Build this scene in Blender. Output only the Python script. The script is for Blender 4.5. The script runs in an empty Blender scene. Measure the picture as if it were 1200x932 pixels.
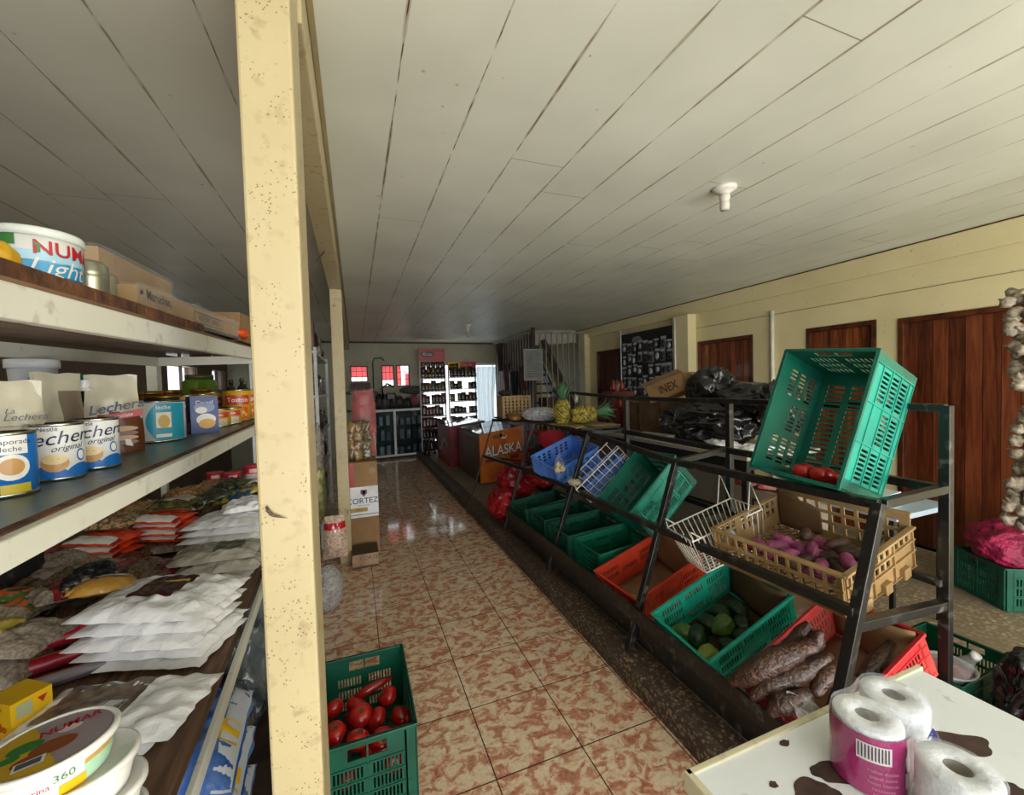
import bpy, math, random
from mathutils import Vector, Matrix, noise
V = Vector
PI = math.pi
scene = bpy.context.scene
COL = scene.collection
random.seed(7)

# ------------------------------------------------------------------ helpers
def lin(h):
    h = h.lstrip('#')
    out = []
    for i in (0, 2, 4):
        c = int(h[i:i+2], 16) / 255
        out.append(c / 12.92 if c <= .04045 else ((c + .055) / 1.055) ** 2.4)
    return (*out, 1)

MATS = {}
def mat(name, col, rough=.5, metal=0, col2=None, vs=6, bump=0, bs=40, alpha=1, coat=0, spec=.5, detail=4, emit=0, trans=0, contrast=(.35, .65)):
    if name in MATS: return MATS[name]
    m = bpy.data.materials.new(name); m.use_nodes = True
    nt = m.node_tree; N = nt.nodes; L = nt.links
    b = N['Principled BSDF']
    b.inputs['Roughness'].default_value = rough
    b.inputs['Metallic'].default_value = metal
    b.inputs['Coat Weight'].default_value = coat
    b.inputs['Specular IOR Level'].default_value = spec
    b.inputs['Alpha'].default_value = alpha
    if trans: b.inputs['Transmission Weight'].default_value = trans
    c = lin(col); b.inputs['Base Color'].default_value = c
    tc = N.new('ShaderNodeTexCoord')
    c2 = lin(col2) if col2 else tuple(x * .8 for x in c[:3]) + (1,)
    nz = N.new('ShaderNodeTexNoise'); nz.inputs['Scale'].default_value = vs; nz.inputs['Detail'].default_value = detail
    L.new(tc.outputs['Object'], nz.inputs['Vector'])
    cr = N.new('ShaderNodeValToRGB')
    cr.color_ramp.elements[0].color = c2; cr.color_ramp.elements[0].position = contrast[0]
    cr.color_ramp.elements[1].color = c; cr.color_ramp.elements[1].position = contrast[1]
    L.new(nz.outputs['Fac'], cr.inputs['Fac']); L.new(cr.outputs['Color'], b.inputs['Base Color'])
    if emit:
        L.new(cr.outputs['Color'], b.inputs['Emission Color']); b.inputs['Emission Strength'].default_value = emit
    if bump:
        n2 = N.new('ShaderNodeTexNoise'); n2.inputs['Scale'].default_value = bs; n2.inputs['Detail'].default_value = 5
        L.new(tc.outputs['Object'], n2.inputs['Vector'])
        bp = N.new('ShaderNodeBump'); bp.inputs['Strength'].default_value = bump; bp.inputs['Distance'].default_value = .02
        L.new(n2.outputs['Fac'], bp.inputs['Height']); L.new(bp.outputs['Normal'], b.inputs['Normal'])
    MATS[name] = m
    return m

def nodes_mat(name):
    m = bpy.data.materials.new(name); m.use_nodes = True
    MATS[name] = m
    return m, m.node_tree.nodes, m.node_tree.links, m.node_tree.nodes['Principled BSDF']

class MB:
    def __init__(s): s.v = []; s.f = []; s.m = []; s.s = []
    def add(s, vs, fs, mi=0, smooth=False):
        o = len(s.v); s.v += [tuple(p) for p in vs]
        for k, f in enumerate(fs):
            s.f.append([i + o for i in f]); s.m.append(mi[k] if isinstance(mi, list) else mi); s.s.append(smooth)
        return s
    def obox(s, c, ax, h, mi=0):
        c = V(c); a = [V(x) * k for x, k in zip(ax, h)]
        vs = [c + a[0]*i + a[1]*j + a[2]*k for k in (-1, 1) for j in (-1, 1) for i in (-1, 1)]
        return s.add(vs, [(0,2,3,1),(4,5,7,6),(0,1,5,4),(2,6,7,3),(0,4,6,2),(1,3,7,5)], mi)
    def box(s, x0, x1, y0, y1, z0, z1, mi=0):
        return s.obox(((x0+x1)/2, (y0+y1)/2, (z0+z1)/2), ((1,0,0),(0,1,0),(0,0,1)), ((x1-x0)/2, (y1-y0)/2, (z1-z0)/2), mi)
    def bar(s, p, q, w, h, up=(0,0,1), mi=0):
        p = V(p); q = V(q); d = (q-p); l = d.length; d.normalize()
        u = V(up); u = u - d*u.dot(d)
        if u.length < 1e-4: u = V((0,1,0)) - d*d.y
        u.normalize(); r = d.cross(u)
        return s.obox((p+q)/2, (d, r, u), (l/2, w/2, h/2), mi)
    def tube(s, pts, r, n=8, mi=0, smooth=True, closed=False, wob=None):
        pts = [V(p) for p in pts]; k = len(pts)
        rs = r if isinstance(r, (list, tuple)) else [r]*k
        vs = []; prev = None
        for i, p in enumerate(pts):
            if closed: t = pts[(i+1) % k] - pts[i-1]
            else: t = pts[min(i+1, k-1)] - pts[max(i-1, 0)]
            if t.length < 1e-9: t = V((0,0,1))
            t.normalize()
            if prev is None:
                u = V((0,0,1)) if abs(t.z) < .9 else V((1,0,0))
            else: u = prev
            u = (u - t*u.dot(t)).normalized(); prev = u; w = t.cross(u)
            for j in range(n):
                a = 2*PI*j/n; rr = rs[i]
                if wob: rr *= wob(p, a, i)
                vs.append(p + (u*math.cos(a) + w*math.sin(a))*rr)
        fs = []
        m = k if closed else k-1
        for i in range(m):
            for j in range(n):
                a = i*n+j; b = i*n+(j+1) % n; i2 = (i+1) % k
                fs.append((a, b, i2*n+(j+1) % n, i2*n+j))
        if not closed:
            fs.append(tuple(range(n-1, -1, -1))); fs.append(tuple((k-1)*n+j for j in range(n)))
        return s.add(vs, fs, mi, smooth)
    def lathe(s, prof, n=24, c=(0,0,0), mi=0, smooth=True, M=None, wob=None, sx=1, sy=1, cap=True):
        vs = []; c = V(c)
        for i, (r, z) in enumerate(prof):
            for j in range(n):
                a = 2*PI*j/n; rr = r*(wob(a, i) if wob else 1)
                p = V((rr*math.cos(a)*sx, rr*math.sin(a)*sy, z))
                vs.append((M @ p if M else p) + c)
        fs = []; mm = []
        for i in range(len(prof)-1):
            for j in range(n):
                fs.append((i*n+j, i*n+(j+1) % n, (i+1)*n+(j+1) % n, (i+1)*n+j)); mm.append(mi[i] if isinstance(mi, list) else mi)
        if cap:
            fs.append(tuple(range(n-1, -1, -1))); mm.append(mi[0] if isinstance(mi, list) else mi)
            k = len(prof)-1; fs.append(tuple(k*n+j for j in range(n))); mm.append(mi[-1] if isinstance(mi, list) else mi)
        return s.add(vs, fs, mm, smooth)
    def grid(s, fn, nu, nv, mi=0, smooth=True, wrap=False):
        vs = [fn(i/nu, j/nv) for j in range(nv+1) for i in range(nu+1)]
        fs = []; mm = []
        for j in range(nv):
            for i in range(nu):
                a = j*(nu+1)+i; fs.append((a, a+1, a+nu+2, a+nu+1))
                mm.append(mi((i+.5)/nu, (j+.5)/nv) if callable(mi) else mi)
        return s.add(vs, fs, mm, smooth)
    def quad(s, a, b, c, d, mi=0): return s.add([a, b, c, d], [(0,1,2,3)], mi)
    def cylpatch(s, r, a0, a1, z0, z1, mi, n=10, c=(0,0,0), sx=1, sy=1):
        c = V(c)
        return s.grid(lambda u, v: c + V((r*sx*math.cos(a0+(a1-a0)*u), r*sy*math.sin(a0+(a1-a0)*u), z0+(z1-z0)*v)), n, 2, mi)
    def cylell(s, r, a, z, ra, rz, mi, c=(0,0,0), n=20):
        c = V(c); vs = [c + V((r*math.cos(a), r*math.sin(a), z))]
        for ring in (.5, 1):
            for j in range(n):
                t = 2*PI*j/n; aa = a + ring*ra*math.cos(t)/r
                vs.append(c + V((r*math.cos(aa), r*math.sin(aa), z + ring*rz*math.sin(t))))
        fs = [(0, 1+j, 1+(j+1) % n) for j in range(n)] + [(1+j, 1+n+j, 1+n+(j+1) % n, 1+(j+1) % n) for j in range(n)]
        return s.add(vs, fs, mi)
    def ell(s, O, U, W, ru, rw, mi, n=20):
        O = V(O); U = V(U); W = V(W)
        return s.add([O + U*ru*math.cos(2*PI*j/n) + W*rw*math.sin(2*PI*j/n) for j in range(n)], [tuple(range(n))], mi)
    def blob(s, c, rad, seed, amp=.25, fr=1.6, lev=4, mi=0, ridged=True, flat=None, smooth=True):
        import bmesh
        bm = bmesh.new(); bmesh.ops.create_icosphere(bm, subdivisions=lev, radius=1)
        c = V(c); off = V((seed*3.1, seed*1.7, seed*5.3)); vs = []
        for v in bm.verts:
            p = v.co.copy(); h = 0; a = amp; q = p*fr + off
            for o in range(4):
                nn = noise.noise(q); h += a*((1-2*abs(nn))*.7 if ridged else nn); q = q*2.03; a *= .5
            p = p*(1+h - (amp*.5 if ridged else 0))
            w = V((p.x*rad[0], p.y*rad[1], p.z*rad[2]))
            if flat is not None and w.z < flat: w.z = flat + (w.z-flat)*.08
            vs.append(c + w)
        fs = [tuple(v.index for v in f.verts) for f in bm.faces]
        bm.free(); return s.add(vs, fs, mi, smooth)
    def text(s, txt, size, fn, mi=0, bold=.0, shear=0):
        vs, fs = text_geo(txt, bold, shear)
        return s.add([fn(x*size, y*size) for x, y in vs], fs, mi)
    def build(s, name, mats, parent=None, bevel=0, label=None, cat=None, group=None, kind=None, M=None):
        me = bpy.data.meshes.new(name); me.from_pydata(s.v, [], s.f)
        if not isinstance(mats, (list, tuple)): mats = [mats]
        for m in mats: me.materials.append(m)
        me.polygons.foreach_set('material_index', [min(i, len(mats)-1) for i in s.m])
        me.polygons.foreach_set('use_smooth', s.s); me.update()
        o = bpy.data.objects.new(name, me); COL.objects.link(o)
        if parent is not None:
            o.parent = parent
            if 'base' in parent: o.matrix_parent_inverse = Matrix.Translation(-V(parent['base']))
        if M is not None: o.matrix_world = M
        if bevel:
            b = o.modifiers.new('bevel', 'BEVEL'); b.width = bevel; b.segments = 2; b.limit_method = 'ANGLE'; b.harden_normals = False
        tag(o, label, cat, group, kind)
        return o

TEXTS = {}
def text_geo(txt, bold, shear):
    k = (txt, bold, shear)
    if k in TEXTS: return TEXTS[k]
    cu = bpy.data.curves.new('t', 'FONT'); cu.body = txt; cu.size = 1; cu.align_x = 'CENTER'; cu.align_y = 'CENTER'
    cu.offset = bold; cu.shear = shear; cu.resolution_u = 3
    ob = bpy.data.objects.new('t', cu); COL.objects.link(ob)
    bpy.context.view_layer.update()
    me = bpy.data.meshes.new_from_object(ob.evaluated_get(bpy.context.evaluated_depsgraph_get()))
    vs = [(v.co.x, v.co.y) for v in me.vertices]; fs = [tuple(p.vertices) for p in me.polygons]
    bpy.data.objects.remove(ob); bpy.data.curves.remove(cu); bpy.data.meshes.remove(me)
    TEXTS[k] = (vs, fs); return TEXTS[k]
def flat(O, U, W):
    O = V(O); U = V(U); W = V(W)
    return lambda x, y: O + U*x + W*y
def cyl(r, a, z, c=(0,0,0), slope=0):
    c = V(c)
    return lambda x, y: c + V((r*math.cos(a+x/r), r*math.sin(a+x/r), z+y+slope*x))

def tag(o, label=None, cat=None, group=None, kind=None):
    if label: o['label'] = label
    if cat: o['category'] = cat
    if group: o['group'] = group
    if kind: o['kind'] = kind
    return o
def thing(name, label, cat, group=None, base=None, M=None):
    o = bpy.data.objects.new(name, None); COL.objects.link(o); o.empty_display_size = .05
    if base is not None: o.location = V(base); o['base'] = list(base)
    if M is not None: o.matrix_world = M
    return tag(o, label, cat, group)
def dup(root, M, label=None, group=None):
    r = root.copy(); COL.objects.link(r); r.matrix_world = M
    if label: r['label'] = label
    if group: r['group'] = group
    for ch in list(root.children):
        c = ch.copy(); COL.objects.link(c); c.parent = r
        for g in list(ch.children):
            d = g.copy(); COL.objects.link(d); d.parent = c
    return r
def TM(loc, rz=0, rx=0, ry=0):
    return Matrix.Translation(V(loc)) @ Matrix.Rotation(rz, 4, 'Z') @ Matrix.Rotation(ry, 4, 'Y') @ Matrix.Rotation(rx, 4, 'X')
def RV(c, rv):
    r = V(rv); a = r.length
    return Matrix.Translation(V(c)) @ (Matrix.Rotation(a, 4, r/a) if a > 1e-6 else Matrix())
def struct(name, mb, m, bevel=0, label=None): return mb.build(name, m, bevel=bevel, kind='structure', label=label)
def deg(a): return a*PI/180
ORDW = ['first', 'second', 'third', 'fourth', 'fifth', 'sixth', 'seventh', 'eighth', 'ninth', 'tenth', 'eleventh', 'twelfth', 'thirteenth', 'fourteenth', 'fifteenth', 'sixteenth']

# ------------------------------------------------------------------ camera
FP, YAW, PITCH, ROLL, CH = 483.63, .3634, -.0305, -.0284, 1.6136
fw = V((math.sin(YAW)*math.cos(PITCH), math.cos(YAW)*math.cos(PITCH), math.sin(PITCH)))
rt = V((math.cos(YAW), -math.sin(YAW), 0)); up = rt.cross(fw)
r_ = rt*math.cos(ROLL) + up*math.sin(ROLL); u_ = up*math.cos(ROLL) - rt*math.sin(ROLL)
cam = bpy.data.cameras.new('camera'); co = bpy.data.objects.new('camera', cam); COL.objects.link(co)
cam.sensor_fit = 'HORIZONTAL'; cam.sensor_width = 36; cam.lens = 36*FP/1200; cam.clip_start = .02; cam.clip_end = 200
co.matrix_world = Matrix(((r_.x, u_.x, -fw.x, 0), (r_.y, u_.y, -fw.y, 0), (r_.z, u_.z, -fw.z, CH), (0,0,0,1)))
scene.camera = co
# ------------------------------------------------------------------ procedural surfaces of the setting
def mth(N, L, op, a, b=None, c=None):
    n = N.new('ShaderNodeMath'); n.operation = op
    for i, x in enumerate((a, b, c)):
        if x is None: continue
        if isinstance(x, (int, float)): n.inputs[i].default_value = x
        else: L.new(x, n.inputs[i])
    return n.outputs[0]
def seam(N, L, co, period, off, width):      # 1 on the seam, 0 elsewhere
    f = mth(N, L, 'FRACT', mth(N, L, 'DIVIDE', mth(N, L, 'SUBTRACT', co, off), period))
    d = mth(N, L, 'MULTIPLY', mth(N, L, 'MINIMUM', f, mth(N, L, 'SUBTRACT', 1.0, f)), period)
    return mth(N, L, 'LESS_THAN', d, width)
def ntex(N, L, tc, scale, detail=4, kind='NOISE', vec=None):
    n = N.new('ShaderNodeTexNoise' if kind == 'NOISE' else 'ShaderNodeTexVoronoi'); n.inputs['Scale'].default_value = scale
    if kind == 'NOISE': n.inputs['Detail'].default_value = detail
    L.new(vec if vec else tc.outputs['Object'], n.inputs['Vector'])
    return n
def ramp(N, L, fac, stops):
    r = N.new('ShaderNodeValToRGB'); L.new(fac, r.inputs['Fac'])
    e = r.color_ramp.elements
    while len(e) < len(stops): e.new(.5)
    for k, (p, c) in enumerate(stops): e[k].position = p; e[k].color = lin(c) if isinstance(c, str) else (c, c, c, 1)
    return r.outputs['Color']
def mix(N, L, fac, a, b, mode='MIX'):
    n = N.new('ShaderNodeMix'); n.data_type = 'RGBA'; n.blend_type = mode
    for s, x in ((0, fac), (6, a), (7, b)):
        if isinstance(x, (int, float)): n.inputs[s].default_value = x
        elif isinstance(x, str): n.inputs[s].default_value = lin(x)
        else: L.new(x, n.inputs[s])
    return n.outputs[2]
def bumpn(N, L, b, h, st=.3, dist=.01):
    n = N.new('ShaderNodeBump'); n.inputs['Strength'].default_value = st; n.inputs['Distance'].default_value = dist
    L.new(h, n.inputs['Height']); L.new(n.outputs['Normal'], b.inputs['Normal'])

def m_tiles():
    m, N, L, b = nodes_mat('mottled_tile'); tc = N.new('ShaderNodeTexCoord')
    sp = N.new('ShaderNodeSeparateXYZ'); L.new(tc.outputs['Object'], sp.inputs[0])
    g = mth(N, L, 'MAXIMUM', seam(N, L, sp.outputs[0], .4, .4836, .0028), seam(N, L, sp.outputs[1], .4, 2.372, .0028))
    mp = N.new('ShaderNodeMapping'); mp.inputs['Scale'].default_value = (1, 1.25, 1); L.new(tc.outputs['Object'], mp.inputs[0])
    n1 = ntex(N, L, tc, 15, 7, vec=mp.outputs[0]); n1.inputs['Distortion'].default_value = .8; n1.inputs['Roughness'].default_value = .62
    n2 = ntex(N, L, tc, 3.5, 3)
    n3 = ntex(N, L, tc, 60, 3)
    col = ramp(N, L, n1.outputs['Fac'], [(.38, '#e6d6b8'), (.48, '#dcc3a2'), (.54, '#bf7455'), (.61, '#9c412c')])
    col = mix(N, L, .22, col, ramp(N, L, n2.outputs['Fac'], [(.3, '#dcc7a4'), (.7, '#c48c68')]))
    col = mix(N, L, .18, col, ramp(N, L, n3.outputs['Fac'], [(.35, '#7d5a45'), (.6, '#e0d2b8')]))
    L.new(mix(N, L, g, col, '#4a3327'), b.inputs['Base Color'])
    L.new(ramp(N, L, n2.outputs['Fac'], [(.3, .05), (.7, .13)]), b.inputs['Roughness'])
    b.inputs['Specular IOR Level'].default_value = .55
    bumpn(N, L, b, mth(N, L, 'SUBTRACT', 1.0, g), .25, .002)
    return m
def m_ceiling():
    m, N, L, b = nodes_mat('painted_ceiling_boards'); tc = N.new('ShaderNodeTexCoord')
    sp = N.new('ShaderNodeSeparateXYZ'); L.new(tc.outputs['Object'], sp.inputs[0])
    n1 = ntex(N, L, tc, 1.6, 3); n2 = ntex(N, L, tc, 40, 4); n3 = ntex(N, L, tc, 3, 6); n4 = ntex(N, L, tc, 9, 2)
    wob = mth(N, L, 'MULTIPLY', mth(N, L, 'SUBTRACT', n4.outputs['Fac'], .5), .004)
    xw = mth(N, L, 'ADD', sp.outputs[0], wob)
    s1 = seam(N, L, xw, .285, .187, .0024)
    wide = seam(N, L, xw, .285, .187, .007)
    idx = mth(N, L, 'FLOOR', mth(N, L, 'DIVIDE', mth(N, L, 'SUBTRACT', sp.outputs[0], .187), .285))
    wn = N.new('ShaderNodeTexWhiteNoise'); wn.noise_dimensions = '1D'; L.new(idx, wn.inputs['W'])
    yo = mth(N, L, 'ADD', sp.outputs[1], mth(N, L, 'MULTIPLY', wn.outputs['Value'], 3.0))
    cross = seam(N, L, yo, 3.66, 0.9, .002)
    base = ramp(N, L, n1.outputs['Fac'], [(.3, '#cfd2c4'), (.7, '#dfe2d4')])
    rust = mth(N, L, 'MULTIPLY', wide, ramp_f(N, L, n3.outputs['Fac'], .44, .6))
    col = mix(N, L, mth(N, L, 'MULTIPLY', rust, .55), base, '#8a6f45')
    xf = N.new('ShaderNodeMapRange'); xf.inputs[1].default_value = .8; xf.inputs[2].default_value = 3.2; xf.inputs[3].default_value = 1; xf.inputs[4].default_value = .3; L.new(mth(N, L, 'ADD', mth(N, L, 'ABSOLUTE', mth(N, L, 'SUBTRACT', sp.outputs[0], .6)), .45), xf.inputs[0])
    mpd = N.new('ShaderNodeMapping'); mpd.inputs['Scale'].default_value = (9, 5, 9); L.new(tc.outputs['Object'], mpd.inputs[0]); nd = ntex(N, L, tc, 2.2, 6, vec=mpd.outputs[0]); dash = ramp_f(N, L, nd.outputs['Fac'], .36, .56)
    thr = mth(N, L, 'MULTIPLY', mth(N, L, 'MULTIPLY', xf.outputs[0], dash), 1.0); thr0 = mth(N, L, 'MULTIPLY', ramp_f(N, L, n1.outputs['Fac'], .32, .62), ramp_f(N, L, mth(N, L, 'FRACT', mth(N, L, 'MULTIPLY', wn.outputs['Value'], 7.3)), -.25, .8))
    col = mix(N, L, mth(N, L, 'MULTIPLY', s1, thr), col, '#4a3a2c')
    col = mix(N, L, mth(N, L, 'MULTIPLY', cross, .75), col, '#5a5148')
    vor = ntex(N, L, tc, 7, kind='VOR'); spk = mth(N, L, 'MULTIPLY', mth(N, L, 'LESS_THAN', vor.outputs['Distance'], .055), ramp_f(N, L, n4.outputs['Fac'], .5, .62))
    col = mix(N, L, mth(N, L, 'MULTIPLY', spk, .6), col, '#6b5d4a')
    L.new(col, b.inputs['Base Color']); b.inputs['Roughness'].default_value = .42
    bumpn(N, L, b, n2.outputs['Fac'], .12, .004)
    return m
def ramp_f(N, L, fac, a, c):
    n = N.new('ShaderNodeMapRange'); n.inputs[1].default_value = a; n.inputs[2].default_value = c; L.new(fac, n.inputs[0]); return n.outputs[0]
def m_pebble(name, a, c, d, scale=26):
    m, N, L, b = nodes_mat(name); tc = N.new('ShaderNodeTexCoord')
    v = ntex(N, L, tc, scale, kind='VOR'); n = ntex(N, L, tc, 2.2, 4); n2 = ntex(N, L, tc, 30, 3)
    sp = N.new('ShaderNodeSeparateXYZ'); L.new(v.outputs['Color'], sp.inputs[0])
    col = ramp(N, L, sp.outputs[0], [(.15, a), (.55, c), (.95, d)])
    col = mix(N, L, ramp_f(N, L, v.outputs['Distance'], .35, .6), col, a)
    col = mix(N, L, ramp_f(N, L, n.outputs['Fac'], .45, .75), col, a)
    L.new(col, b.inputs['Base Color']); b.inputs['Roughness'].default_value = .6
    bumpn(N, L, b, n2.outputs['Fac'], .3, .006)
    return m
def m_planks(name, a, c, d, period=.085, axis=1, off=0, rough=.3, vert=2):
    m, N, L, b = nodes_mat(name); tc = N.new('ShaderNodeTexCoord')
    sp = N.new('ShaderNodeSeparateXYZ'); L.new(tc.outputs['Object'], sp.inputs[0])
    s = seam(N, L, sp.outputs[axis], period, off, .0018)
    idx = mth(N, L, 'FLOOR', mth(N, L, 'DIVIDE', mth(N, L, 'SUBTRACT', sp.outputs[axis], off), period))
    wn = N.new('ShaderNodeTexWhiteNoise'); wn.noise_dimensions = '1D'; L.new(idx, wn.inputs['W'])
    mp = N.new('ShaderNodeMapping'); sc = [14, 14, 14]; sc[vert] = 1.1; mp.inputs['Scale'].default_value = sc; L.new(tc.outputs['Object'], mp.inputs[0])
    ad = N.new('ShaderNodeVectorMath'); ad.operation = 'ADD'; L.new(mp.outputs[0], ad.inputs[0]); L.new(wn.outputs['Color'], ad.inputs[1])
    n = ntex(N, L, tc, 2.2, 6, vec=ad.outputs[0]); n.inputs['Distortion'].default_value = 1.2
    f = mth(N, L, 'ADD', mth(N, L, 'MULTIPLY', n.outputs['Fac'], .75), mth(N, L, 'MULTIPLY', wn.outputs['Value'], .22))
    col = ramp(N, L, f, [(.3, a), (.5, c), (.75, d)])
    L.new(mix(N, L, s, col, '#170c06'), b.inputs['Base Color']); b.inputs['Roughness'].default_value = rough
    b.inputs['Coat Weight'].default_value = .15
    return m
def m_paint(name, a, c, dirt, ds=(.56, .72), rough=.55, speck=None, coat=0):
    m, N, L, b = nodes_mat(name); tc = N.new('ShaderNodeTexCoord')
    n = ntex(N, L, tc, 2.2, 5); n2 = ntex(N, L, tc, 28, 5); n3 = ntex(N, L, tc, 6, 3)
    col = ramp(N, L, n.outputs['Fac'], [(.3, c), (.7, a)])
    f = mth(N, L, 'MULTIPLY', ramp_f(N, L, n2.outputs['Fac'], *ds), ramp_f(N, L, n3.outputs['Fac'], .4, .65))
    col = mix(N, L, mth(N, L, 'MULTIPLY', f, .8), col, dirt)
    if speck:
        v = ntex(N, L, tc, speck[0], kind='VOR'); n5 = ntex(N, L, tc, 11, 2)
        k = mth(N, L, 'MULTIPLY', mth(N, L, 'LESS_THAN', v.outputs['Distance'], speck[1]), ramp_f(N, L, n5.outputs['Fac'], .48, .56))
        col = mix(N, L, mth(N, L, 'MULTIPLY', k, .85), col, dirt)
    L.new(col, b.inputs['Base Color']); b.inputs['Roughness'].default_value = rough; b.inputs['Coat Weight'].default_value = coat
    bumpn(N, L, b, n2.outputs['Fac'], .1, .004)
    return m
TILE = m_tiles(); CEIL = m_ceiling()
PEB = m_pebble('pebble_floor', '#7a6c58', '#95866c', '#b5a78a', 48)
KERB = m_pebble('worn_concrete_step', '#3d3026', '#64533f', '#8d7c64', 60)
WALLM = m_paint('cream_wall_paint', '#e2d5a6', '#d6c998', '#8d7f5c', rough=.5, ds=(.62, .78))
POSTM = m_paint('cream_post_paint', '#b9ac84', '#ad9e77', '#6e522e', ds=(.55, .75), rough=.4, speck=(110, .2))
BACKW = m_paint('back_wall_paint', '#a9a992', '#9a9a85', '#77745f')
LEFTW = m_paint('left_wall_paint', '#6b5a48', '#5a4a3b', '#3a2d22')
DOORW = m_planks('varnished_door_planks', '#3d1a0b', '#64301a', '#80472a', .098, 1, .02)
DOORW2 = m_planks('red_door_planks', '#2e1206', '#7a3a18', '#a55f2c', .06, 1, .0)
DARKW = mat('dark_wood_frame', '#5a2c14', .35, col2='#33170a', vs=9)

Z0 = .11
def wall_pieces(mb, axis, pos, th, lo, hi, top, openings, base=0):
    # wall in the plane axis=pos, running lo..hi, with openings (a0, a1, z0, z1)
    cuts = sorted({lo, hi, *[o[0] for o in openings], *[o[1] for o in openings]})
    for a, c in zip(cuts, cuts[1:]):
        mid = (a+c)/2; zs = [base]
        for o in sorted([o for o in openings if o[0] < mid < o[1]], key=lambda o: o[2]): zs += [o[2], o[3]]
        zs.append(top)
        for z0, z1 in zip(zs[::2], zs[1::2]):
            if z1 - z0 < 1e-4: continue
            if axis == 'x': mb.box(min(pos, pos+th), max(pos, pos+th), a, c, z0, z1)
            else: mb.box(a, c, min(pos, pos+th), max(pos, pos+th), z0, z1)
CZ = 2.72; RX = 4.5; BY = 10.3; LX = -2.5; FY = -2.6
mb = MB(); mb.box(LX-.2, 1.32, FY, BY+.2, -.1, 0); struct('floor', mb, TILE)
mb = MB(); mb.box(1.32, RX+.2, FY, BY+.2, -.1, Z0); struct('floor_raised', mb, [PEB], label='raised pebbled floor behind the produce rack')
mb = MB()
def kf(u, v):      # worn step edge
    y = FY + (BY-FY)*u
    w = noise.noise(V((y*3, v*2, 4)))*.006
    if v < .5: return V((1.296 + w, y, -.001 + (Z0+.003)*v*2))
    return V((1.296 + w + (v-.5)*2*.16, y, Z0 + .003 + w*.3))
mb.grid(kf, 160, 6); struct('trim_1', mb, KERB, label='worn concrete edge of the raised floor')
mb = MB(); mb.box(LX-.2, RX+.2, FY, BY+.2, CZ, CZ+.1); struct('ceiling', mb, CEIL)
DOORS = [(1.2, 2.2, 2.10, DOORW), (2.36, 2.99, 2.12, DOORW2), (3.62, 4.47, 2.14, DOORW2), (6.25, 7.03, 2.22, DOORW)]
mb = MB(); wall_pieces(mb, 'x', RX, .18, FY, BY+.2, CZ, [(a, c, Z0, h) for a, c, h, _ in DOORS]); struct('wall_right', mb, WALLM)
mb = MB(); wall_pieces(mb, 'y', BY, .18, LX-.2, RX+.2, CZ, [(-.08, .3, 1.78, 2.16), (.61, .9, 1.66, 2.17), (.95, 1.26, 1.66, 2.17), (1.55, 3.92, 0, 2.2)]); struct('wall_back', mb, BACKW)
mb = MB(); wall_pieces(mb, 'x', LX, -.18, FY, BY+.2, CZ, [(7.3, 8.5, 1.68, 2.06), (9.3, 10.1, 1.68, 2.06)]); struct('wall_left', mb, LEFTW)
# mouldings on the right wall and along the ceiling
mb = MB(); mb.box(RX-.02, RX, FY, BY, CZ-.012, CZ); struct('trim_2', mb, DARKW)
mb = MB(); mb.box(RX-.035, RX, FY, BY, 2.53, CZ-.012); struct('trim_3', mb, WALLM, bevel=.006)
mb = MB(); mb.box(LX, RX, BY-.02, BY, CZ-.03, CZ); struct('trim_4', mb, mat('dark_gap', '#4a3f35', .8))
mb = MB(); mb.box(RX-.006, RX, FY, 4.5, 2.328, 2.333); struct('trim_5', mb, mat('seam_line', '#9a8c66', .8))
mb = MB(); mb.box(RX-.15, RX, 4.5, 4.8, Z0, 2.53); struct('trim_6', mb, WALLM, bevel=.006, label='cream pilaster on the right wall')
mb = MB(); mb.box(RX-.12, RX, 7.3, 7.5, Z0, 2.6); struct('trim_7', mb, WALLM, bevel=.006)
for k, (a, c, h, m) in enumerate(DOORS):
    d = thing('door_%d' % (k+1), None, None, base=(RX+.03, (a+c)/2, Z0)); d['kind'] = 'structure'
    mb = MB(); mb.box(RX+.035, RX+.075, a+.035, c-.035, Z0+.01, h-.04); mb.build('door_leaf', m, d)
    mb = MB()
    for y0, y1 in ((a, a+.04), (c-.04, c)): mb.box(RX-.012, RX+.09, y0, y1, Z0, h)
    mb.box(RX-.012, RX+.09, a+.04, c-.04, h-.045, h); mb.build('door_frame', DARKW, d, bevel=.004)
    mb = MB(); mb.lathe([(.022, 0), (.018, .03), (.03, .045), (.028, .07), (.01, .08)], 14, M=Matrix.Rotation(-PI/2, 4, 'Y'), c=(RX+.035, a+.09, 1.05)); mb.build('door_knob', mat('brass', '#a8863f', .35, 1), d)
# posts and the beam along the aisle
POSTS = [(-.2, -.098, 1.0, 1.165), (-.182, -.08, 4.09, 4.25)]
for k, (x0, x1, y0, y1) in enumerate(POSTS):
    mb = MB(); mb.box(x0, x1, y0, y1, 0, 2.53 if k else CZ)
    o = struct('column_%d' % (k+1), mb, POSTM, bevel=.006, label=['square cream painted post nearest the camera', 'square cream painted post beside the stacked cartons'][k])
mb = MB(); mb.box(-.19, -.088, 1.165, BY, 2.53, CZ); struct('beam', mb, POSTM, bevel=.005)
mb = MB(); mb.box(-.086, -.07, FY, BY, CZ-.02, CZ); struct('trim_8', mb, mat('seam_line', '#9a8c66', .8))
# white pipe on the right wall
mb = MB(); mb.tube([(RX-.02, 3.36, 2.37), (RX-.02, 3.36, Z0)], .02, 10); mb.build('wall_pipe', mat('white_pvc', '#e6e2d4', .4), label='thin white vertical pipe on the cream wall between two doors', cat='pipe')
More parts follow.
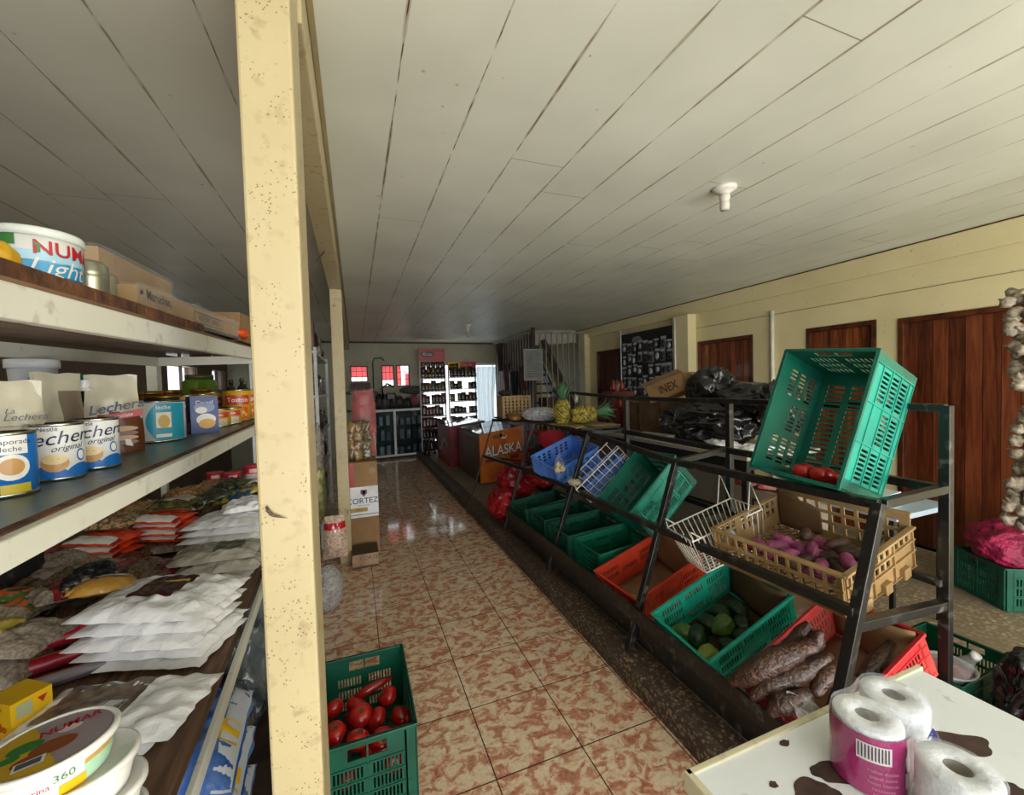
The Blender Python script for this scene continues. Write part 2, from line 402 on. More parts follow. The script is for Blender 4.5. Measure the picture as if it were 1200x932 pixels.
# windows of the back wall: red translucent sheets behind bars
def m_transl(name, col, e=0):
    m, N, L, b = nodes_mat(name); out = N['Material Output']
    t = N.new('ShaderNodeBsdfTranslucent'); t.inputs['Color'].default_value = lin(col)
    d = N.new('ShaderNodeBsdfDiffuse'); d.inputs['Color'].default_value = lin(col)
    nz = N.new('ShaderNodeTexNoise'); nz.inputs['Scale'].default_value = 5; tc = N.new('ShaderNodeTexCoord'); L.new(tc.outputs['Object'], nz.inputs['Vector'])
    cr = ramp(N, L, nz.outputs['Fac'], [(.3, col), (.7, '#ffffff' if col == '#f4f8fc' else col)]); L.new(cr, t.inputs['Color'])
    x = N.new('ShaderNodeMixShader'); x.inputs[0].default_value = .94; L.new(d.outputs[0], x.inputs[1]); L.new(t.outputs[0], x.inputs[2]); L.new(x.outputs[0], out.inputs['Surface'])
    return m
REDT = m_transl('red_translucent_sheet', '#ffa8aa')
FRM = mat('dark_window_frame', '#3b2520', .6)
WIN = [(-.08, .3, 1.78, 2.16), (.61, .9, 1.66, 2.17), (.95, 1.26, 1.66, 2.17)]
for k, (a, c, z0, z1) in enumerate(WIN):
    w = thing('window_%d' % (k+1), None, None, base=((a+c)/2, BY, z0)); w['kind'] = 'structure'
    mb = MB(); f = .02
    mb.box(a, a+f, BY-.01, BY+.05, z0, z1); mb.box(c-f, c, BY-.01, BY+.05, z0, z1); mb.box(a, c, BY-.01, BY+.05, z0, z0+f); mb.box(a, c, BY-.01, BY+.05, z1-f, z1)
    mb.build('window_frame', FRM, w)
    mb = MB()
    for i in (1, 2): mb.box(a+(c-a)*i/3-.005, a+(c-a)*i/3+.005, BY+.02, BY+.03, z0, z1)
    for i in (1, 2): mb.box(a, c, BY+.02, BY+.03, z0+(z1-z0)*i/3-.005, z0+(z1-z0)*i/3+.005)
    mb.build('window_bars', mat('red_bars', '#8c2a2c', .5), w)
    mb = MB(); lo = z0+(z1-z0)*(.3 if k < 2 else .05); cc = c if k < 2 else a+(c-a)*.38
    mb.box(a, cc, BY+.08, BY+.082, lo, z1)
    if k == 2: mb.box(a+(c-a)*.72, c, BY+.08, BY+.082, z0, z0+(z1-z0)*.6)
    mb.build('red_sheet', REDT, w)
for k, (a, c, z0, z1) in enumerate([(7.3, 8.5, 1.68, 2.06), (9.3, 10.1, 1.68, 2.06)]):
    w = thing('window_%d' % (k+4), None, None, base=(LX, (a+c)/2, z0)); w['kind'] = 'structure'
    mb = MB()
    for y in (a+.01, (a+c)/2, c-.01): mb.box(LX-.06, LX-.02, y-.012, y+.012, z0, z1)
    mb.build('window_frame', FRM, w)
# back doorway: white frame, sliding glass leaf and white mesh curtain
WHT = mat('white_metal', '#dfe3e6', .4)
d = thing('door_5', None, None, base=(3.4, BY, 0)); d['kind'] = 'structure'
mb = MB()
for x in (1.55, 2.9, 3.88): mb.box(x, x+.04, BY, BY+.06, 0, 2.2)
mb.box(1.55, 3.92, BY, BY+.06, 2.15, 2.2); mb.build('door_frame', WHT, d)
mb = MB(); mb.box(2.94, 3.88, BY+.03, BY+.036, .02, 2.15)
def m_glass(name, col, alpha=.15):
    m, N, L, b = nodes_mat(name); out = N['Material Output']
    t = N.new('ShaderNodeBsdfTransparent'); g = N.new('ShaderNodeBsdfGlossy'); g.inputs['Roughness'].default_value = .03
    t.inputs['Color'].default_value = lin(col); fr = N.new('ShaderNodeFresnel'); fr.inputs['IOR'].default_value = 1.45
    x = N.new('ShaderNodeMixShader'); L.new(fr.outputs[0], x.inputs[0]); L.new(t.outputs[0], x.inputs[1]); L.new(g.outputs[0], x.inputs[2]); L.new(x.outputs[0], out.inputs['Surface'])
    return m
GLASS = m_glass('clear_glass', '#e4eef0'); mb.build('door_pane', m_glass('door_glass', '#f2f8fb'), d)
mb = MB(); mb.box(3.4, 3.415, BY+.01, BY+.05, .02, 2.15); mb.build('mullion', WHT, d)
mb = MB()
mb.grid(lambda u, v: V((2.95+.6*u*(1-.25*v*(1-v)*4*u), BY-.05+.03*math.sin(u*26+v*2), .05+2.05*v)), 60, 12)
CURT = m_transl('white_net_curtain', '#f4f8fc')
mb.build('net_curtain', CURT, label='white net curtain hanging over the bright back doorway', cat='curtain')
# outside yards
OUT = mat('pale_outside_ground', '#d8d4c8', .9)
mb = MB(); mb.box(-6, 12, BY+.2, BY+8, -.2, -.05); struct('outside_ground', mb, OUT)
mb = MB(); mb.box(-8, 12, -14, FY, -.25, -.05); struct('outside_yard', mb, OUT)

# ------------------------------------------------------------------ light
w = bpy.data.worlds.new('sky'); scene.world = w; w.use_nodes = True
N = w.node_tree.nodes; L = w.node_tree.links; bg = N['Background']
tc = N.new('ShaderNodeTexCoord'); sp = N.new('ShaderNodeSeparateXYZ'); L.new(tc.outputs['Generated'], sp.inputs[0])
cr = N.new('ShaderNodeValToRGB'); L.new(sp.outputs[2], cr.inputs[0])
cr.color_ramp.elements[0].color = (.75, .78, .8, 1); cr.color_ramp.elements[1].color = (.85, .93, 1, 1)
L.new(cr.outputs[0], bg.inputs[0]); bg.inputs[1].default_value = 2.2
def area(name, loc, tgt, sx, sy, e, col=(1, 1, 1)):
    l = bpy.data.lights.new(name, 'AREA'); l.shape = 'RECTANGLE'; l.size = sx; l.size_y = sy; l.energy = e; l.color = col
    o = bpy.data.objects.new(name, l); COL.objects.link(o); o.location = loc
    o.rotation_euler = (V(tgt)-V(loc)).to_track_quat('-Z', 'Y').to_euler(); return o
area('daylight_front', (1.6, FY-.1, 1.3), (1.6, 4, 1.5), 5.6, 2.3, 165, (1, .985, .95))
area('daylight_ground_bounce', (2.2, -2.0, .2), (2.4, 0.3, 2.7), 3.8, 1.2, 135, (1, .98, .92))
area('daylight_back_door', (2.75, BY+.3, 1.15), (2.2, 4, .6), 2.2, 2.0, 9, (.92, .97, 1))
area('daylight_left_window', (LX-.1, 7.0, 1.8), (1.5, 7, 2.2), 3, .5, 8, (1, .98, .92))
scene.view_settings.view_transform = 'Standard'; scene.view_settings.look = 'None'; scene.view_settings.exposure = 0
scene.cycles.max_bounces = 8; scene.cycles.transparent_max_bounces = 16
scene.cycles.use_denoising = True
# ------------------------------------------------------------------ left shelving
SHW = m_paint('white_shelf_edge', '#d6d6cb', '#c8c8bb', '#8a8576', rough=.5)
RAWW = m_planks('raw_shelf_wood', '#5a4232', '#80624a', '#9c7c5e', .4, 0, .05, .7, vert=1)
GRNW = m_paint('worn_green_shelf_top', '#667b70', '#55675e', '#8a7f6a', ds=(.5, .7), rough=.35)
BRNW = mat('rough_brown_board', '#6b4226', .75, col2='#3a2214', vs=20, bump=.5, bs=60)
def shelf_lip(mb, a, b, h, t=.022):
    mb.bar(a, b, t, h)
sh = thing('shelving_unit', 'long white-edged wooden shelving unit full of groceries on the left', 'shelf', base=(-.75, 1.4, 0))
# bottom shelf
mb = MB(); mb.add([(-.375, .2, .74), (-.33, .2, .70), (-.53, 3.95, .74), (-1.42, 3.95, .74), (-1.42, .2, .74), (-.375, .2, .70), (-.53, 3.95, .70), (-1.42, 3.95, .70), (-1.42, .2, .70)], [(0,2,3,4), (8,7,6,5), (0,5,6,2), (2,6,7,3), (3,7,8,4), (4,8,5,0)])
mb.build('shelf_board', RAWW, sh)
mb = MB(); shelf_lip(mb, (-.324, .2, .722), (-.523, 3.95, .722), .044, .016); mb.build('shelf_edge', SHW, sh, bevel=.003)
# middle shelf
mb = MB(); mb.obox((-.63, 1.35, 1.4465), ((1,0,0), (0,1,.02), (0,0,1)), (.217, 1.75, .012)); mb.build('shelf_board', GRNW, sh, label='worn green middle shelf board')
mb = MB(); mb.bar((-.4, -.4, 1.4076), (-.4, 3.1, 1.4776), .02, .038); mb.build('shelf_edge', SHW, sh, bevel=.003)
mb = MB(); mb.bar((-.413, -.4, 1.4236), (-.413, 3.1, 1.4936), .016, .012); mb.build('edge_strip', BRNW, sh, label='bare brown wood strip along the shelf edge')
# top shelf
mb = MB(); mb.obox((-.585, 1.1, 1.765), ((1,0,0), (0,1,.031), (0,0,1)), (.19, 1.5, .012)); mb.build('shelf_board', RAWW, sh)
mb = MB(); mb.bar((-.4, -.4, 1.7005), (-.4, 2.6, 1.7935), .022, .046); mb.build('shelf_edge', SHW, sh, bevel=.003)
mb = MB(); mb.bar((-.425, -.4, 1.737), (-.425, 1.42, 1.794), .06, .03); mb.build('front_board', BRNW, sh)
mb = MB(); mb.bar((-.77, -.4, 1.685), (-.77, 2.15, 1.752), .02, .035); mb.bar((-.77, 2.15, 1.752), (-.4, 2.15, 1.76), .02, .035); mb.build('shelf_batten', SHW, sh)
for x, y, z0, z1 in ((-.79, 2.17, 1.477, 1.76), (-.79, -.3, .745, 1.72), (-1.39, 3.9, .031, 1.4), (-1.39, .25, .031, 1.4)):
    mb = MB(); mb.box(x-.018, x+.018, y-.022, y+.022, z0, z1); mb.build('upright', SHW, sh)
mb = MB(); mb.box(-.37, -.346, .57, .6, 1.72, CZ); mb.build('front_post', mat('orange_brown_post', '#8a4f2a', .6, col2='#5f3217', vs=12), sh, label='brown wooden post at the left edge')
for y in (.3, 3.85):
    mb = MB(); mb.box(-.56, -.52, y-.02, y+.02, .031, .70); mb.build('leg', SHW, sh)
mb = MB(); mb.box(-1.34, -.3, .3, 3.8, 0, .03); mb.build('low_platform', mat('dark_brown_platform', '#4a3324', .7, col2='#2b1b12', vs=7, bump=.3), label='low dark brown wooden platform on the floor below the shelves', cat='platform')

# ------------------------------------------------------------------ product generators
CHROME = mat('tin_metal', '#c9c9c4', .25, 1, col2='#9a9a96', vs=30)
GOLD = mat('gold_tin', '#b8923f', .3, .9, col2='#8a6a2a')
def pm(c, rough=.35, **k): return mat('print_' + c.strip('#') + ('' if rough == .35 else '_%d' % (rough*100)) + ('c' if k.get('coat') else ''), c, rough, **k)
WHITEP = pm('#e9e8e2'); NAVY = pm('#12264f'); BLUEP = pm('#1d6fc0'); SKYP = pm('#35a3cf'); REDP = pm('#b5202b'); YELP = pm('#e2b416'); ORGP = pm('#e2571c'); CREAM = pm('#e4dcc4'); CAKE = pm('#c8975a'); CHOC = pm('#6b3a20'); GREENP = pm('#3a7a3c'); BLACKP = pm('#17171a'); PINKP = pm('#c2436a')
def can(name, label, group, loc, r, h, mats, deco, rz=0, body=0):
    t = thing(name, label, 'can', group, M=TM(loc, rz))
    mb = MB(); mb.lathe([(r*.93, .002), (r, .004), (r, h-.006), (r*.98, h-.004)], 36, mi=body); deco(mb); mb.build('label_wrap', mats, t)
    mb = MB(); mb.lathe([(r*.9, 0), (r*1.02, .0005), (r*1.02, .005), (r, .007)], 36); mb.build('bottom_rim', CHROME, t); mb = MB(); mb.lathe([(r, h-.006), (r*1.025, h-.004), (r*1.025, h), (r*.95, h), (r*.93, h-.003), (.001, h-.003)], 36); mb.build('lid_rim', CHROME, t)
    return t
def front(x, y, ca=(0, 0)): return math.atan2(ca[1]-y, ca[0]-x)
# condensed milk cans on the middle shelf
def lechera(r, h, a, word, sub):
    def d(mb):
        R = r + .0006
        mb.cylpatch(R, a-1.5, a+2.6, .003, h*.17, 1, 24)
        mb.grid(lambda u, v: V((R*math.cos(a-1.2+3.6*u), R*math.sin(a-1.2+3.6*u), h*.16 + v*h*.12*abs(math.sin(u*9))**.7)), 40, 3, 1)
        mb.cylell(R+.0004, a-.35, h*.31, r*.5, h*.15, 2); mb.cylell(R+.0006, a-.35, h*.38, r*.46, h*.09, 3)
        mb.cylell(R+.0006, a+.62, h*.42, r*.2, h*.11, 1); mb.cylell(R+.0008, a+.62, h*.42, r*.15, h*.08, 0)
        mb.text(word, .036, cyl(R+.0008, a-.12, h*.74, slope=.1), 4, shear=.25)
        mb.text(sub, .016, cyl(R+.0008, a+.1, h*.57, slope=.1), 4, shear=.35)
        mb.text('Nestlé', .011, cyl(R+.0008, a-.55, h*.9), 4)
    return d
LM = [WHITEP, BLUEP, CAKE, pm('#e8cf9a'), NAVY]
x, y = -.555, 1.083; can('condensed_milk_can', 'white condensed milk can with blue base, middle of the front row of three', 'milk cans on the middle shelf', (x, y, 1.4535), .0395, .111, LM, lechera(.0395, .111, front(x, y)+.25, 'Lechera', 'original'))
x, y = -.543, 1.185; can('condensed_milk_can', 'white condensed milk can farthest right of the front row of three', 'milk cans on the middle shelf', (x, y, 1.4555), .0395, .111, LM, lechera(.0395, .111, front(x, y)+.15, 'Lechera', 'original'))
def bluecan(mb):
    r, h, a = .04, .108, front(-.56, .955)
    mb.cylpatch(r+.0006, a-.25, a+.75, h*.66, h*.95, 1, 10); mb.cylell(r+.0008, a+.25, h*.46, r*.55, h*.2, 1); mb.cylell(r+.001, a+.25, h*.47, r*.38, h*.13, 3)
    mb.cylpatch(r+.0006, a-.1, a+.8, h*.06, h*.2, 2, 8)
    mb.text('Evaporada', .012, cyl(r+.001, a+.25, h*.85), 4); mb.text('leche', .012, cyl(r+.001, a+.25, h*.74), 4)
can('evaporated_milk_can', 'bright blue milk can at the left edge of the middle shelf', None, (-.56, .955, 1.449), .04, .108, [BLUEP, WHITEP, pm('#c9b42e'), CAKE, NAVY], bluecan)
x, y = -.605, 1.66
def nido(mb):
    r, h, a = .075, .13, front(-.605, 1.66)
    R = r+.0006
    mb.grid(lambda u, v: V((R*math.cos(a-.35+1.5*u+.35*(1-math.sin(v*PI))*(1-u)), R*math.sin(a-.35+1.5*u+.35*(1-math.sin(v*PI))*(1-u)), h*.04+h*.9*v)), 14, 10, 1)
    mb.cylpatch(R+.0006, a+.0, a+.5, h*.35, h*.72, 2, 8); mb.cylell(R+.0008, a+.25, h*.5, r*.2, h*.16, 3); mb.cylpatch(R+.0008, a-.02, a+.5, h*.12, h*.2, 2, 6)
    mb.text('leche', .018, cyl(R+.001, a+.25, h*.84), 2, bold=.01)
can('milk_powder_can', 'wide white and turquoise powdered milk tin beside the chocolate pouch', None, (x, y, 1.463), .075, .13, [pm('#d9dad8'), pm('#2a9fc0'), pm('#efe9d6'), pm('#d3b25e')], nido)
# blue box
def cuboid(name, label, cat, M, sx, sy, sz, mats, deco=None, group=None, bevel=.002, part='carton'):
    t = thing(name, label, cat, group, M=M); mb = MB(); mb.box(-sx/2, sx/2, -sy/2, sy/2, 0, sz)
    if deco: deco(mb)
    mb.build(part, mats, t, bevel=0); return t
def bluebox(mb):
    sx, sy, sz = .085, .05, .135; F = flat((0, -sy/2-.0008, 0), (1,0,0), (0,0,1)); G = flat((sx/2+.0008, 0, 0), (0,1,0), (0,0,1))
    mb.ell((.004, -sy/2-.0008, .05), (1,0,0), (0,0,1), .03, .022, 1); mb.ell((.006, -sy/2-.0012, .035), (1,0,0), (0,0,1), .026, .018, 2)
    mb.ell((.0, -sy/2-.0008, .095), (1,0,0), (0,0,1), .032, .02, 3); mb.text('Cereal', .02, lambda x, y: F(x, y+.112), 1, bold=.01)
    mb.ell((-.01, -sy/2-.0012, .085), (1,0,0), (0,0,1), .018, .012, 1)
    for i in range(8): mb.quad((-sx/2-.0008, -.016+i*.004, .012), (-sx/2-.0008, -.0145+i*.004, .012), (-sx/2-.0008, -.0145+i*.004, .04), (-sx/2-.0008, -.016+i*.004, .04), 1)
cuboid('cereal_box', 'dark blue printed carton right of the turquoise tin', 'box', TM((-.53, 1.835, 1.468), .55), .085, .05, .135, [pm('#1d3f86'), WHITEP, pm('#d9a13a'), pm('#7d8fc0')], bluebox)
mb = MB()
def pouchblob(mb, w, h, d, seed, mfn=0, wr=.004, nu=26, nv=30, top=1.0):
    # standing pouch, front facing -y, bottom at z=0
    def f(side):
        def g(u, v):
            x = (u-.5)*w*(1-.12*v + (.05*math.sin(v*6)))
            th = d*.5*(1-v**1.6)*(1-abs(2*u-1)**3)
            n = noise.noise(V((u*4+seed, v*5, side*3)))*wr*(1 if .02 < u < .98 else .2)
            return V((x, side*(th+n*1.2), h*v + (noise.noise(V((u*3+seed, 7, 1)))*.004 if v > .9 else 0)))
        return g
    mb.grid(f(-1), nu, nv, mfn); mb.grid(f(1), nu, nv, 0 if callable(mfn) else mfn)
    mb.lathe([(w*.46, 0), (w*.47, .004)], 20, sy=d/w*.9)
PM = [pm('#d3cdb4', .3), pm('#8a7a66', .3), NAVY, REDP, CHOC, CAKE, WHITEP]
def pouch(label, M, w, h, d, seed, deco, mfn=0, cap=None):
    t = thing('milk_pouch', label, 'pouch', 'cream pouches on the middle shelf', M=M)
    mb = MB(); pouchblob(mb, w, h, d, seed, mfn); deco(mb); mb.build('pouch_body', PM, t)
    if cap:
        mb = MB(); mb.tube([V(cap)-V((.003, 0, .012)), V(cap), V(cap)+V((-.0, 0, .012))], .010, 14, smooth=False); mb.tube([V(cap)+V((0, 0, -.016)), V(cap)+V((0, 0, -.008))], .0125, 14); mb.build('screw_cap', pm('#efefec'), t, label='white plastic screw cap')
    return t
def decA(mb):
    O = flat((.022, -.032, .125), (1, 0, 0), (0, .05, 1)); mb.text('La', .014, lambda x, y: O(x-.02, y+.012), 2, shear=.3); mb.text('Lechera', .018, O, 2, shear=.3)
    for k in range(4): mb.box(-.03, .012-.006*k, -.0365+.0, -.0355, .108-k*.012, .11-k*.012, 1)
def brownish(u, v): return 1 if v < .55-.9*abs(u-.2) else 0
pouch('large cream spouted milk pouch behind the blue can', TM((-.625, 1.075, 1.452), .7), .12, .195, .06, 1, decA, brownish)
pouch('slim cream pouch seen edge-on between bucket and chocolate pouch', TM((-.66, 1.30, 1.458), 1.15), .12, .215, .05, 5, lambda mb: None, lambda u, v: 1 if u > .45 and v < .8 else 0)
pouch('small pale pouch at the frame edge left of the cream pouch', TM((-.66, .99, 1.45), .75), .08, .18, .04, 9, lambda mb: None)
def decC(mb):
    O = flat((.006, -.031, .125), (1, 0, .18), (0, .12, 1)); mb.text('Lechera', .034, O, 2, bold=.012, shear=.2)
    O2 = flat((.012, -.033, .1), (1, 0, .18), (0, .12, 1)); mb.quad(O2(-.03, -.008), O2(.045, -.008), O2(.045, .009), O2(-.03, .009), 3)
    O3 = flat((.012, -.034, .1), (1, 0, .18), (0, .12, 1)); mb.text('chocolate', .013, O3, 6)
    for k in range(4): mb.ell((.012, -.037+.0005*k, .03+.012*k), (1, 0, 0), (0, .1, 1), .034, .007, 5 if k % 2 else 4)
    mb.quad((.02, -.039, .022), (.034, -.039, .018), (.03, -.0385, .036), (.018, -.0385, .038), 6)
pouch('cream pouch with brown chocolate cake print and white cap', TM((-.61, 1.42, 1.46), .45), .12, .21, .06, 3, decC, lambda u, v: 4 if v < .42+.1*math.sin(u*3) and u > .18 else 0, cap=(-.05, -.004, .185))
# second, paler half of the capped pouch with its spout
# white bucket
t = thing('plastic_bucket', 'white plastic bucket behind the cream pouches on the middle shelf', 'bucket', M=TM((-.77, 1.43, 1.452)) @ Matrix.Diagonal((.72, .72, 1.2, 1)))
mb = MB(); mb.lathe([(.042, 0), (.062, .2), (.06, .2), (.04, .006)], 30, cap=False); mb.lathe([(.04, .004), (.001, .004)], 30, cap=False); mb.build('bucket_body', pm('#cfd4d8'), t)
mb = MB(); mb.lathe([(.064, .192), (.068, .192), (.068, .21), (.064, .21), (.06, .206), (.001, .206)], 30, cap=False); mb.build('lid', pm('#dfe3e5'), t)
mb = MB(); mb.tube([V((.063*math.cos(a), -.063+.0*a, .15+.03*math.sin(a*2))) for a in [i*PI/12 for i in range(13)]], .002, 6); mb.build('handle', pm('#7fa7c4'), t)
# glass jars/bottles in the dark behind
def bottle(label, loc, r, h, col, capc, group='bottles behind the pouches'):
    t = thing('sauce_bottle', label, 'bottle', group, M=TM(loc))
    mb = MB(); mb.lathe([(r*.9, 0), (r, .005), (r, h*.6), (r*.8, h*.72), (r*.35, h*.82), (r*.33, h*.9)], 20); mb.build('glass_body', pm(col, .12), t)
    mb = MB(); mb.lathe([(r*.42, h*.88), (r*.42, h), (r*.36, h*1.005)], 16); mb.build('cap', pm(capc), t)
bottle('dark brown bottle with green cap behind the cream pouch', (-.72, 1.53, 1.458), .028, .215, '#2a1a12', '#1f8a6c')
bottle('dark bottle with red cap behind the bucket', (-.76, 1.45, 1.456), .03, .225, '#3a1f1a', '#a8434c')
for k, (x, y, l) in enumerate([(-.77, 1.62, 'left'), (-.77, 1.70, 'middle'), (-.77, 1.78, 'right')]):
    t = thing('glass_jar', 'grey glass jar, %s of three behind the chocolate pouch' % l, 'jar', 'glass jars at the back of the middle shelf', M=TM((x, y, 1.46)))
    mb = MB(); mb.lathe([(.03, 0), (.033, .01), (.033, .15), (.026, .17), (.026, .18)], 18); mb.build('glass_body', pm('#57534f', .1), t)
    mb = MB(); mb.lathe([(.03, .178), (.03, .2), (.001, .2)], 18); mb.build('lid', pm('#8c8984', .3), t)
# gold lidded tins and yellow tins
def tins(mb, r, h, a, c):
    R = r+.0006; mb.cylpatch(R, a-1, a+1, h*.52, h*.82, 1, 16); mb.cylpatch(R, a-.8, a+.8, h*.08, h*.45, c, 14); mb.text('Toston', h*.2, cyl(R+.0006, a, h*.67), 2, bold=.02)
    for k in range(7): mb.cylell(R+.0006, a-.6+.2*k, h*(.2+.08*(k % 2)), r*.12, h*.06, 3, n=8)
def tin(label, x, y, r, h, c=3):
    z = 1.449+.02*(y-1.1)+.009
    a = front(x, y); can('food_tin', label, 'yellow tins at the far end of the middle shelf', (x, y, z), r, h, [pm('#d8a520'), pm('#c8432a'), WHITEP, pm('#e0b45a'), ORGP, pm('#c9c6bd')], lambda mb: tins(mb, r, h, a, 4 if c == 3 else 5))
tin('low yellow tin with grey label just right of the blue carton', -.545, 2.06, .048, .075, 5)
tin('low yellow tin second from the blue carton', -.525, 2.165, .046, .075, 5)
tin('tall orange and yellow tin nearest the post', -.53, 2.33, .055, .15)
tin('tall orange tin half hidden by the post', -.515, 2.45, .055, .15)
tin('tall yellow tin behind the two low tins', -.66, 2.26, .05, .135)
tin('tall yellow tin behind the blue carton', -.68, 2.13, .05, .135)
tin('yellow tin at the back behind the tall orange tin', -.66, 2.42, .05, .14)
for k, (x, y) in enumerate([(-.745, 1.66), (-.735, 1.785), (-.67, 1.90)]):
    can('coffee_tin', 'navy tin with gold lid, %s behind the turquoise tin' % ['nearest', 'middle', 'farthest'][k], 'navy tins behind the turquoise tin', (x, y, 1.461), .05, .14, [NAVY, GOLD, REDP], lambda mb: (mb.lathe([(.0515, .128), (.0515, .143), (.001, .143)], 30, mi=1), mb.cylpatch(.0508, -2, 0, .03, .07, 0)))
for k, (x, y) in enumerate([(-.775, 1.9), (-.755, 2.01), (-.79, 2.29), (-.75, 2.6)]):
    can('gold_lidded_jar', 'dark red tin with gold lid at the back, %s' % ['behind the navy tins', 'behind the carton', 'below the bright window', 'near the post'][k], 'red tins at the back of the middle shelf', (x, y, 1.466), .045, .155, [pm('#7a2a24'), GOLD], lambda mb: mb.lathe([(.047, .14), (.047, .157), (.001, .157)], 24, mi=1))
t = thing('pickle_jar', 'large green jar on the shelf behind the yellow tins', 'jar', M=TM((-.8, 2.75, 1.478)))
mb = MB(); mb.lathe([(.07, 0), (.078, .01), (.078, .19), (.06, .21)], 24); mb.build('glass_body', pm('#5a7a1c', .15), t)
mb = MB(); mb.lathe([(.065, .208), (.065, .23), (.001, .23)], 24); mb.build('lid', pm('#4a4a2a'), t)
for k, (x, y, h) in enumerate([(-.7, 2.95, .2), (-.62, 2.9, .19), (-.66, 3.02, .21)]):
    bottle('dark bottle standing at the far end of middle shelf, %s' % ['behind', 'in front', 'farthest'][k], (x, y, 1.484), .03, h, ['#20261a', '#1a1a1a', '#2b2a20'][k], ['#2a2a2a', '#3f5a2a', '#4a3a2a'][k])

# ------------------------------------------------------------------ top shelf
t = thing('margarine_tub', 'large white and blue margarine tub on the top shelf', 'tub', M=TM((-.52, 1.0, 1.795)))
a = front(-.515, 1.005); mb = MB(); r, h = .056, .1
mb.lathe([(r*.86, 0), (r*.9, .003), (r, h), (r*.98, h)], 48, mi=0)
def tp(u0, u1, z0, z1, mi, e=.0006): mb.grid(lambda u, v: V(((r*(.9+.1*(z0+(z1-z0)*v)/h)+e)*math.cos(a+u0+(u1-u0)*u), (r*(.9+.1*(z0+(z1-z0)*v)/h)+e)*math.sin(a+u0+(u1-u0)*u), z0+(z1-z0)*v)), 20, 3, mi)
tp(-1.7, 1.7, .002, h*.32, 1); tp(-1.7, 1.7, h*.3, h*.55, 2); tp(-1.7, 1.7, h*.53, h*.72, 3)
tp(-1.25, -.5, h*.78, h*.96, 4, .001); tp(-1.5, -.9, h*.42, h*.72, 5, .001); tp(-1.6, -1.0, h*.02, h*.38, 6, .001)
mb.text('NUMAR', .034, cyl(r*.98+.0012, a+.92, h*.76), 5, bold=.015); mb.text('Light', .042, cyl(r*.95+.0012, a+.45, h*.44), 0, shear=.35)
tp(-.12, .03, h*.68, h*.84, 4, .0012)
mb.build('tub_body', [WHITEP, pm('#1778b8'), pm('#3aa3d6'), pm('#a9d6e8'), GREENP, REDP, YELP], t)
mb = MB(); mb.lathe([(r*1.03, h-.004), (r*1.05, h-.004), (r*1.05, h+.008), (r*1.0, h+.012), (.001, h+.01)], 48); mb.build('lid', pm('#dfe6dd'), t)
t = thing('milk_tin', 'unlabelled ribbed metal tin right of the margarine tub', 'can', M=TM((-.50, 1.105, 1.803)))
mb = MB(); rr = .03; mb.lathe([(rr, 0), (rr*1.02, .003), (rr, .006), (rr, .05), (rr*1.04, .053), (rr, .056), (rr, .06), (rr*1.04, .063), (rr, .066), (rr*.97, .08), (rr*.7, .088), (.001, .09)], 32); mb.build('tin_body', mat('dull_tin', '#b9b8a4', .3, .7, col2='#8f8e7c'), t)
t = thing('milk_tin', 'pale tin half hidden behind the ribbed metal tin', 'can', M=TM((-.525, 1.20, 1.806))); mb = MB(); mb.lathe([(.03, 0), (.03, .075), (.026, .082), (.001, .083)], 28); mb.build('tin_body', mat('dull_tin2', '#a3a188', .4, .5), t)
CARD = mat('cardboard', '#8d6f4c', .8, col2='#755a3c', vs=5); CARDL = mat('cardboard_light', '#a88a63', .8, col2='#94774f', vs=5); CARDD = mat('cardboard_inside', '#5e4630', .9, col2='#4a3624')
def m_film(name, tint='#ffffff', dens=.18, rough=.12, bs=30, bstr=.6):
    m, N, L, b = nodes_mat(name); out = N['Material Output']; tc = N.new('ShaderNodeTexCoord')
    t = N.new('ShaderNodeBsdfTransparent'); t.inputs['Color'].default_value = (1, 1, 1, 1)
    b.inputs['Base Color'].default_value = lin(tint); b.inputs['Roughness'].default_value = rough
    n = ntex(N, L, tc, bs, 5); n.inputs['Distortion'].default_value = 1.5; bumpn(N, L, b, n.outputs['Fac'], bstr, .02)
    lw = N.new('ShaderNodeLayerWeight'); lw.inputs[0].default_value = .35
    f = mth(N, L, 'ADD', mth(N, L, 'MULTIPLY', lw.outputs['Facing'], .16), mth(N, L, 'ADD', dens, mth(N, L, 'MULTIPLY', ramp_f(N, L, n.outputs['Fac'], .52, .62), dens)))
    x = N.new('ShaderNodeMixShader'); L.new(f, x.inputs[0]); L.new(t.outputs[0], x.inputs[1]); L.new(b.outputs[0], x.inputs[2]); L.new(x.outputs[0], out.inputs['Surface'])
    return m
FILM = m_film('clear_plastic_film', dens=.04)
M0 = TM((-.64, 1.49, 1.815), -.06)
t = cuboid('carton', 'brown cardboard carton in clear wrap behind the ramen tray', 'box', M0, .16, .36, .165, [CARDL, CARDD, pm('#6f2a2a', .6)], lambda mb: (mb.quad((-.05, -.181, .01), (.045, -.181, .01), (.045, -.181, .03), (-.05, -.181, .03), 2),))
mb = MB(); mb.grid(lambda u, v: V((-.085+.17*u, -.185+.004*noise.noise(V((u*9, v*9, 1))), -.0+.172*v)), 14, 14); mb.grid(lambda u, v: V((.086+.006*noise.noise(V((u*9, v*9, 2))), -.185+.37*u, .172*v)), 24, 14); mb.build('plastic_wrap', FILM, t)
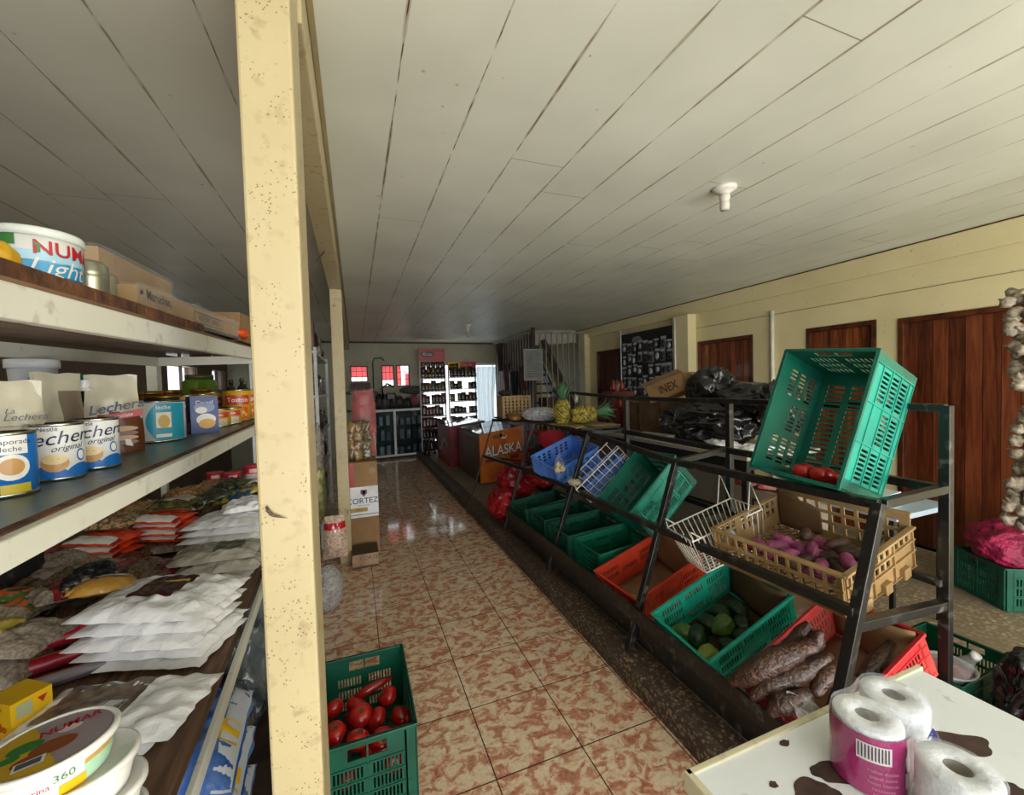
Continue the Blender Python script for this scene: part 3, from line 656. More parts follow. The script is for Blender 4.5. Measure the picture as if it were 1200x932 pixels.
# open ramen tray
t = thing('ramen_tray', 'shrink-wrapped shallow carton of ramen cups on the top shelf', 'carton', M=TM((-.46, 1.2, 1.806), -.03, rx=.031))
mb = MB(); mb.box(-.14, 0, 0, .78, 0, .012, 2); mb.box(-.14, 0, 0, .78, .012, .062)
F = flat((.0012, .39, .035), (0, 1, 0), (0, 0, 1))
mb.text('Maruchan.', .032, lambda x, y: F(x-.28, y+.012), 1, bold=.02); mb.ell((.0012, .02, .05), (0,1,0), (0,0,1), .008, .006, 1)
for y0, y1, z0, z1 in ((-.06, .2, -.018, -.014), (-.06, .2, .014, .018), (-.06, -.056, -.018, .018), (.196, .2, -.018, .018)): mb.quad(F(y0, z0), F(y1, z0), F(y1, z1), F(y0, z1), 1)
mb.text('INSTANT LUNCH', .024, lambda x, y: F(x+.07, y), 1, bold=.02)
mb.build('tray', [CARDL, BLACKP, pm('#2a241e', .6)], t)
mb = MB(); mb.grid(lambda u, v: V((-.15+.153*u, -.01+.8*v, .064+.02*noise.noise(V((u*4, v*12, 5)))+.012*math.sin(v*9)**2)), 16, 60); mb.grid(lambda u, v: V((.004+.004*noise.noise(V((u*15, v*4, 9))), -.01+.8*u, .07*v)), 60, 8); mb.build('shrink_wrap', FILM, t, label='clear crinkled shrink wrap')
cuboid('carton', 'plain brown carton at the far end of the top shelf', 'box', TM((-.55, 2.22, 1.83), -.1), .26, .36, .12, [CARD, CARDD], None)
mb = MB(); mb.blob((-.432, 2.03, 1.86), (.022, .05, .02), 3, .15, 2); o = mb.build('snack_bag', [pm('#e0541a')], label='small orange packet at the end of the ramen tray', cat='packet')
mb = MB(); mb.box(-.42, -.405, 1.4, 2.55, 1.772, 1.80); mb.build('dark_strip', mat('black_sheet', '#221d1a', .6, bump=.5), sh, label='torn black sheet under the ramen tray')
mb = MB(); mb.blob((-.497, .87, 1.822), (.02, .025, .032), 2, .12, 2); mb.build('fruit_candy_bag', [pm('#d8a820')], label='yellow and red bag at the left edge of the top shelf', cat='bag')

zmid = lambda y: 1.459 + .02*(y-1.35)
for o in [o for o in COL.objects if o.parent is None and o.get('category') in ('can', 'box', 'pouch', 'bucket', 'bottle', 'jar') and 1.4 < o.location.z < 1.5]: o.location.z = zmid(o.location.y)
# ------------------------------------------------------------------ goods on the bottom shelf
def wrinkle_mat(name, c, c2, rough=.3, bs=24, bst=.5, coat=.2, vs=8):
    return mat(name, c, rough, col2=c2, vs=vs, bump=bst, bs=bs, coat=coat)
WBAG = wrinkle_mat('white_plastic_bag', '#fafafa', '#eaeaec', .2, 20, .6)
CBAG = wrinkle_mat('clear_beige_bag', '#8d7f6c', '#6f6254', .2, 26, .6, .5)
def bagfn(L, W, T, seed, wr=.006, crease=0):
    def prof(u, v):
        a = abs(2*u-1); c = abs(2*v-1); return max(0, (1-a**3.2))**.7*max(0, (1-c**4))**.7
    def f(side):
        def g(u, v):
            p = prof(u, v); n = noise.noise(V((u*5*L/.2+seed, v*5*W/.2, 3)))*wr + noise.noise(V((u*13+seed, v*13, 9)))*wr*.5
            n += crease*abs(noise.noise(V((u*2.5+seed*2, v*8, 4))))
            e = .012*noise.noise(V((u*7+seed, v*7, 20)))
            x = (u-.5)*L + (e if v in (0, 1) or u in (0, 1) else e*.5); y = (v-.5)*W + e*.6
            return V((x, y, T*.3 + (T*.7*p + n*(p+.15) if side > 0 else -T*.3*p)))
        return g
    return f
def bag(name, label, group, M, L, W, T, seed, mats, mfn=0, deco=None, wr=.006, cat='bag', nu=34, nv=24, part='bag_body', crease=.0):
    mb = MB(); f = bagfn(L, W, T, seed, wr, crease)
    mb.grid(f(1), nu, nv, mfn); mb.grid(f(-1), nu, nv, 0)
    if not deco:
        return mb.build(name, mats, None, label=label, cat=cat, group=group, M=M)
    t = thing(name, label, cat, group, M=M); mb.build(part, mats, t); deco(t, f(1)); return t
def label_patch(u0, u1, v0, v1, mats, mi=0, name='printed_label', txt=None, frame=None, e=.0025, extra=None):
    def d(t, f):
        mb = MB(); g = lambda u, v: f(u0+(u1-u0)*u, v0+(v1-v0)*v) + V((0, 0, e))
        mb.grid(g, 14, 10, mi if not callable(mi) else mi)
        if txt:
            s, size, ti = txt
            vs, fs = text_geo(s, .01, 0)
            mb.add([g(.5+x*size, .5+y*size*1.4) + V((0, 0, .0012)) for x, y in vs], fs, ti)
        if extra: extra(mb, g)
        mb.build(name, mats, t)
    return d
BROWNLAB = mat('brown_print_label', '#6a4f42', .4, col2='#2c2320', vs=34, contrast=(.42, .58))
GREYLAB = mat('grey_print_label', '#6f6a5c', .4, col2='#4a463c', vs=30)
BARW = pm('#dcdcd8'); 
def labmi(u, v): return 1 if (u < .06 or u > .94 or v < .08 or v > .92) else 0
# stack of white bags in front (five)
zs = [.745, .783, .821, .859, .897]
pos = ['bottom', 'second from bottom', 'middle', 'second from top']
for k, z in enumerate(zs):
    x = -.635 + .012*math.sin(k*2.3); y = 1.73 + .01*math.cos(k*1.7); M = TM((x, y, z), deg(-16+3*math.sin(k*3)), rx=0, ry=deg(2))
    if k < 4:
        bag('sugar_bag', 'white plastic bag of sugar, %s in the near stack of five' % pos[k], 'near stack of white bags', M, .38, .28, .039, k*1.9, [WBAG], wr=.010, crease=.012)
    else:
        bag('sugar_bag', 'white plastic bag with a brown picture label on top of the near stack', 'near stack of white bags', M, .40, .30, .055, 8.2, [WBAG], wr=.010, crease=.012,
            deco=label_patch(.30, .66, .28, .74, [BROWNLAB, pm('#4a1c1c'), pm('#c49a4a')], labmi, extra=lambda mb, g: mb.add([g(a, c)+V((0, 0, .001)) for a, c in ((.35, .68), (.9, .78), (.9, .86), (.35, .78))], [(0,1,2,3)], 2)))
# opened flat bag in front
def barcode(u0, v0, su, sv):
    def ex(mb, g):
        mb.add([g(a, c)+V((0, 0, .0012)) for a, c in ((u0, v0), (u0+su, v0), (u0+su, v0+sv), (u0, v0+sv))], [(0,1,2,3)], 2)
        for i in range(9):
            a = u0+su*(.08+.1*i); mb.add([g(p, q)+V((0, 0, .002)) for p, q in ((a, v0+sv*.15), (a+su*.05, v0+sv*.15), (a+su*.05, v0+sv*.9), (a, v0+sv*.9))], [(0,1,2,3)], 1)
    return ex
bag('sugar_bag', 'loose white bag with a brown barcoded label lying flat beside the margarine tubs', None, TM((-.63, 1.385, .764), deg(-14)), .42, .24, .035, 14, [WBAG], wr=.012, crease=.012,
    deco=label_patch(.12, .62, .3, .88, [mat('faded_brown_label', '#8d7a69', .3, col2='#55463c', vs=30), pm('#2c2628'), BARW], lambda u, v: 0, extra=barcode(.66, .08, .28, .3)))
bag('sugar_bag', 'crumpled white bag under the loose barcoded bag', None, TM((-.66, 1.4, .744), deg(-17)), .40, .25, .03, 15, [WBAG], wr=.012)
# margarine tubs in the near corner
def tubs(label, loc, rz, deco=True):
    t = thing('margarine_tub', label, 'tub', 'margarine tubs in the near corner', M=TM(loc, rz)); r, h = .072, .052
    mb = MB(); mb.lathe([(r*.84, 0), (r*.86, .003), (r, h), (r*.97, h)], 48, sx=1.12)
    if deco:
        R = lambda z: r*(.86+.14*z/h)+.0008
        def tp(u0, u1, z0, z1, mi, e=0): mb.grid(lambda u, v: V(((R(z0+(z1-z0)*v)+e)*1.12*math.cos(u0+(u1-u0)*u), (R(z0+(z1-z0)*v)+e)*math.sin(u0+(u1-u0)*u), z0+(z1-z0)*v)), 16, 3, mi)
        a = -PI*.33; tp(a+.1, a+1.1, .006, .036, 1); tp(a-.3, a+.15, .002, .02, 2, .0004); tp(a+.1, a+.7, .034, .042, 4, .0004)
        mb.text('360', .016, lambda x, y: V((1.12*(r*.97+.002)*math.cos(a-.22+x/r), (r*.97+.002)*math.sin(a-.22+x/r), .036+y)), 3)
        mb.text('Margarina', .012, lambda x, y: V((1.12*(r*.95+.002)*math.cos(a-.75+x/r), (r*.95+.002)*math.sin(a-.75+x/r), .028+y)), 5)
    mb.build('tub_body', [WHITEP, pm('#a9d3b4'), YELP, GREENP, pm('#c49a4a'), REDP], t)
    mb = MB(); mb.lathe([(r*1.02, h-.003), (r*1.07, h-.002), (r*1.07, h+.006), (r*1.03, h+.009), (r*.97, h+.009), (r*.96, h+.006), (.001, h+.006)], 48, sx=1.12); mb.build('lid_ring', WHITEP, t)
    if deco:
        zt = h+.0068; E = lambda x, y: V((x*1.12, y, zt))
        mb = MB(); mb.ell((0, 0, zt), (1.12, 0, 0), (0, 1, 0), r*.95, r*.95, 0, 40)
        pts = [(r*.945*math.cos(u), r*.945*math.sin(u)) for u in [PI*.62+PI*.95*i/20 for i in range(21)]]
        mb.add([V((p[0]*1.12, p[1], zt+.0006)) for p in pts], [tuple(range(21))], 1)
        for k, (x, y, rr, mi) in enumerate(((-.03, .01, .02, 2), (.005, -.012, .026, 3), (-.02, -.03, .018, 3), (-.045, -.01, .012, 2), (.02, .022, .014, 4))): mb.ell((x, y, zt+.001+.0002*k), (1.1, 0, 0), (0, 1, 0), rr, rr*.7, mi, 14)
        mb.text('NUMAR', .024, lambda x, y: V((.02+x*.9-y*.1, .032+y+x*.12, zt+.0022)), 5, bold=.012)
        mb.add([V((x, y, zt+.002)) for x, y in ((-.035, -.05), (.0, -.048), (.0, -.028), (-.035, -.03))], [(0,1,2,3)], 6)
        mb.add([V((x, y, zt+.0026)) for x, y in ((-.032, -.046), (-.004, -.045), (-.004, -.032), (-.032, -.033))], [(0,1,2,3)], 7)
        mb.build('printed_lid', [pm('#9c8d92'), pm('#c9a32a'), GREENP, pm('#8a4a28'), pm('#d6c4c0'), REDP, BARW, pm('#55505c')], t)
    return t
TX, TY = -.5, .915
tubs('white margarine tub with a printed red and yellow lid, topmost of the near stack', (TX, TY, .975), deg(18))
tubs('plain margarine tub directly under the printed-lid tub', (TX+.022, TY+.012, .918), deg(8), False)
tubs('plain white margarine tub third from the top of the near stack', (TX+.03, TY+.015, .861), 0, False)
tubs('plain white margarine tub second from the shelf in the near stack', (TX+.03, TY+.012, .804), 0, False)
tubs('plain white margarine tub at the bottom of the near stack', (TX+.03, TY+.012, .745), 0, False)
# yellow box
def ybox(mb):
    F = flat((.0512, 0, .05), (0, 1, 0), (0, 0, 1)); G = flat((0, -.0412, .05), (1, 0, 0), (0, 0, 1))
    mb.quad(F(-.03, .0), F(.0, .0), F(.0, .035), F(-.03, .035), 1); mb.add([F(.01, .03), F(.03, .03), F(.02, .012)], [(0,1,2)], 2); mb.text('caldo', .03, lambda x, y: G(x, y-.02), 2, bold=.02)
    mb.add([G(-.02, .03), G(.02, .03), G(0, .01)], [(0,1,2)], 2)
cuboid('broth_box', 'bright yellow carton lying at the left edge near the margarine tubs', 'box', TM((-.86, 1.47, .745), deg(-35)), .1, .08, .095, [YELP, pm('#a9b08a'), pm('#b5331f')], ybox)
# cylindrical packets
def roll(label, a, c, r, bands, seed):
    a = V(a); c = V(c); t = thing('biscuit_roll', label, 'packet', 'rolled packets near the left edge', base=tuple((a+c)/2)); mb = MB(); n = 16
    ms = [pm(b[1], .25) for b in bands]; d = (c-a).normalized(); s = d.cross(V((0, 0, 1))).normalized(); w = s.cross(d)
    L = (c-a).length
    vs = []; fs = []; mm = []
    for i in range(n+1):
        for j in range(18):
            q = 2*PI*j/18; rr = r*(1+.06*noise.noise(V((i*.5+seed, j*.6, 3)))); vs.append(a+d*L*i/n+(s*math.cos(q)+w*math.sin(q))*rr)
    for i in range(n):
        for j in range(18):
            q = (j+.5)/18; k = next(x for x, b in enumerate(bands) if q <= b[0]); fs.append((i*18+j, i*18+(j+1) % 18, (i+1)*18+(j+1) % 18, (i+1)*18+j)); mm.append(k)
    mb.add(vs, fs, mm, True); mb.build('wrapper', ms, t)
    for e, dd in ((a, -1), (c, 1)):
        mb = MB(); mb.tube([e, e+d*dd*.006, e+d*dd*.02], [r*.98, r*.6, r*.35], 14); mb.build('twisted_end', FILM if dd < 0 else pm('#b9b2ad', .2), t)
roll('red and white striped packet, topmost of the rolled packets', (-1.0, 1.76, .82), (-.80, 1.80, .845), .026, [(.2, '#b01f2f'), (.4, '#d9d6d8'), (.62, '#d3a02f'), (1, '#8d1f2c')], 1)
roll('maroon packet with yellow band under the striped roll', (-.96, 1.70, .785), (-.775, 1.735, .80), .025, [(.22, '#9a1e2b'), (.36, '#c9922e'), (.5, '#6b3552'), (1, '#8a2030')], 2)
roll('grey foil packet with an orange stripe next to the flat white bag', (-.93, 1.62, .765), (-.765, 1.665, .77), .021, [(.2, '#8d8790'), (.35, '#c2531f'), (1, '#6f6a73')], 3)
roll('white and maroon packet behind the other rolls', (-1.06, 1.84, .80), (-.86, 1.88, .82), .024, [(.25, '#d8d4d0'), (.5, '#a32a34'), (1, '#b9b3ae')], 4)
# mixed clear bags at the left
BEANS = [mat('red_bean_bag', '#6d2a26', .18, col2='#3a1513', vs=90, bump=.2, bs=90, coat=.9), mat('brown_lentil_bag', '#6f543f', .18, col2='#3d2c20', vs=110, bump=.2, bs=110, coat=.9), mat('tan_grain_bag', '#a08556', .2, col2='#6a5230', vs=120, bump=.2, bs=120, coat=.9), mat('beige_rice_bag', '#9a8d7c', .2, col2='#6e6255', vs=100, bump=.2, bs=100, coat=.9), mat('olive_spice_bag', '#55521f', .2, col2='#24240f', vs=40, bump=.5, bs=40, coat=.6)]
VEGP = mat('vegetable_print', '#d6552a', .2, col2='#3f6b2a', vs=28, coat=.5, contrast=(.45, .55))
def strip(c): return [pm(c, .22, coat=.5)]
L1 = [('clear rice bag with a yellow label at the left edge', (-1.02, 1.72, .86), -10, .26, .2, .05, 3, ('#c9b44a', .1, .55, .2, .8)),
      ('clear noodle bag printed with vegetables at the left edge', (-1.2, 2.03, .85), -14, .3, .2, .06, 3, ('veg', .05, .95, .15, .75)),
      ('clear bag with dark red stripe between vegetable bag and black netting', (-1.02, 2.02, .87), 40, .22, .16, .05, 3, ('#7d1420', .2, .5, .0, 1)),
      ('brown lentil bag behind the vegetable noodle bag', (-1.25, 2.3, .83), -12, .3, .22, .06, 1, ('#8d7d72', .3, .7, .2, .8)),
      ('clear bag with a pink label left of the orange packets', (-1.33, 2.5, .83), -20, .26, .2, .07, 3, ('#a83f4e', .1, .5, .5, .9)),
      ('beige grain bag below the orange packets', (-1.08, 2.35, .80), -8, .34, .2, .07, 3, ('#8a2f36', .65, .95, .5, .9)),
      ('beige bag with a maroon corner beside the labelled white bags', (-.9, 2.3, .80), -20, .26, .2, .06, 1, ('#5f1520', .7, 1, .3, 1)),
      ('tan bag of beans behind the black netting', (-1.02, 2.22, .80), 15, .24, .18, .06, 3, ('#8a6a4a', .3, .6, .3, .7)),
      ('bean bag with a maroon label under the rolled packets', (-.98, 1.85, .748), 20, .24, .2, .05, 0, ('#a09080', .3, .7, .3, .7)),
      ('grey-white bag beneath the clear rice bag at the left edge', (-1.1, 1.75, .746), 0, .3, .26, .1, 3, ('#c9c4bc', .2, .8, .2, .8)),
      ('brown grain bag beneath the vegetable noodle bag', (-1.22, 2.08, .746), 0, .3, .3, .1, 1, ('#b0a090', .2, .8, .2, .8)),
      ('lentil bag under the striped bags by the netting', (-.98, 2.08, .746), 0, .26, .3, .1, 1, ('#7a6a60', .2, .8, .2, .8)),
      ('bean bag at the bottom below the orange packets', (-1.2, 2.6, .746), 0, .34, .3, .08, 1, ('#7a6a60', .2, .8, .2, .8))]
for k, (lab, loc, rz, l, w_, t_, bi, (c, u0, u1, v0, v1)) in enumerate(L1):
    bag('grain_bag', lab, 'mixed clear bags on the bottom shelf', TM(loc, deg(rz), ry=deg(6 if k < 8 else 0)), l, w_, t_, 20+k*1.3, [BEANS[bi]], wr=.012, crease=.008,
        deco=label_patch(u0, u1, v0, v1, [VEGP] if c == 'veg' else strip(c)))
# orange packets, two little stacks
ORB = mat('orange_packet', '#e2481d', .2, col2='#b02a14', vs=14, coat=.5, bump=.4, bs=30)
for s_, (bx, by, n, nm) in enumerate(((-1.22, 2.66, 3, 'left'), (-1.02, 2.83, 4, 'right'))):
    for k in range(n):
        lv = (['bottom', 'middle', 'top'] if n == 3 else ['bottom', 'second', 'third', 'top'])[k]
        bag('noodle_packet', 'orange noodle packet with white edge, %s of the %s orange stack' % (lv, nm), 'orange noodle packets', TM((bx+.01*math.sin(k*4), by+.008*math.cos(k*3), .815+.034*k-(0 if s_ else 0)), deg(-14+4*math.sin(k*2)), ry=deg(3)), .26, .2, .04, 40+k+s_*7, [ORB], wr=.007,
            deco=label_patch(.02, .98, .02, .3, [pm('#d8d3cb', .2, coat=.5), pm('#8d1f1f', .2)], lambda u, v: 0 if .1 < u < .9 else 1, name='white_seal'))
bag('seed_bag', 'green and cream seasoning bag on top of the right orange stack', None, TM((-1.0, 2.95, .96), deg(-10)), .22, .18, .05, 61, [BEANS[4]], deco=label_patch(.1, .9, .2, .8, [pm('#b9ae9a', .2), GREENP], lambda u, v: 1 if u < .3 else 0))
bag('seed_bag', 'mixed candy bag on top of the left orange stack', None, TM((-1.22, 2.78, .925), deg(-14)), .22, .18, .05, 63, [mat('candy_mix', '#b98a6a', .2, col2='#4f5a3a', vs=60, coat=.6, contrast=(.45, .55))], wr=.01)
# support bags hidden below the stacks
for k, (x, y) in enumerate(((-1.22, 2.9), (-1.0, 2.85))):
    bag('grain_bag', 'brown grain bag below the %s orange stack' % ('left', 'right')[k], 'mixed clear bags on the bottom shelf', TM((x, y, .746), 0), .3, .3, .08, 70+k, [BEANS[1]])
# golden bulk bags at the back
GOLDB = mat('golden_crisps_bag', '#b08a52', .18, col2='#6d4b26', vs=45, coat=.7, bump=.8, bs=40)
for k, (x, y, z, rz, lab) in enumerate(((-1.28, 3.2, .84, 20, 'nearest of the golden crisps bags under the shelf edge'), (-1.12, 3.5, .85, 25, 'middle one of the golden crisps bags'), (-1.02, 3.75, .84, 10, 'farthest of the golden crisps bags'))):
    bag('crisps_bag', 'clear golden crisps bag, ' + lab, 'golden crisps bags', TM((x, y, z-.09), deg(rz)), .34, .26, .2, 80+k, [GOLDB], wr=.02)
FOILC = [('#2c3a1e', '#1a1f10'), ('#27506f', '#b9a52b'), ('#b0a02a', '#27506f'), ('#3f4a2a', '#1c1c14'), ('#4a4a3a', '#20201a')]
for k, (x, y, z, rz, lab) in enumerate(((-.93, 3.3, .90, 35, 'dark green packet nearest the golden crisps'), (-.82, 3.38, .87, -10, 'blue and yellow packet right of the dark green one'), (-.76, 3.5, .88, 25, 'yellow and blue packet beside the post'), (-.88, 3.55, .92, 60, 'olive packet at the back of the foil heap'), (-.72, 3.3, .83, -20, 'dark green packet lowest in the foil heap'))):
    bag('seasoning_packet', lab, 'foil seasoning packets', TM((x, y, z), deg(rz), ry=deg(-12), rx=deg(8)), .22, .15, .05, 90+k, [mat('foil_pack_%d' % k, FOILC[k][0], .2, col2=FOILC[k][1], vs=16, coat=.6, bump=.4, bs=30, contrast=(.45, .55))], wr=.012)
bag('grain_bag', 'large dark bag under the heap of foil packets', None, TM((-.83, 3.4, .746), 0), .36, .4, .12, 97, [BEANS[1]])
bag('grain_bag', 'white packet with a pink mark beside the foil heap', None, TM((-.7, 3.62, .9), deg(10)), .2, .16, .05, 98, [WBAG], deco=label_patch(.5, .7, .3, .7, [pm('#c43a5a')]))
# far stack of white bags next to the post, then labelled clear bags in front of it
for k in range(5):
    lv = ['bottom', 'second', 'third', 'fourth', 'top'][k]
    bag('salt_bag', 'smooth white bag, %s of the far stack beside the post' % lv, 'far stack of white bags', TM((-.69+.01*math.sin(k*3), 2.72+.015*k, .746+.034*k), deg(-10+3*math.sin(k*2))), .37, .34, .036, 100+k*2, [WBAG], wr=.008, crease=.006)
bag('salt_bag', 'crumpled white bag folded on the far stack beside the post', None, TM((-.62, 2.85, .92), deg(12)), .26, .22, .05, 117, [WBAG], wr=.016, crease=.02)
CLR = wrinkle_mat('hazy_clear_bag', '#b5b0a4', '#8d8779', .22, 20, .7, .5)
for k, (x, y, z, lab) in enumerate(((-.66, 2.28, .746, 'hazy clear bag with dark green label, bottom of the three behind the near white stack'), (-.62, 2.32, .785, 'hazy clear bag with dark green label, middle of the three behind the near white stack'), (-.65, 2.36, .825, 'hazy clear bag with dark green label, top of the three behind the near white stack'))):
    bag('pasta_bag', lab, 'labelled hazy bags', TM((x, y, z), deg(-12+5*k)), .36, .24, .05, 120+k, [CLR], wr=.01, crease=.01, deco=label_patch(.3+.1*k, .72+.05*k, .25, .7, [GREYLAB, pm('#5f6a4a')], labmi))
# bread bag and black netting
bag('bread_bag', 'golden and white packaged bag beside the black netting', None, TM((-.9, 1.96, .89), deg(35), ry=deg(10)), .2, .13, .05, 130, [pm('#c9953f', .2, coat=.5)], deco=label_patch(.02, .98, .55, .98, [pm('#d8d4c8', .2, coat=.5)]))
mb = MB(); mb.blob((-.97, 2.03, .93), (.05, .1, .035), 31, .55, 3, 4); mb.build('black_netting', [mat('black_crumpled_film', '#121214', .35, bump=.6, bs=40)], label='black crumpled plastic scrap lying across the clear bags', cat='plastic scrap')
# dark goods at the back left
for k, (x, y, lab) in enumerate(((-1.32, 2.05, 'nearest'), (-1.34, 2.3, 'second'), (-1.33, 1.85, 'leftmost'))):
    mb = MB(); mb.blob((x, y, .9+.02*k), (.07, .12, .16), 40+k, .2, 2, flat=None); mb.build('dark_sack', [mat('dark_sack_%d' % k, ['#1e1a1a', '#17151a', '#3f3a10'][k], .6, bump=.4)], label='dark sack at the back under the middle shelf, %s' % lab, cat='sack', group='dark sacks at the back')
# red cups at the far end
for k, (x, y, z, c, lab) in enumerate(((-1.04, 3.82, .86, '#b01c2c', 'left column, lower'), (-1.04, 3.82, .93, '#b01c2c', 'left column, upper'), (-.9, 3.72, .86, '#b8243a', 'middle column, lower'), (-.9, 3.72, .935, '#b8243a', 'middle column, upper'), (-.77, 3.78, .86, '#c02038', 'right column, lower'), (-.77, 3.78, .95, '#c02038', 'right column, upper'))):
    r, h = (.055, .07) if k < 4 else (.068, .09)
    t = thing('yogurt_tub', 'small red and white tub at the far end, %s' % lab, 'tub', 'red and white tubs', M=TM((x, y, z)))
    mb = MB(); mb.lathe([(r*.85, 0), (r, h*.3), (r, h*.9)], 22, mi=[1, 0]); a = front(x, y); mb.cylpatch(r+.001, a-.5, a+.5, h*.4, h*.75, 2); mb.build('tub_body', [pm(c), pm('#d9d5d2'), pm('#e0b8b0')], t)
    mb = MB(); mb.lathe([(r*1.06, h*.88), (r*1.06, h*1.0), (.001, h*1.0)], 22); mb.build('lid', pm('#c33a4a' if k % 2 else '#ded9d6'), t)
cuboid('carton', 'low dark carton carrying the red tubs', 'box', TM((-.9, 3.78, .746), 0), .42, .3, .11, [pm('#3a2f22'), YELP], lambda mb: mb.quad((-.16, -.151, .05), (.0, -.151, .05), (.0, -.151, .1), (-.16, -.151, .1), 1))
# ------------------------------------------------------------------ below the shelf
GRYB = mat('dark_grey_plastic', '#5a6366', .22, col2='#363d40', vs=5, bump=.9, bs=14, coat=.4)
for k, (c, r, lab) in enumerate((((-.56, 2.35, .33), (.15, .3, .3), 'large grey plastic sack on the floor between shelf and post'), ((-.62, 1.95, .22), (.16, .24, .2), 'lower grey plastic sack in front of the larger one'))):
    mb = MB(); mb.blob(c, r, 50+k, .28, 1.7, 5, flat=-r[2]+.02); mb.build('plastic_sack', [GRYB], label=lab, cat='sack')
BLU = mat('blue_pack_print', '#2058a8', .2, col2='#6f86a8', vs=9, coat=.5, bump=.5, bs=18, contrast=(.25, .6))
for k in range(4):
    z = .032+.135*k; y = 1.52+.012*k
    bag('detergent_bag', 'blue and white wrapped pack, %s of the stack under the shelf' % ['lowest', 'second', 'third', 'topmost'][k], 'blue packs under the shelf', TM((-.56, y, z), deg(4), ry=0), .36, .46, .15, 140+k, [BLU], wr=.012,
        deco=lambda t, f, k=k: (label_patch(.8, .97, .3, .5, [YELP, NAVY], 0, name='yellow_print', txt=None)(t, f), label_patch(.86, .99, .02, .98, [pm('#c3cbd6', .2)], 0, name='clear_band', e=.0012)(t, f)))
mb = MB()
random.seed(3)
for i in range(14): mb.obox((-.36+random.uniform(-.04, .04), 1.62+random.uniform(-.05, .05), .034), (V((1, .3*random.random(), .1)).normalized(), V((-.3, 1, 0)).normalized(), (0, 0, 1)), (.02*random.random()+.008, .006, .002))
mb.build('yellow_scraps', [pm('#cbbf7a')], label='pale yellow scraps on the dark floor beside the post', cat='litter', kind='stuff')
# bags leaning between the two posts
t = thing('rice_cake_bag', 'clear bag of pale sticks with a red header leaning on the far post', 'bag', base=(-.2, 3.6, .2))
mb = MB()
def f(s): return lambda u, v: V((-.2+(u-.5)*.19*(1-.2*v*v), 3.75+s*.05*(1-abs(2*u-1)**3)*(1-abs(2*v-1)**4)+.008*noise.noise(V((u*9, v*9, s))), .2+.36*v))
mb.grid(f(-1), 16, 20, lambda u, v: 1 if .68 < v < .86 else 0); mb.grid(f(1), 16, 20, 0)
mb.build('bag_body', [mat('pale_sticks', '#d9c2ae', .2, col2='#a88a78', vs=60, coat=.6), pm('#c0242f', .2, coat=.5)], t)
mb = MB(); mb.blob((-.235, 3.28, .16), (.1, .12, .16), 77, .15, 2, flat=-.15); mb.build('clear_sack', [m_film('hazy_film', '#cfd3d4', .25, .15, 14)], label='hazy clear plastic sack on the floor by the near post', cat='sack')
# ------------------------------------------------------------------ black steel produce rack
STEEL = m_paint('black_painted_steel', '#1c1b1a', '#141312', '#6e6a63', ds=(.55, .75), rough=.35)
rk = thing('produce_rack', 'long black steel produce rack with three sloping tiers on the raised floor', 'rack', base=(1.9, 2.4, Z0))
FR = [(.9, (1.372, .115), (1.727, 1.156), .036), (1.9, (1.378, .115), (1.732, 1.135), .034), (2.97, (1.40, .115), (1.80, 1.205), .034), (3.99, (1.391, .115), (1.765, 1.235), .03), (4.88, (1.24, .115), (1.60, 1.19), .018)]
for k, (y, a, c, w_) in enumerate(FR):
    mb = MB(); mb.bar((a[0], y, a[1]), (c[0], y, c[1]), w_, w_, up=(0, 1, 0)); mb.build('slanted_leg', STEEL, rk, bevel=.003)
UP = [(.9, 1.485), (1.9, 1.485), (2.93, 1.49), (4.0, 1.53)]
for y, z in UP:
    mb = MB(); mb.box(2.135, 2.17, y-.0175, y+.0175, Z0, z); mb.build('upright', STEEL, rk, bevel=.003)
def rail(name, pts, w_=.035, h=.035):
    for a, c in zip(pts, pts[1:]):
        mb = MB(); mb.bar(a, c, w_, h); mb.build(name, STEEL, rk, bevel=.003)
rail('handrail', [(2.152, .9, 1.475), (2.152, 2.93, 1.475), (2.152, 4.3, 1.53)], .03, .03)
rail('deck_front_rail', [(1.735, .9, 1.15), (1.74, 1.9, 1.135), (1.80, 2.97, 1.195), (1.765, 3.99, 1.225), (1.60, 4.9, 1.18)])
rail('deck_rear_rail', [(2.125, .9, 1.16), (2.125, 1.9, 1.175), (2.125, 2.93, 1.19), (2.125, 4.0, 1.22), (2.05, 4.9, 1.19)])
for y, a, c in ((.9, (1.745, 1.152), (2.14, 1.16)), (1.9, (1.75, 1.14), (2.14, 1.18)), (2.95, (1.81, 1.2), (2.14, 1.195)), (4.0, (1.78, 1.225), (2.14, 1.225)), (4.88, (1.61, 1.18), (2.05, 1.19))):
    mb = MB(); mb.bar((a[0], y, a[1]), (c[0], y, c[1]), .032, .032); mb.build('deck_bracket', STEEL, rk, bevel=.003)
rail('middle_front_rail', [(1.595, .9, .79), (1.60, 1.9, .765), (1.64, 2.97, .745), (1.60, 3.99, .74), (1.46, 4.88, .75)])
rail('middle_rear_rail', [(2.13, .9, .785), (2.13, 4.0, .785)], .03, .03)
for y, a, c in ((.9, (1.585, .745), (2.13, .70)), (1.9, (1.6, .76), (2.13, .78)), (2.95, (1.63, .745), (2.13, .78)), (3.99, (1.6, .74), (2.13, .78))):
    mb = MB(); mb.bar((a[0], y, a[1]), (c[0], y, c[1]), .035, .035); mb.build('middle_bracket', STEEL, rk, bevel=.003)
rail('trough_front_rail', [(1.42, .9, .305), (1.42, 4.0, .305)], .014, .085)
rail('trough_lower_rail', [(1.43, .9, .205), (1.43, 4.0, .205)], .012, .10)
rail('trough_floor_rail', [(1.455, .9, .15), (1.455, 4.0, .15)], .045, .01)
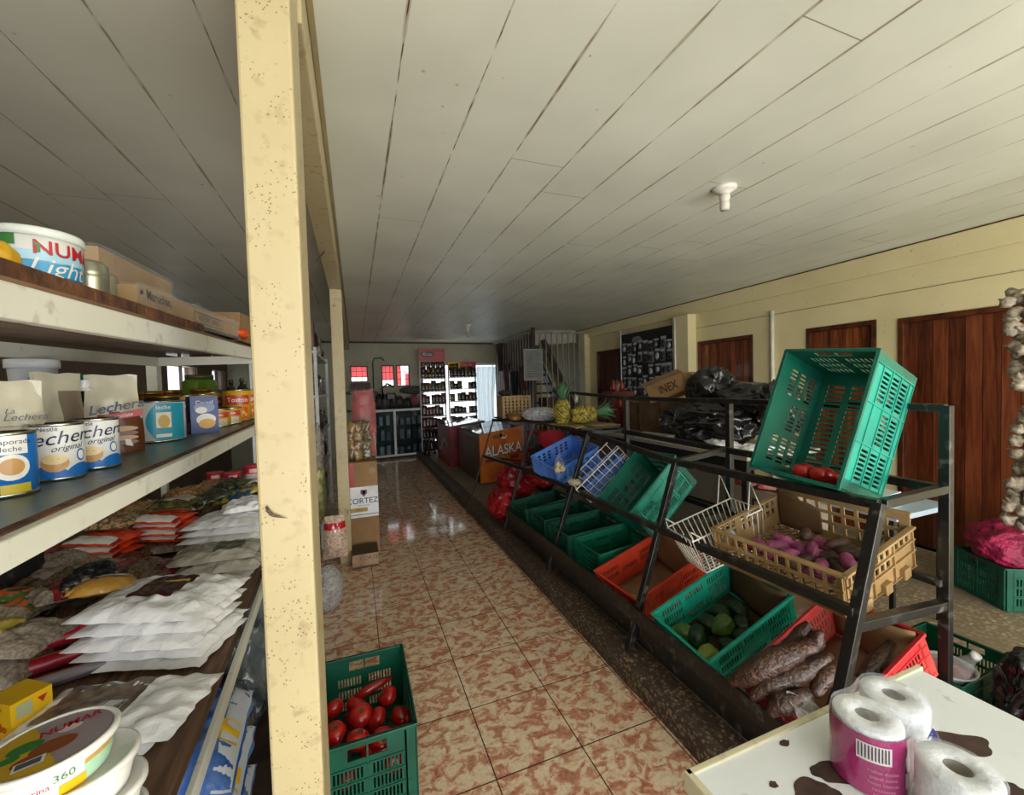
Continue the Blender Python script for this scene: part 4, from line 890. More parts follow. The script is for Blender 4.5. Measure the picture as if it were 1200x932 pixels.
rail('trough_rear_rail', [(2.13, .9, .17), (2.13, 4.0, .17)], .03, .03)
for y in (.9, 1.9, 2.95, 3.99):
    mb = MB(); mb.bar((1.44, y, .22), (2.13, y, .17), .03, .03); mb.build('trough_bracket', STEEL, rk, bevel=.002)
mb = MB(); mb.bar((1.45, 4.88, .74), (1.95, 4.02, .74), .014, .02); mb.build('brace', STEEL, rk)
mb = MB(); mb.add([(1.74, 2.98, 1.222), (1.62, 4.9, 1.203), (2.06, 4.9, 1.21), (2.12, 2.98, 1.222), (1.74, 2.98, 1.24), (1.62, 4.9, 1.222), (2.06, 4.9, 1.228), (2.12, 2.98, 1.24)], [(0,3,2,1), (4,5,6,7), (0,1,5,4), (1,2,6,5), (2,3,7,6), (3,0,4,7)])
mb.build('deck_board', mat('dark_deck_board', '#3b2f25', .8, col2='#241b15', vs=9), rk)
mb = MB(); mb.grid(lambda u, v: V((2.152+.022*math.cos(u*2*PI), 3.75+.03*v+.01*math.sin(u*7), 1.5+.03*math.sin(u*2*PI)-.06*v)), 12, 6); mb.build('tied_tape', [pm('#cfc8a8')], rk, label='pale tape knotted on the handrail')

# ------------------------------------------------------------------ plastic crates
def pwall(mb, O, U, W, Nn, A, B, th, rows, grps, n, b0, b1, a0=.05, solid=(), gap=.03, sw=.55, handle=None, rib=.004):
    # slotted panel: O corner, U along (A), W up (B), Nn outward; rows of slots between heights b0..b1
    O = V(O); U = V(U); W = V(W); Nn = V(Nn)
    def slab(x0, x1, y0, y1, t0=0, t1=None):
        t1 = th if t1 is None else t1
        if x1-x0 < 1e-5 or y1-y0 < 1e-5: return
        mb.obox(O + U*(x0+x1)/2 + W*(y0+y1)/2 + Nn*(t0+t1)/2, (U, W, Nn), ((x1-x0)/2, (y1-y0)/2, (t1-t0)/2))
    rh = (b1-b0)/rows; sh_ = rh*.72
    hb = [b0+rh*i+(rh-sh_)/2 for i in range(rows)]
    prev = 0
    for r, y in enumerate(hb):
        slab(0, A, prev, y); prev = y+sh_
        x = 0; gw = (A-2*a0-gap*(grps-1))/grps
        for g in range(grps):
            g0 = a0+g*(gw+gap); g1 = g0+gw
            if (r, g) in solid: continue
            slab(x, g0, y, y+sh_); x = g0; p = gw/n
            for k in range(n):
                slab(x, g0+p*k+p*(1-sw)/2, y, y+sh_); x = g0+p*k+p*(1+sw)/2
        slab(x, A, y, y+sh_)
    if handle:
        h0, h1 = handle; hz = (B-prev)
        y0 = prev+hz*.3; y1 = B-hz*.25
        slab(0, A, prev, y0); slab(0, h0, y0, y1); slab(h1, A, y0, y1); slab(0, A, y1, B)
    else: slab(0, A, prev, B)
    if rib:
        for y in [0]+[b0+rh*i for i in range(rows+1)]: slab(0, A, max(0, y-.003), y+.003, th, th+rib)
        for g in range(grps+1):
            x = min(max(a0+g*((A-2*a0-gap*(grps-1))/grps+gap)-gap/2, .004), A-.004); slab(x-.003, x+.003, 0, B*.97, th, th+rib)
def crate(label, M, dims, m, group='plastic produce crates', rows=3, grps=3, n=8, lon=None, sht=None, name='plastic_crate', solid=((2, 1),), handle=True, base=(6, 3, 9), b0=.1, b1=.78, cat='crate', sw=.55, rim=.012, open_front=False, near=None):
    L, W, H = dims; t = thing(name, label, cat, group, M=M); th = .005
    h = ((W*.3), (W*.7)) if handle else None
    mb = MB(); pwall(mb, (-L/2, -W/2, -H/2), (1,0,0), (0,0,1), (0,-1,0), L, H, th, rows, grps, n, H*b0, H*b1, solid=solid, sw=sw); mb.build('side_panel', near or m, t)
    mb = MB(); pwall(mb, (-L/2, W/2, -H/2), (1,0,0), (0,0,1), (0,1,0), L, H, th, rows, grps, n, H*b0, H*b1, solid=solid, sw=sw); mb.build('side_panel', m, t)
    n2 = max(4, int(n*W/L*1.5)); g2 = 2
    mb = MB(); pwall(mb, (L/2, -W/2, -H/2), (0,1,0), (0,0,1), (1,0,0), W, H, th, rows, g2, n2, H*b0, H*(b1-.04), sw=sw, handle=h); mb.build('end_panel', m, t)
    mb = MB(); pwall(mb, (-L/2, -W/2, -H/2), (0,1,0), (0,0,1), (-1,0,0), W, H, th, rows, g2, n2, H*b0, H*(b1-.04) if not open_front else H*.6, sw=sw, handle=h); mb.build('end_panel', m, t)
    mb = MB(); pwall(mb, (-L/2, -W/2, -H/2), (1,0,0), (0,1,0), (0,0,-1), L, W, th, base[0], base[1], base[2], W*.06, W*.94, sw=sw, rib=.003); mb.build('base_panel', m, t)
    mb = MB(); r = rim; e = .009
    for s in (-1, 1):
        mb.obox((0, s*(W/2+e/2), H/2-r/2), ((1,0,0),(0,1,0),(0,0,1)), (L/2+e, e/2+.003, r/2)); mb.obox((s*(L/2+e/2), 0, H/2-r/2), ((1,0,0),(0,1,0),(0,0,1)), (e/2+.003, W/2+e, r/2))
        for q in (-1, 1): mb.obox((q*(L/2-.02), s*(W/2+.005), 0), ((1,0,0),(0,1,0),(0,0,1)), (.02, .004, H/2)); mb.obox((q*(L/2+.005), s*(W/2-.02), 0), ((1,0,0),(0,1,0),(0,0,1)), (.004, .02, H/2))
    mb.build('rim', m, t, bevel=.002); return t
TEAL = mat('teal_green_plastic', '#0b6a56', .38, col2='#085446', vs=5); LIT_TEAL = mat('lit_side_teal_plastic', '#1f9a84', .42, col2='#178472', vs=6)  # second teal: same plastic, light on the near side panels put into its colour
DGRN = mat('dark_green_plastic', '#0d5b45', .42, col2='#0a4636', vs=5)
TURQ = mat('turquoise_plastic', '#23b396', .4, col2='#179a80', vs=6)
ORNG = mat('orange_red_plastic', '#d8452c', .42, col2='#b5361f', vs=5)
REDC = mat('red_plastic', '#b8262a', .42, col2='#d85a50', vs=3)
BLUC = mat('blue_plastic', '#6a9bee', .42, col2='#4f82d8', vs=5)
TANC = mat('tan_plastic', '#a98d62', .5, col2='#86693f', vs=6)
MA = RV((1.931, 1.188, 1.407), (.10, -1.21, .0)); A = crate('green crate tipped up on the top deck with four tomatoes inside', MA, (.55, .345, .32), TEAL, n=7, base=(3, 1, 19), sw=.58, near=LIT_TEAL)
MBc = RV((1.89, 2.38, .845), (-.05, -.74, -.03)); crate('green crate tilted on the middle tier beside the slanted post', MBc, (.48, .41, .26), TEAL, n=8, near=LIT_TEAL, base=(3, 1, 16))
MD = RV((1.897, 1.267, .847), (.019, -.189, .076))
ME = RV((1.756, 1.602, .355), (.10, -.36, 0)); crate('turquoise crate of chayotes in the bottom trough', ME, (.567, .365, .20), TURQ, n=8, solid=((1, 1),), handle=False, b1=.9)
MF = RV((1.775, 2.20, .325), (.10, -.25, .12)); crate('orange crate lined with cardboard left of the chayote crate', MF, (.578, .369, .21), ORNG, n=8, solid=((0, 1), (0, 0), (0, 2), (2, 1)), handle=False)
MG = RV((1.814, 1.105, .378), (-.05, -.425, -.05)); crate('red crate of cassava roots at the near end of the bottom trough', MG, (.597, .353, .19), REDC, n=8, solid=((2, 1), (2, 0)), handle=False)
MH = [((1.802, 2.62, .335), (-.02, -.09, .01), (.499, .355, .21), 'nearest of four dark green crates in the far bottom trough'), ((1.767, 2.995, .34), (.0, -.05, .02), (.52, .345, .21), 'second nearest of four dark green crates in the far bottom trough'), ((1.766, 3.385, .345), (-.01, -.05, -.03), (.52, .36, .21), 'third of four dark green crates in the far bottom trough'), ((1.744, 3.80, .34), (-.03, -.1, .05), (.52, .36, .21), 'farthest of four dark green crates in the far bottom trough')]
for c, r, d, lab in MH: crate(lab, RV(c, r), d, DGRN if lab[0] != 'n' else mat('mid_green_plastic', '#0d7a5c', .4, col2='#0a6048', vs=5), n=10, rows=4, base=(4, 2, 8))
crate('blue crate with a hand slot tilted on the middle tier below the pineapples', RV((1.834, 3.45, .90), (.25, -.3, .2)), (.5, .366, .17), BLUC, n=3, rows=3, grps=2, solid=(), base=(4, 2, 8), b0=.2)
crate('dark blue crate lying inside the white wire basket', RV((1.9, 2.9, .87), (-.02, -.75, -.35)), (.36, .18, .12), BLUC, n=6, rows=2, grps=3, solid=(), base=(4, 2, 6))
crate('dark green crate on the pebbled floor holding a bottle and a tub', TM((2.48, 1.05, Z0+.115)), (.43, .3, .22), DGRN, n=7, rows=3, solid=((2, 1),), base=(4, 2, 6), name='plastic_crate')
crate('dark green crate under the pink net bag by the wooden door', TM((4.05, 1.32, Z0+.14), -.5), (.5, .35, .27), DGRN, n=6, rows=3, solid=((2, 1), (1, 1)), base=(4, 2, 6))
MP = TM((-.006, 1.88, .158)); crate('dark green crate of red tomatoes standing on the tiled floor by the post', TM((-.006, 1.88, .158), PI/2), (.52, .35, .30), DGRN, n=8, rows=3, solid=(), base=(4, 3, 8), b1=.72)
# cardboard linings
for k, (Mx, d, lab) in enumerate(((MF, (.578, .369, .21), 'brown cardboard sheet lining the orange crate'), (ME, (.567, .365, .20), 'brown cardboard sheet leaning at the back of the chayote crate'), (MG, (.597, .353, .19), 'brown cardboard sheet lining the red crate'))):
    L_, W_, H_ = d; mb = MB()
    mb.grid(lambda u, v: V((L_/2-.012-.05*(1-v)-.02*math.sin(u*5), -W_/2+.01+(W_-.02)*u, -H_/2+.01+(H_+.0)*v)), 10, 6)
    mb.grid(lambda u, v: V((-L_/2+.01+(L_-.07)*u, -W_/2+.01+(W_-.02)*v, -H_/2+.008+.006*noise.noise(V((u*3, v*3, k))))), 12, 8)
    if k == 2: mb.grid(lambda u, v: V((-L_/2+.006+.004*math.sin(u*9), -W_/2+.01+(W_-.02)*u, -H_/2+.01+.17*v)), 8, 4)
    o = mb.build('cardboard_liner', [CARD if k != 1 else CARDD], label=lab, cat='cardboard', group='cardboard liners', M=Mx)
    s_ = o.modifiers.new('t', 'SOLIDIFY'); s_.thickness = .004
# tan lug crate with sweet potatoes: taller back, big windows
L_, W_, H_ = .50, .55, .17
t = thing('plastic_lug', 'tan plastic lug of purple sweet potatoes on the middle tier', 'crate', M=MD)
def lug(name, *a, **k):
    mb = MB(); pwall(mb, *a, **k); mb.build(name, TANC, t)
lug('end_panel', (-L_/2, -W_/2, -H_/2), (0,1,0), (0,0,1), (-1,0,0), W_, H_, .006, 2, 1, 11, H_*.25, H_*.95, a0=.02, sw=.75, rib=.008)
lug('end_panel', (L_/2, -W_/2, -H_/2), (0,1,0), (0,0,1), (1,0,0), W_, H_*1.35, .006, 3, 1, 9, H_*.2, H_*1.15, a0=.03, sw=.72, rib=.005, solid=())
lug('side_panel', (-L_/2, -W_/2, -H_/2), (1,0,0), (0,0,1), (0,-1,0), L_, H_, .006, 2, 3, 3, H_*.42, H_*.98, a0=.03, sw=.6, rib=.008, solid=((0, 0), (0, 2)))
lug('side_panel', (-L_/2, W_/2, -H_/2), (1,0,0), (0,0,1), (0,1,0), L_, H_, .006, 2, 3, 3, H_*.42, H_*.98, a0=.03, sw=.6, rib=.008)
mb = MB()
for i in range(26):
    for s in (1, -1):
        x0 = -L_/2; y0 = -W_/2-.5+i*.044
        pts = []
        for q in range(2): pass
        a = V((x0, y0, -H_/2+.012)); c = V((x0+L_, y0+L_, -H_/2+.012))
        if s < 0: a.x, c.x = c.x, a.x
        # clip to the floor of the crate
        def cl(p, q2):
            if p.y < -W_/2:
                if q2.y <= -W_/2: return None
                f_ = (-W_/2-p.y)/(q2.y-p.y); p = p.lerp(q2, f_)
            if q2.y > W_/2:
                if p.y >= W_/2: return None
                f_ = (W_/2-p.y)/(q2.y-p.y); q2 = p.lerp(q2, f_)
            return p, q2
        r2 = cl(a, c)
        if r2 and (r2[1]-r2[0]).length > .02: mb.bar(r2[0], r2[1], .006, .008)
mb.build('base_lattice', TANC, t)
mb = MB(); e = .012
for s in (-1, 1): mb.obox((0, s*(W_/2+.004), H_/2-.004), ((1,0,0),(0,1,0),(0,0,1)), (L_/2+.01, e, .005))
mb.obox((-L_/2-.004, 0, H_/2-.004), ((1,0,0),(0,1,0),(0,0,1)), (e, W_/2+.01, .005)); mb.obox((L_/2+.004, 0, H_*.85-.004), ((1,0,0),(0,1,0),(0,0,1)), (e*.7, W_/2+.004, .005))
for x in (-.15, 0, .15): mb.obox((x, -W_/2-.012, -H_/2+.01), ((1,0,0),(0,1,0),(0,0,1)), (.025, .012, .022))
mb.build('rim', TANC, t, bevel=.003)
mb = MB(); mb.grid(lambda u, v: V((L_/2-.014-.012*math.sin(u*4), .266-.2*u, -H_/2+.012+(.2-.07*u**2+.018*noise.noise(V((u*9, 3, 0))))*v)), 18, 8)
o = mb.build('cardboard_sheet', [mat('cardboard_dark', '#6f5334', .85, col2='#5a4228')], label='torn brown cardboard standing in the back left corner of the tan lug', cat='cardboard', M=MD); s_ = o.modifiers.new('t', 'SOLIDIFY'); s_.thickness = .005
# ------------------------------------------------------------------ wire baskets
WIRE = mat('white_coated_wire', '#f2efe6', .4, col2='#d5cfbd', vs=20)
def wbasket(label, M, dims, group, nl=13, ns=7, hooks=False, taper=.12):
    L, W, H = dims; t = thing('wire_basket', label, 'basket', group, M=M); r = .003
    P = lambda i, j, k: V((i*L/2*(1-taper*(1-k)*.5), j*W/2*(1-taper*(1-k)), -H/2+H*k))
    mb = MB(); mb.tube([P(-1,-1,1), P(1,-1,1), P(1,1,1), P(-1,1,1)], .0042, 8, closed=True, smooth=False); mb.build('top_rim', WIRE, t)
    mb = MB(); mb.tube([P(-1,-1,0), P(1,-1,0), P(1,1,0), P(-1,1,0)], .0035, 8, closed=True, smooth=False); mb.build('bottom_rim', WIRE, t)
    for s in (-1, 1):
        mb = MB()
        for i in range(nl+1): x = -1+2*i/nl; mb.tube([P(x, s, 1), P(x, s, 0)], r, 6)
        for k in ((.5,) if not hooks else ()): mb.tube([P(-1, s, k), P(1, s, k)], r, 6)
        mb.build('side_wires', WIRE, t)
        mb = MB()
        for i in range(ns+1): y = -1+2*i/ns; mb.tube([P(s, y, 1), P(s, y, 0)], r, 6)
        for k in ((.5,) if not hooks else ()): mb.tube([P(s, -1, k), P(s, 1, k)], r, 6)
        mb.build('end_wires', WIRE, t)
    mb = MB()
    for i in range(nl+1): x = -1+2*i/nl; mb.tube([P(x, -1, 0), P(x, 1, 0)], r, 6)
    for i in range(1, ns): y = -1+2*i/ns; mb.tube([P(-1, y, 0), P(1, y, 0)], r, 6)
    mb.build('base_wires', WIRE, t)
    if hooks:
        for s in (-1, 1):
            for x0 in (.98, -.98):
                mb = MB(); a = P(x0, s, 1); c = P(x0-(.4 if x0 > 0 else -.22), s, 1); top = (a+c)/2 + V((.03 if x0 > 0 else -.02, 0, .16 if x0 > 0 else .05)); top.y = a.y
                mb.tube([a, top, c], .004, 8, smooth=False); mb.build('hanging_hook', WIRE, t)
    return t
wbasket('white wire basket hung between chayote crate and green crate', RV((1.807, 1.67, .768), (-.064, -.324, -.2)), (.42, .24, .2), None, hooks=True, taper=.3)
wbasket('small white wire basket leaning on the middle tier around the dark blue crate', RV((1.84, 2.86, .90), (-.02, -.8, -.38)), (.47, .25, .16), None, nl=8, ns=5, taper=.05)

# ------------------------------------------------------------------ vegetables
TOM = mat('ripe_tomato', '#c21a14', .22, col2='#93100d', vs=9, coat=.4); CALYX = mat('tomato_calyx', '#3d5a22', .6)
def tomato_proto():
    t = thing('tomato', 'tomato', 'tomato'); mb = MB(); pr = []
    for i in range(15):
        a = PI*i/14; pr.append((max(.0005, .036*math.sin(a)), -.028*math.cos(a)+.028 - .006*math.exp(-((PI-a)*3)**2)))
    mb.lathe(pr, 28, wob=lambda a, i: 1+.025*math.cos(a*5)); mb.build('flesh', TOM, t)
    mb = MB()
    for k in range(5):
        a = k*2*PI/5; mb.add([(.002*math.cos(a+1.57), .002*math.sin(a+1.57), .052), (.016*math.cos(a), .016*math.sin(a), .0535), (-.002*math.cos(a+1.57), -.002*math.sin(a+1.57), .052)], [(0, 1, 2)])
    mb.tube([(0, 0, .05), (.001, 0, .058)], .0018, 6); mb.build('calyx', CALYX, t); return t
TP = tomato_proto(); first = [True]
def put(proto, M, label, group):
    if proto.get('used') is None:
        proto['used'] = 1; proto.matrix_world = M; proto['label'] = label; proto['group'] = group; return proto
    o = dup(proto, M, label, group); return o
def sc(M, s): return M @ Matrix.Diagonal((s, s, s, 1))
random.seed(11)
# four in the tipped crate; local frame of crate A: low end is -x
for x, y, z, lab in ((-.235, .04, -.06, 'upper left tomato in the tipped green crate'), (-.238, .03, .02, 'lower left tomato in the tipped green crate'), (-.238, -.06, .05, 'lower right tomato in the tipped green crate'), (-.235, -.08, -.03, 'upper right tomato in the tipped green crate')):
    p = MA @ V((x, y, z)); put(TP, sc(TM(p - V((0, 0, .028)), random.random()*6, random.uniform(-.5, .5), random.uniform(-.4, .4)), 1.25), lab, 'tomatoes in the tipped crate')
TL = [(-.125, 1.93, .22, 'far left tomato against the post in the floor crate'), (-.03, 1.87, .21, 'tomato left of centre in the second row of the floor crate'), (.11, 1.94, .215, 'far right tomato in the floor crate'), (.06, 1.83, .21, 'tomato right of centre in the floor crate'), (-.13, 1.80, .22, 'second tomato from the front along the post side of the floor crate'), (-.05, 1.72, .215, 'tomato in the front row middle of the floor crate'), (.05, 1.73, .2, 'tomato at the front right of the floor crate'), (-.13, 1.69, .215, 'front left tomato in the floor crate'), (.12, 1.82, .18, 'tomato tucked against the right wall of the floor crate'), (-.07, 1.96, .18, 'tomato lying under the red pepper in the floor crate')]
for x, y, z, lab in TL:
    s = random.uniform(1.18, 1.4); put(TP, sc(TM((x, y, z-.03), random.random()*6, random.uniform(-.9, .9), random.uniform(-.8, .8)), s), lab, 'tomatoes in the floor crate')
for x, y, z, lab in ((-.1, 1.85, .13, 'left, by the post'), (.0, 1.78, .13, 'centre'), (.1, 1.75, .12, 'front right'), (0, 1.92, .13, 'behind the centre'), (.1, 1.88, .12, 'right'), (-.06, 1.7, .12, 'front'), (.02, 2.02, .12, 'far end'), (-.1, 2.03, .1, 'far left corner')):
    put(TP, sc(TM((x, y, z-.05), random.random()*6, 1, .4), 1.15), 'red tomato half hidden in the lower layer of the floor crate, ' + lab, 'tomatoes in the lower layer of the floor crate')
mb = MB(); mb.tube([(-.05, 1.985, .205), (.0, 1.99, .225), (.06, 2.0, .235), (.115, 2.02, .235)], [.016, .02, .018, .004], 14); mb.build('red_pepper', [mat('red_pepper_skin', '#a3201c', .25, col2='#83150f', coat=.3)], label='long red pepper lying across the far side of the floor tomatoes', cat='pepper')
def rootveg(name, label, cat, group, pts, rad, m, seed, amp=.16, parent=None, n=14, sub=5):
    pts = [V(p) for p in pts]
    fine = []; rr = []
    k = len(pts)-1
    for i in range(k*sub+1):
        tt = i/sub; a = min(int(tt), k-1); f_ = tt-a
        p0 = pts[max(a-1, 0)]; p1 = pts[a]; p2 = pts[a+1]; p3 = pts[min(a+2, k)]
        fine.append(.5*((2*p1)+(p2-p0)*f_+(2*p0-5*p1+4*p2-p3)*f_**2+(3*p1-p0-3*p2+p3)*f_**3))
        r0, r1 = rad[a], rad[a+1]; rr.append(r0+(r1-r0)*(f_*f_*(3-2*f_)))
    mb = MB(); mb.tube(fine, rr, n, wob=lambda p, a, i: 1+amp*noise.noise(p*22+V((seed, 0, 0)))+.5*amp*noise.noise(p*60))
    return mb.build(name, m, label=label, cat=cat, group=group)
CASS = mat('cassava_bark', '#523629', .34, col2='#241611', vs=26, coat=.25, bump=.7, bs=60, contrast=(.3, .6))
CL = [('long glossy cassava root lying on top across the red crate', [(1.407, 1.248, .36), (1.45, 1.185, .43), (1.54, 1.135, .495), (1.68, 1.115, .515), (1.73, 1.105, .52)], [.018, .046, .05, .036, .014]),
      ('cassava root just right of the long glossy one', [(1.407, 1.157, .355), (1.47, 1.13, .41), (1.567, 1.085, .455), (1.71, 1.05, .515)], [.016, .036, .04, .014]),
      ('stubby cassava root at the front of the red crate', [(1.415, 1.085, .345), (1.455, 1.068, .385), (1.56, 1.03, .42)], [.02, .04, .02]),
      ('knobbly cassava root pointing up in the middle of the red crate', [(1.577, 1.03, .41), (1.642, 1.03, .46), (1.72, 1.03, .49)], [.02, .032, .018]),
      ('cassava root pointing up at the back behind the long glossy one', [(1.644, 1.19, .46), (1.70, 1.165, .53), (1.74, 1.15, .58)], [.03, .032, .018]),
      ('dark cassava root end behind the long glossy one', [(1.66, 1.12, .45), (1.71, 1.11, .53), (1.73, 1.10, .58)], [.03, .03, .014]),
      ('cassava root under the bundle to the right', [(1.60, .985, .37), (1.67, .985, .41), (1.75, .985, .45)], [.02, .036, .02]),
      ('cassava root lying at the far right of the red crate', [(1.78, .99, .43), (1.88, .99, .47), (2.0, 1.0, .52)], [.02, .034, .018]),
      ('cassava root at the bottom left of the red crate', [(1.54, 1.19, .32), (1.64, 1.2, .36), (1.74, 1.2, .41)], [.02, .036, .026])]
for k, (lab, p, r) in enumerate(CL): rootveg('cassava_root', lab, 'cassava', 'cassava roots in the red crate', p, r, CASS, k*3.1)
mb = MB(); mb.grid(lambda u, v: V((1.478+.03*math.cos(u*2*PI)*(.3+v)*(1+.3*noise.noise(V((u*9, v*3, 1)))), .995+.045*math.sin(u*2*PI)*(.3+v)*(1+.3*noise.noise(V((u*9, v*3, 5)))), .345+.085*v+.015*noise.noise(V((u*6, v*6, 3))))), 40, 12)
mb.build('clear_bag', [m_film('bright_film', '#dfe4e8', .3, .12, 18)], label='crumpled clear plastic bag at the front of the cassava', cat='bag')
SWP = mat('purple_sweet_potato', '#a8507a', .5, col2='#7a3658', vs=16, bump=.4, bs=50); SWB = mat('brown_sweet_potato', '#5a3f34', .55, col2='#3c2a22', vs=16, bump=.4, bs=50)
SL = [(-.10, .17, 10, 0, 'pink sweet potato nearest the far left corner of the tan lug'), (-.05, .10, 60, 0, 'upright pink sweet potato left of the middle of the tan lug'), (-.12, .06, 20, 0, 'pink sweet potato beside the front wall, left half'), (.0, .04, -20, 0, 'pink sweet potato in the middle of the tan lug'), (-.10, -.04, 70, 1, 'brown sweet potato front middle of the tan lug'), (.02, -.06, 30, 1, 'brown sweet potato behind the front middle one'), (.09, -.02, -10, 0, 'pink sweet potato at the back middle of the tan lug'), (-.14, -.12, 40, 0, 'pink sweet potato at the front right of the tan lug'), (-.03, -.14, -30, 1, 'brown sweet potato right of the middle'), (.08, -.13, 15, 1, 'large brown sweet potato at the back right'), (-.08, -.22, 55, 0, 'pink sweet potato in the right corner by the slanted leg'), (.05, -.22, -15, 1, 'brown sweet potato in the far right corner'), (-.16, -.02, 0, 1, 'brown sweet potato low against the front wall'), (.13, -.08, 80, 1, 'brown sweet potato leaning on the back wall')]
for k, (x, y, an, c, lab) in enumerate(SL):
    a = deg(an+90); d_ = V((math.cos(a)*.06, math.sin(a)*.06, .012*math.sin(k))); o_ = V((x, y, -H_/2+.045+.012*math.sin(k*2.2)))
    p = [MD @ (o_-d_), MD @ (o_-d_*.4+V((0, 0, .008))), MD @ (o_+d_*.4+V((0, 0, .006))), MD @ (o_+d_)]
    rootveg('sweet_potato', lab, 'sweet potato', 'sweet potatoes in the tan lug', p, [.006, .029, .027, .006], SWB if c else SWP, k*2.7, .15)
random.seed(77)
for k in range(9):
    x, y, an = random.uniform(-.15, .14), random.uniform(-.23, .15), random.uniform(0, 180); a = deg(an); d_ = V((math.cos(a)*.055, math.sin(a)*.055, 0)); o_ = V((x, y, -H_/2+.085))
    rootveg('sweet_potato', 'sweet potato loosely on top of the heap, %s' % ['front left', 'back left', 'front centre', 'centre', 'back centre', 'front right', 'right', 'back right', 'far right'][k], 'sweet potato', 'sweet potatoes in the tan lug', [MD @ (V((-.12+.11*(k % 3), .15-.045*k, -H_/2+.08))+d_*s_) for s_ in (-1, -.4, .4, 1)], [.005, .026, .024, .006], SWB if k % 3 == 2 else SWP, 50+k*2.1, .15)
mb = MB(); mb.blob(MD @ V((-.2, .23, .05)), (.025, .025, .022), 5, .08, 2, 3); mb.build('onion', [mat('pale_onion', '#9a8f96', .35)], label='pale round onion in the left front corner of the tan lug', cat='onion')
CHAY = mat('chayote_skin', '#5a7a2c', .35, col2='#2f4a1c', vs=10, bump=.3, bs=40); CHAD = mat('dark_chayote', '#1f3a18', .4, col2='#12240f', vs=10, bump=.3, bs=40); CHAL = mat('light_chayote', '#8f9a3a', .35, col2='#6f8030', vs=8, bump=.3, bs=30)
CH_ = [(-.2, .09, 0, CHAY, 'pale green chayote in the left front corner of the turquoise crate', 40), (-.16, .02, 0, CHAD, 'speckled dark chayote in front of the pale green one', -60), (-.205, -.07, 0, CHAL, 'yellow-green chayote at the front right of the turquoise crate', 90), (-.06, .05, .0, CHAD, 'dark chayote in the middle of the turquoise crate', 10), (-.04, -.03, .02, CHAY, 'upright green chayote behind the middle one', 80), (.03, .06, 0, CHAD, 'dark chayote at the back left of the turquoise crate', 20), (.06, -.06, 0, CHAD, 'dark chayote at the back right of the turquoise crate', -30), (-.1, -.12, -.01, CHAD, 'dark chayote along the right wall of the turquoise crate', 0), (.0, -.12, 0, CHAD, 'dark chayote at the back along the right wall', 50), (.12, .02, 0, CHAD, 'dark chayote at the very back under the cardboard', 0)]
for k, (x, y, z, m, lab, an) in enumerate(CH_):
    mb = MB(); pr = []
    for i in range(15):
        a = PI*i/14; pr.append((max(.001, .046*math.sin(a)*(1-.22*math.cos(a+.3))*.95), -.062*math.cos(a)))
    mb.lathe(pr, 24, wob=lambda a, i: 1+.07*math.cos(a*5)+.03*noise.noise(V((math.cos(a)*2, i*.4, k))), M=Matrix.Rotation(PI/2, 4, 'X'))
    mb.build('chayote', [m], label=lab, cat='chayote', group='chayotes in the turquoise crate', M=ME @ Matrix.Diagonal((1,1,1,1)) @ TM((x, y, -.02+z+.012*math.sin(k*2)), deg(an), .25*math.sin(k), .2))
mb = MB(); mb.blob((0, 0, 0), (.05, .05, .04), 9, .1, 2, 3); mb.build('chayote', [CHAL], label='pale yellow chayote at the front of the orange crate', cat='chayote', M=MF @ TM((-.2, -.04, -.06)))
# garlic in a clear bag in the blue crate
t = thing('garlic_bag', 'small clear bag of pale garlic hanging over the blue crate corner', 'bag', base=(1.63, 3.2, .85))
for k, (x, y, z) in enumerate(((1.62, 3.2, .86), (1.66, 3.18, .87), (1.64, 3.22, .90))):
    mb = MB(); mb.lathe([(.004, -.02), (.022, -.016), (.028, 0), (.02, .016), (.006, .026), (.004, .036)], 16, c=(x, y, z), wob=lambda a, i: 1+.06*math.cos(a*6)); mb.build('garlic_bulb', [mat('garlic_skin', '#d8c68f', .5, col2='#b09a5a')], t)
mb = MB(); mb.grid(lambda u, v: V((1.64+.055*math.cos(u*2*PI)*math.sin(PI*min(1, v*.93+.05))**.8*(1.1-.4*v), 3.2+.05*math.sin(u*2*PI)*math.sin(PI*min(1, v*.93+.05))**.8*(1.1-.4*v), .80+.2*v)), 24, 16); mb.build('clear_bag', FILM, t)
mb = MB(); mb.blob((1.66, 2.98, .80), (.05, .07, .03), 12, .2, 2, 3); mb.build('white_radish', [pm('#cfc6a8')], label='pale white vegetable at the low end of the small wire basket', cat='vegetable')
# ------------------------------------------------------------------ near white table with toilet paper
TBL = m_paint('chipped_white_table', '#e6eaec', '#dce0e2', '#7a6a58', ds=(.62, .75), rough=.3)
t = thing('table', 'chipped white painted table in the near right corner', 'table', base=(.9, .2, 0))
mb = MB(); mb.box(.545, 1.25, -.35, .57, .872, .9); mb.build('tabletop', TBL, t, bevel=.004)
mb = MB(); mb.box(.535, 1.26, .566, .578, .866, .904); mb.box(.533, .547, -.35, .578, .866, .904); mb.build('edge_strip', m_paint('cream_edge', '#d5cfb4', '#c5bea0', '#8a7a5a'), t, bevel=.002)
for x in (.58, 1.21):
    for y in (-.3, .52):
        mb = MB(); mb.box(x-.02, x+.02, y-.02, y+.02, 0 if x < 1 else 0, .872); mb.build('leg', TBL, t)
PATCH = mat('bare_brown_patch', '#4a332b', .7, col2='#35231d', vs=40)
def patch(x, y, rx, ry, seed, rot=0):
    mb = MB(); n = 40; vs = []
    for j in range(n):
        a = 2*PI*j/n; k = 1+.35*noise.noise(V((math.cos(a)*1.6+seed, math.sin(a)*1.6, seed))); px, py = rx*math.cos(a)*k, ry*math.sin(a)*k
        vs.append((x+px*math.cos(rot)-py*math.sin(rot), y+px*math.sin(rot)+py*math.cos(rot), .9006))
    mb.add(vs, [tuple(range(n))]); mb.build('bare_patch', PATCH, t, label='brown patch where the white paint has peeled')
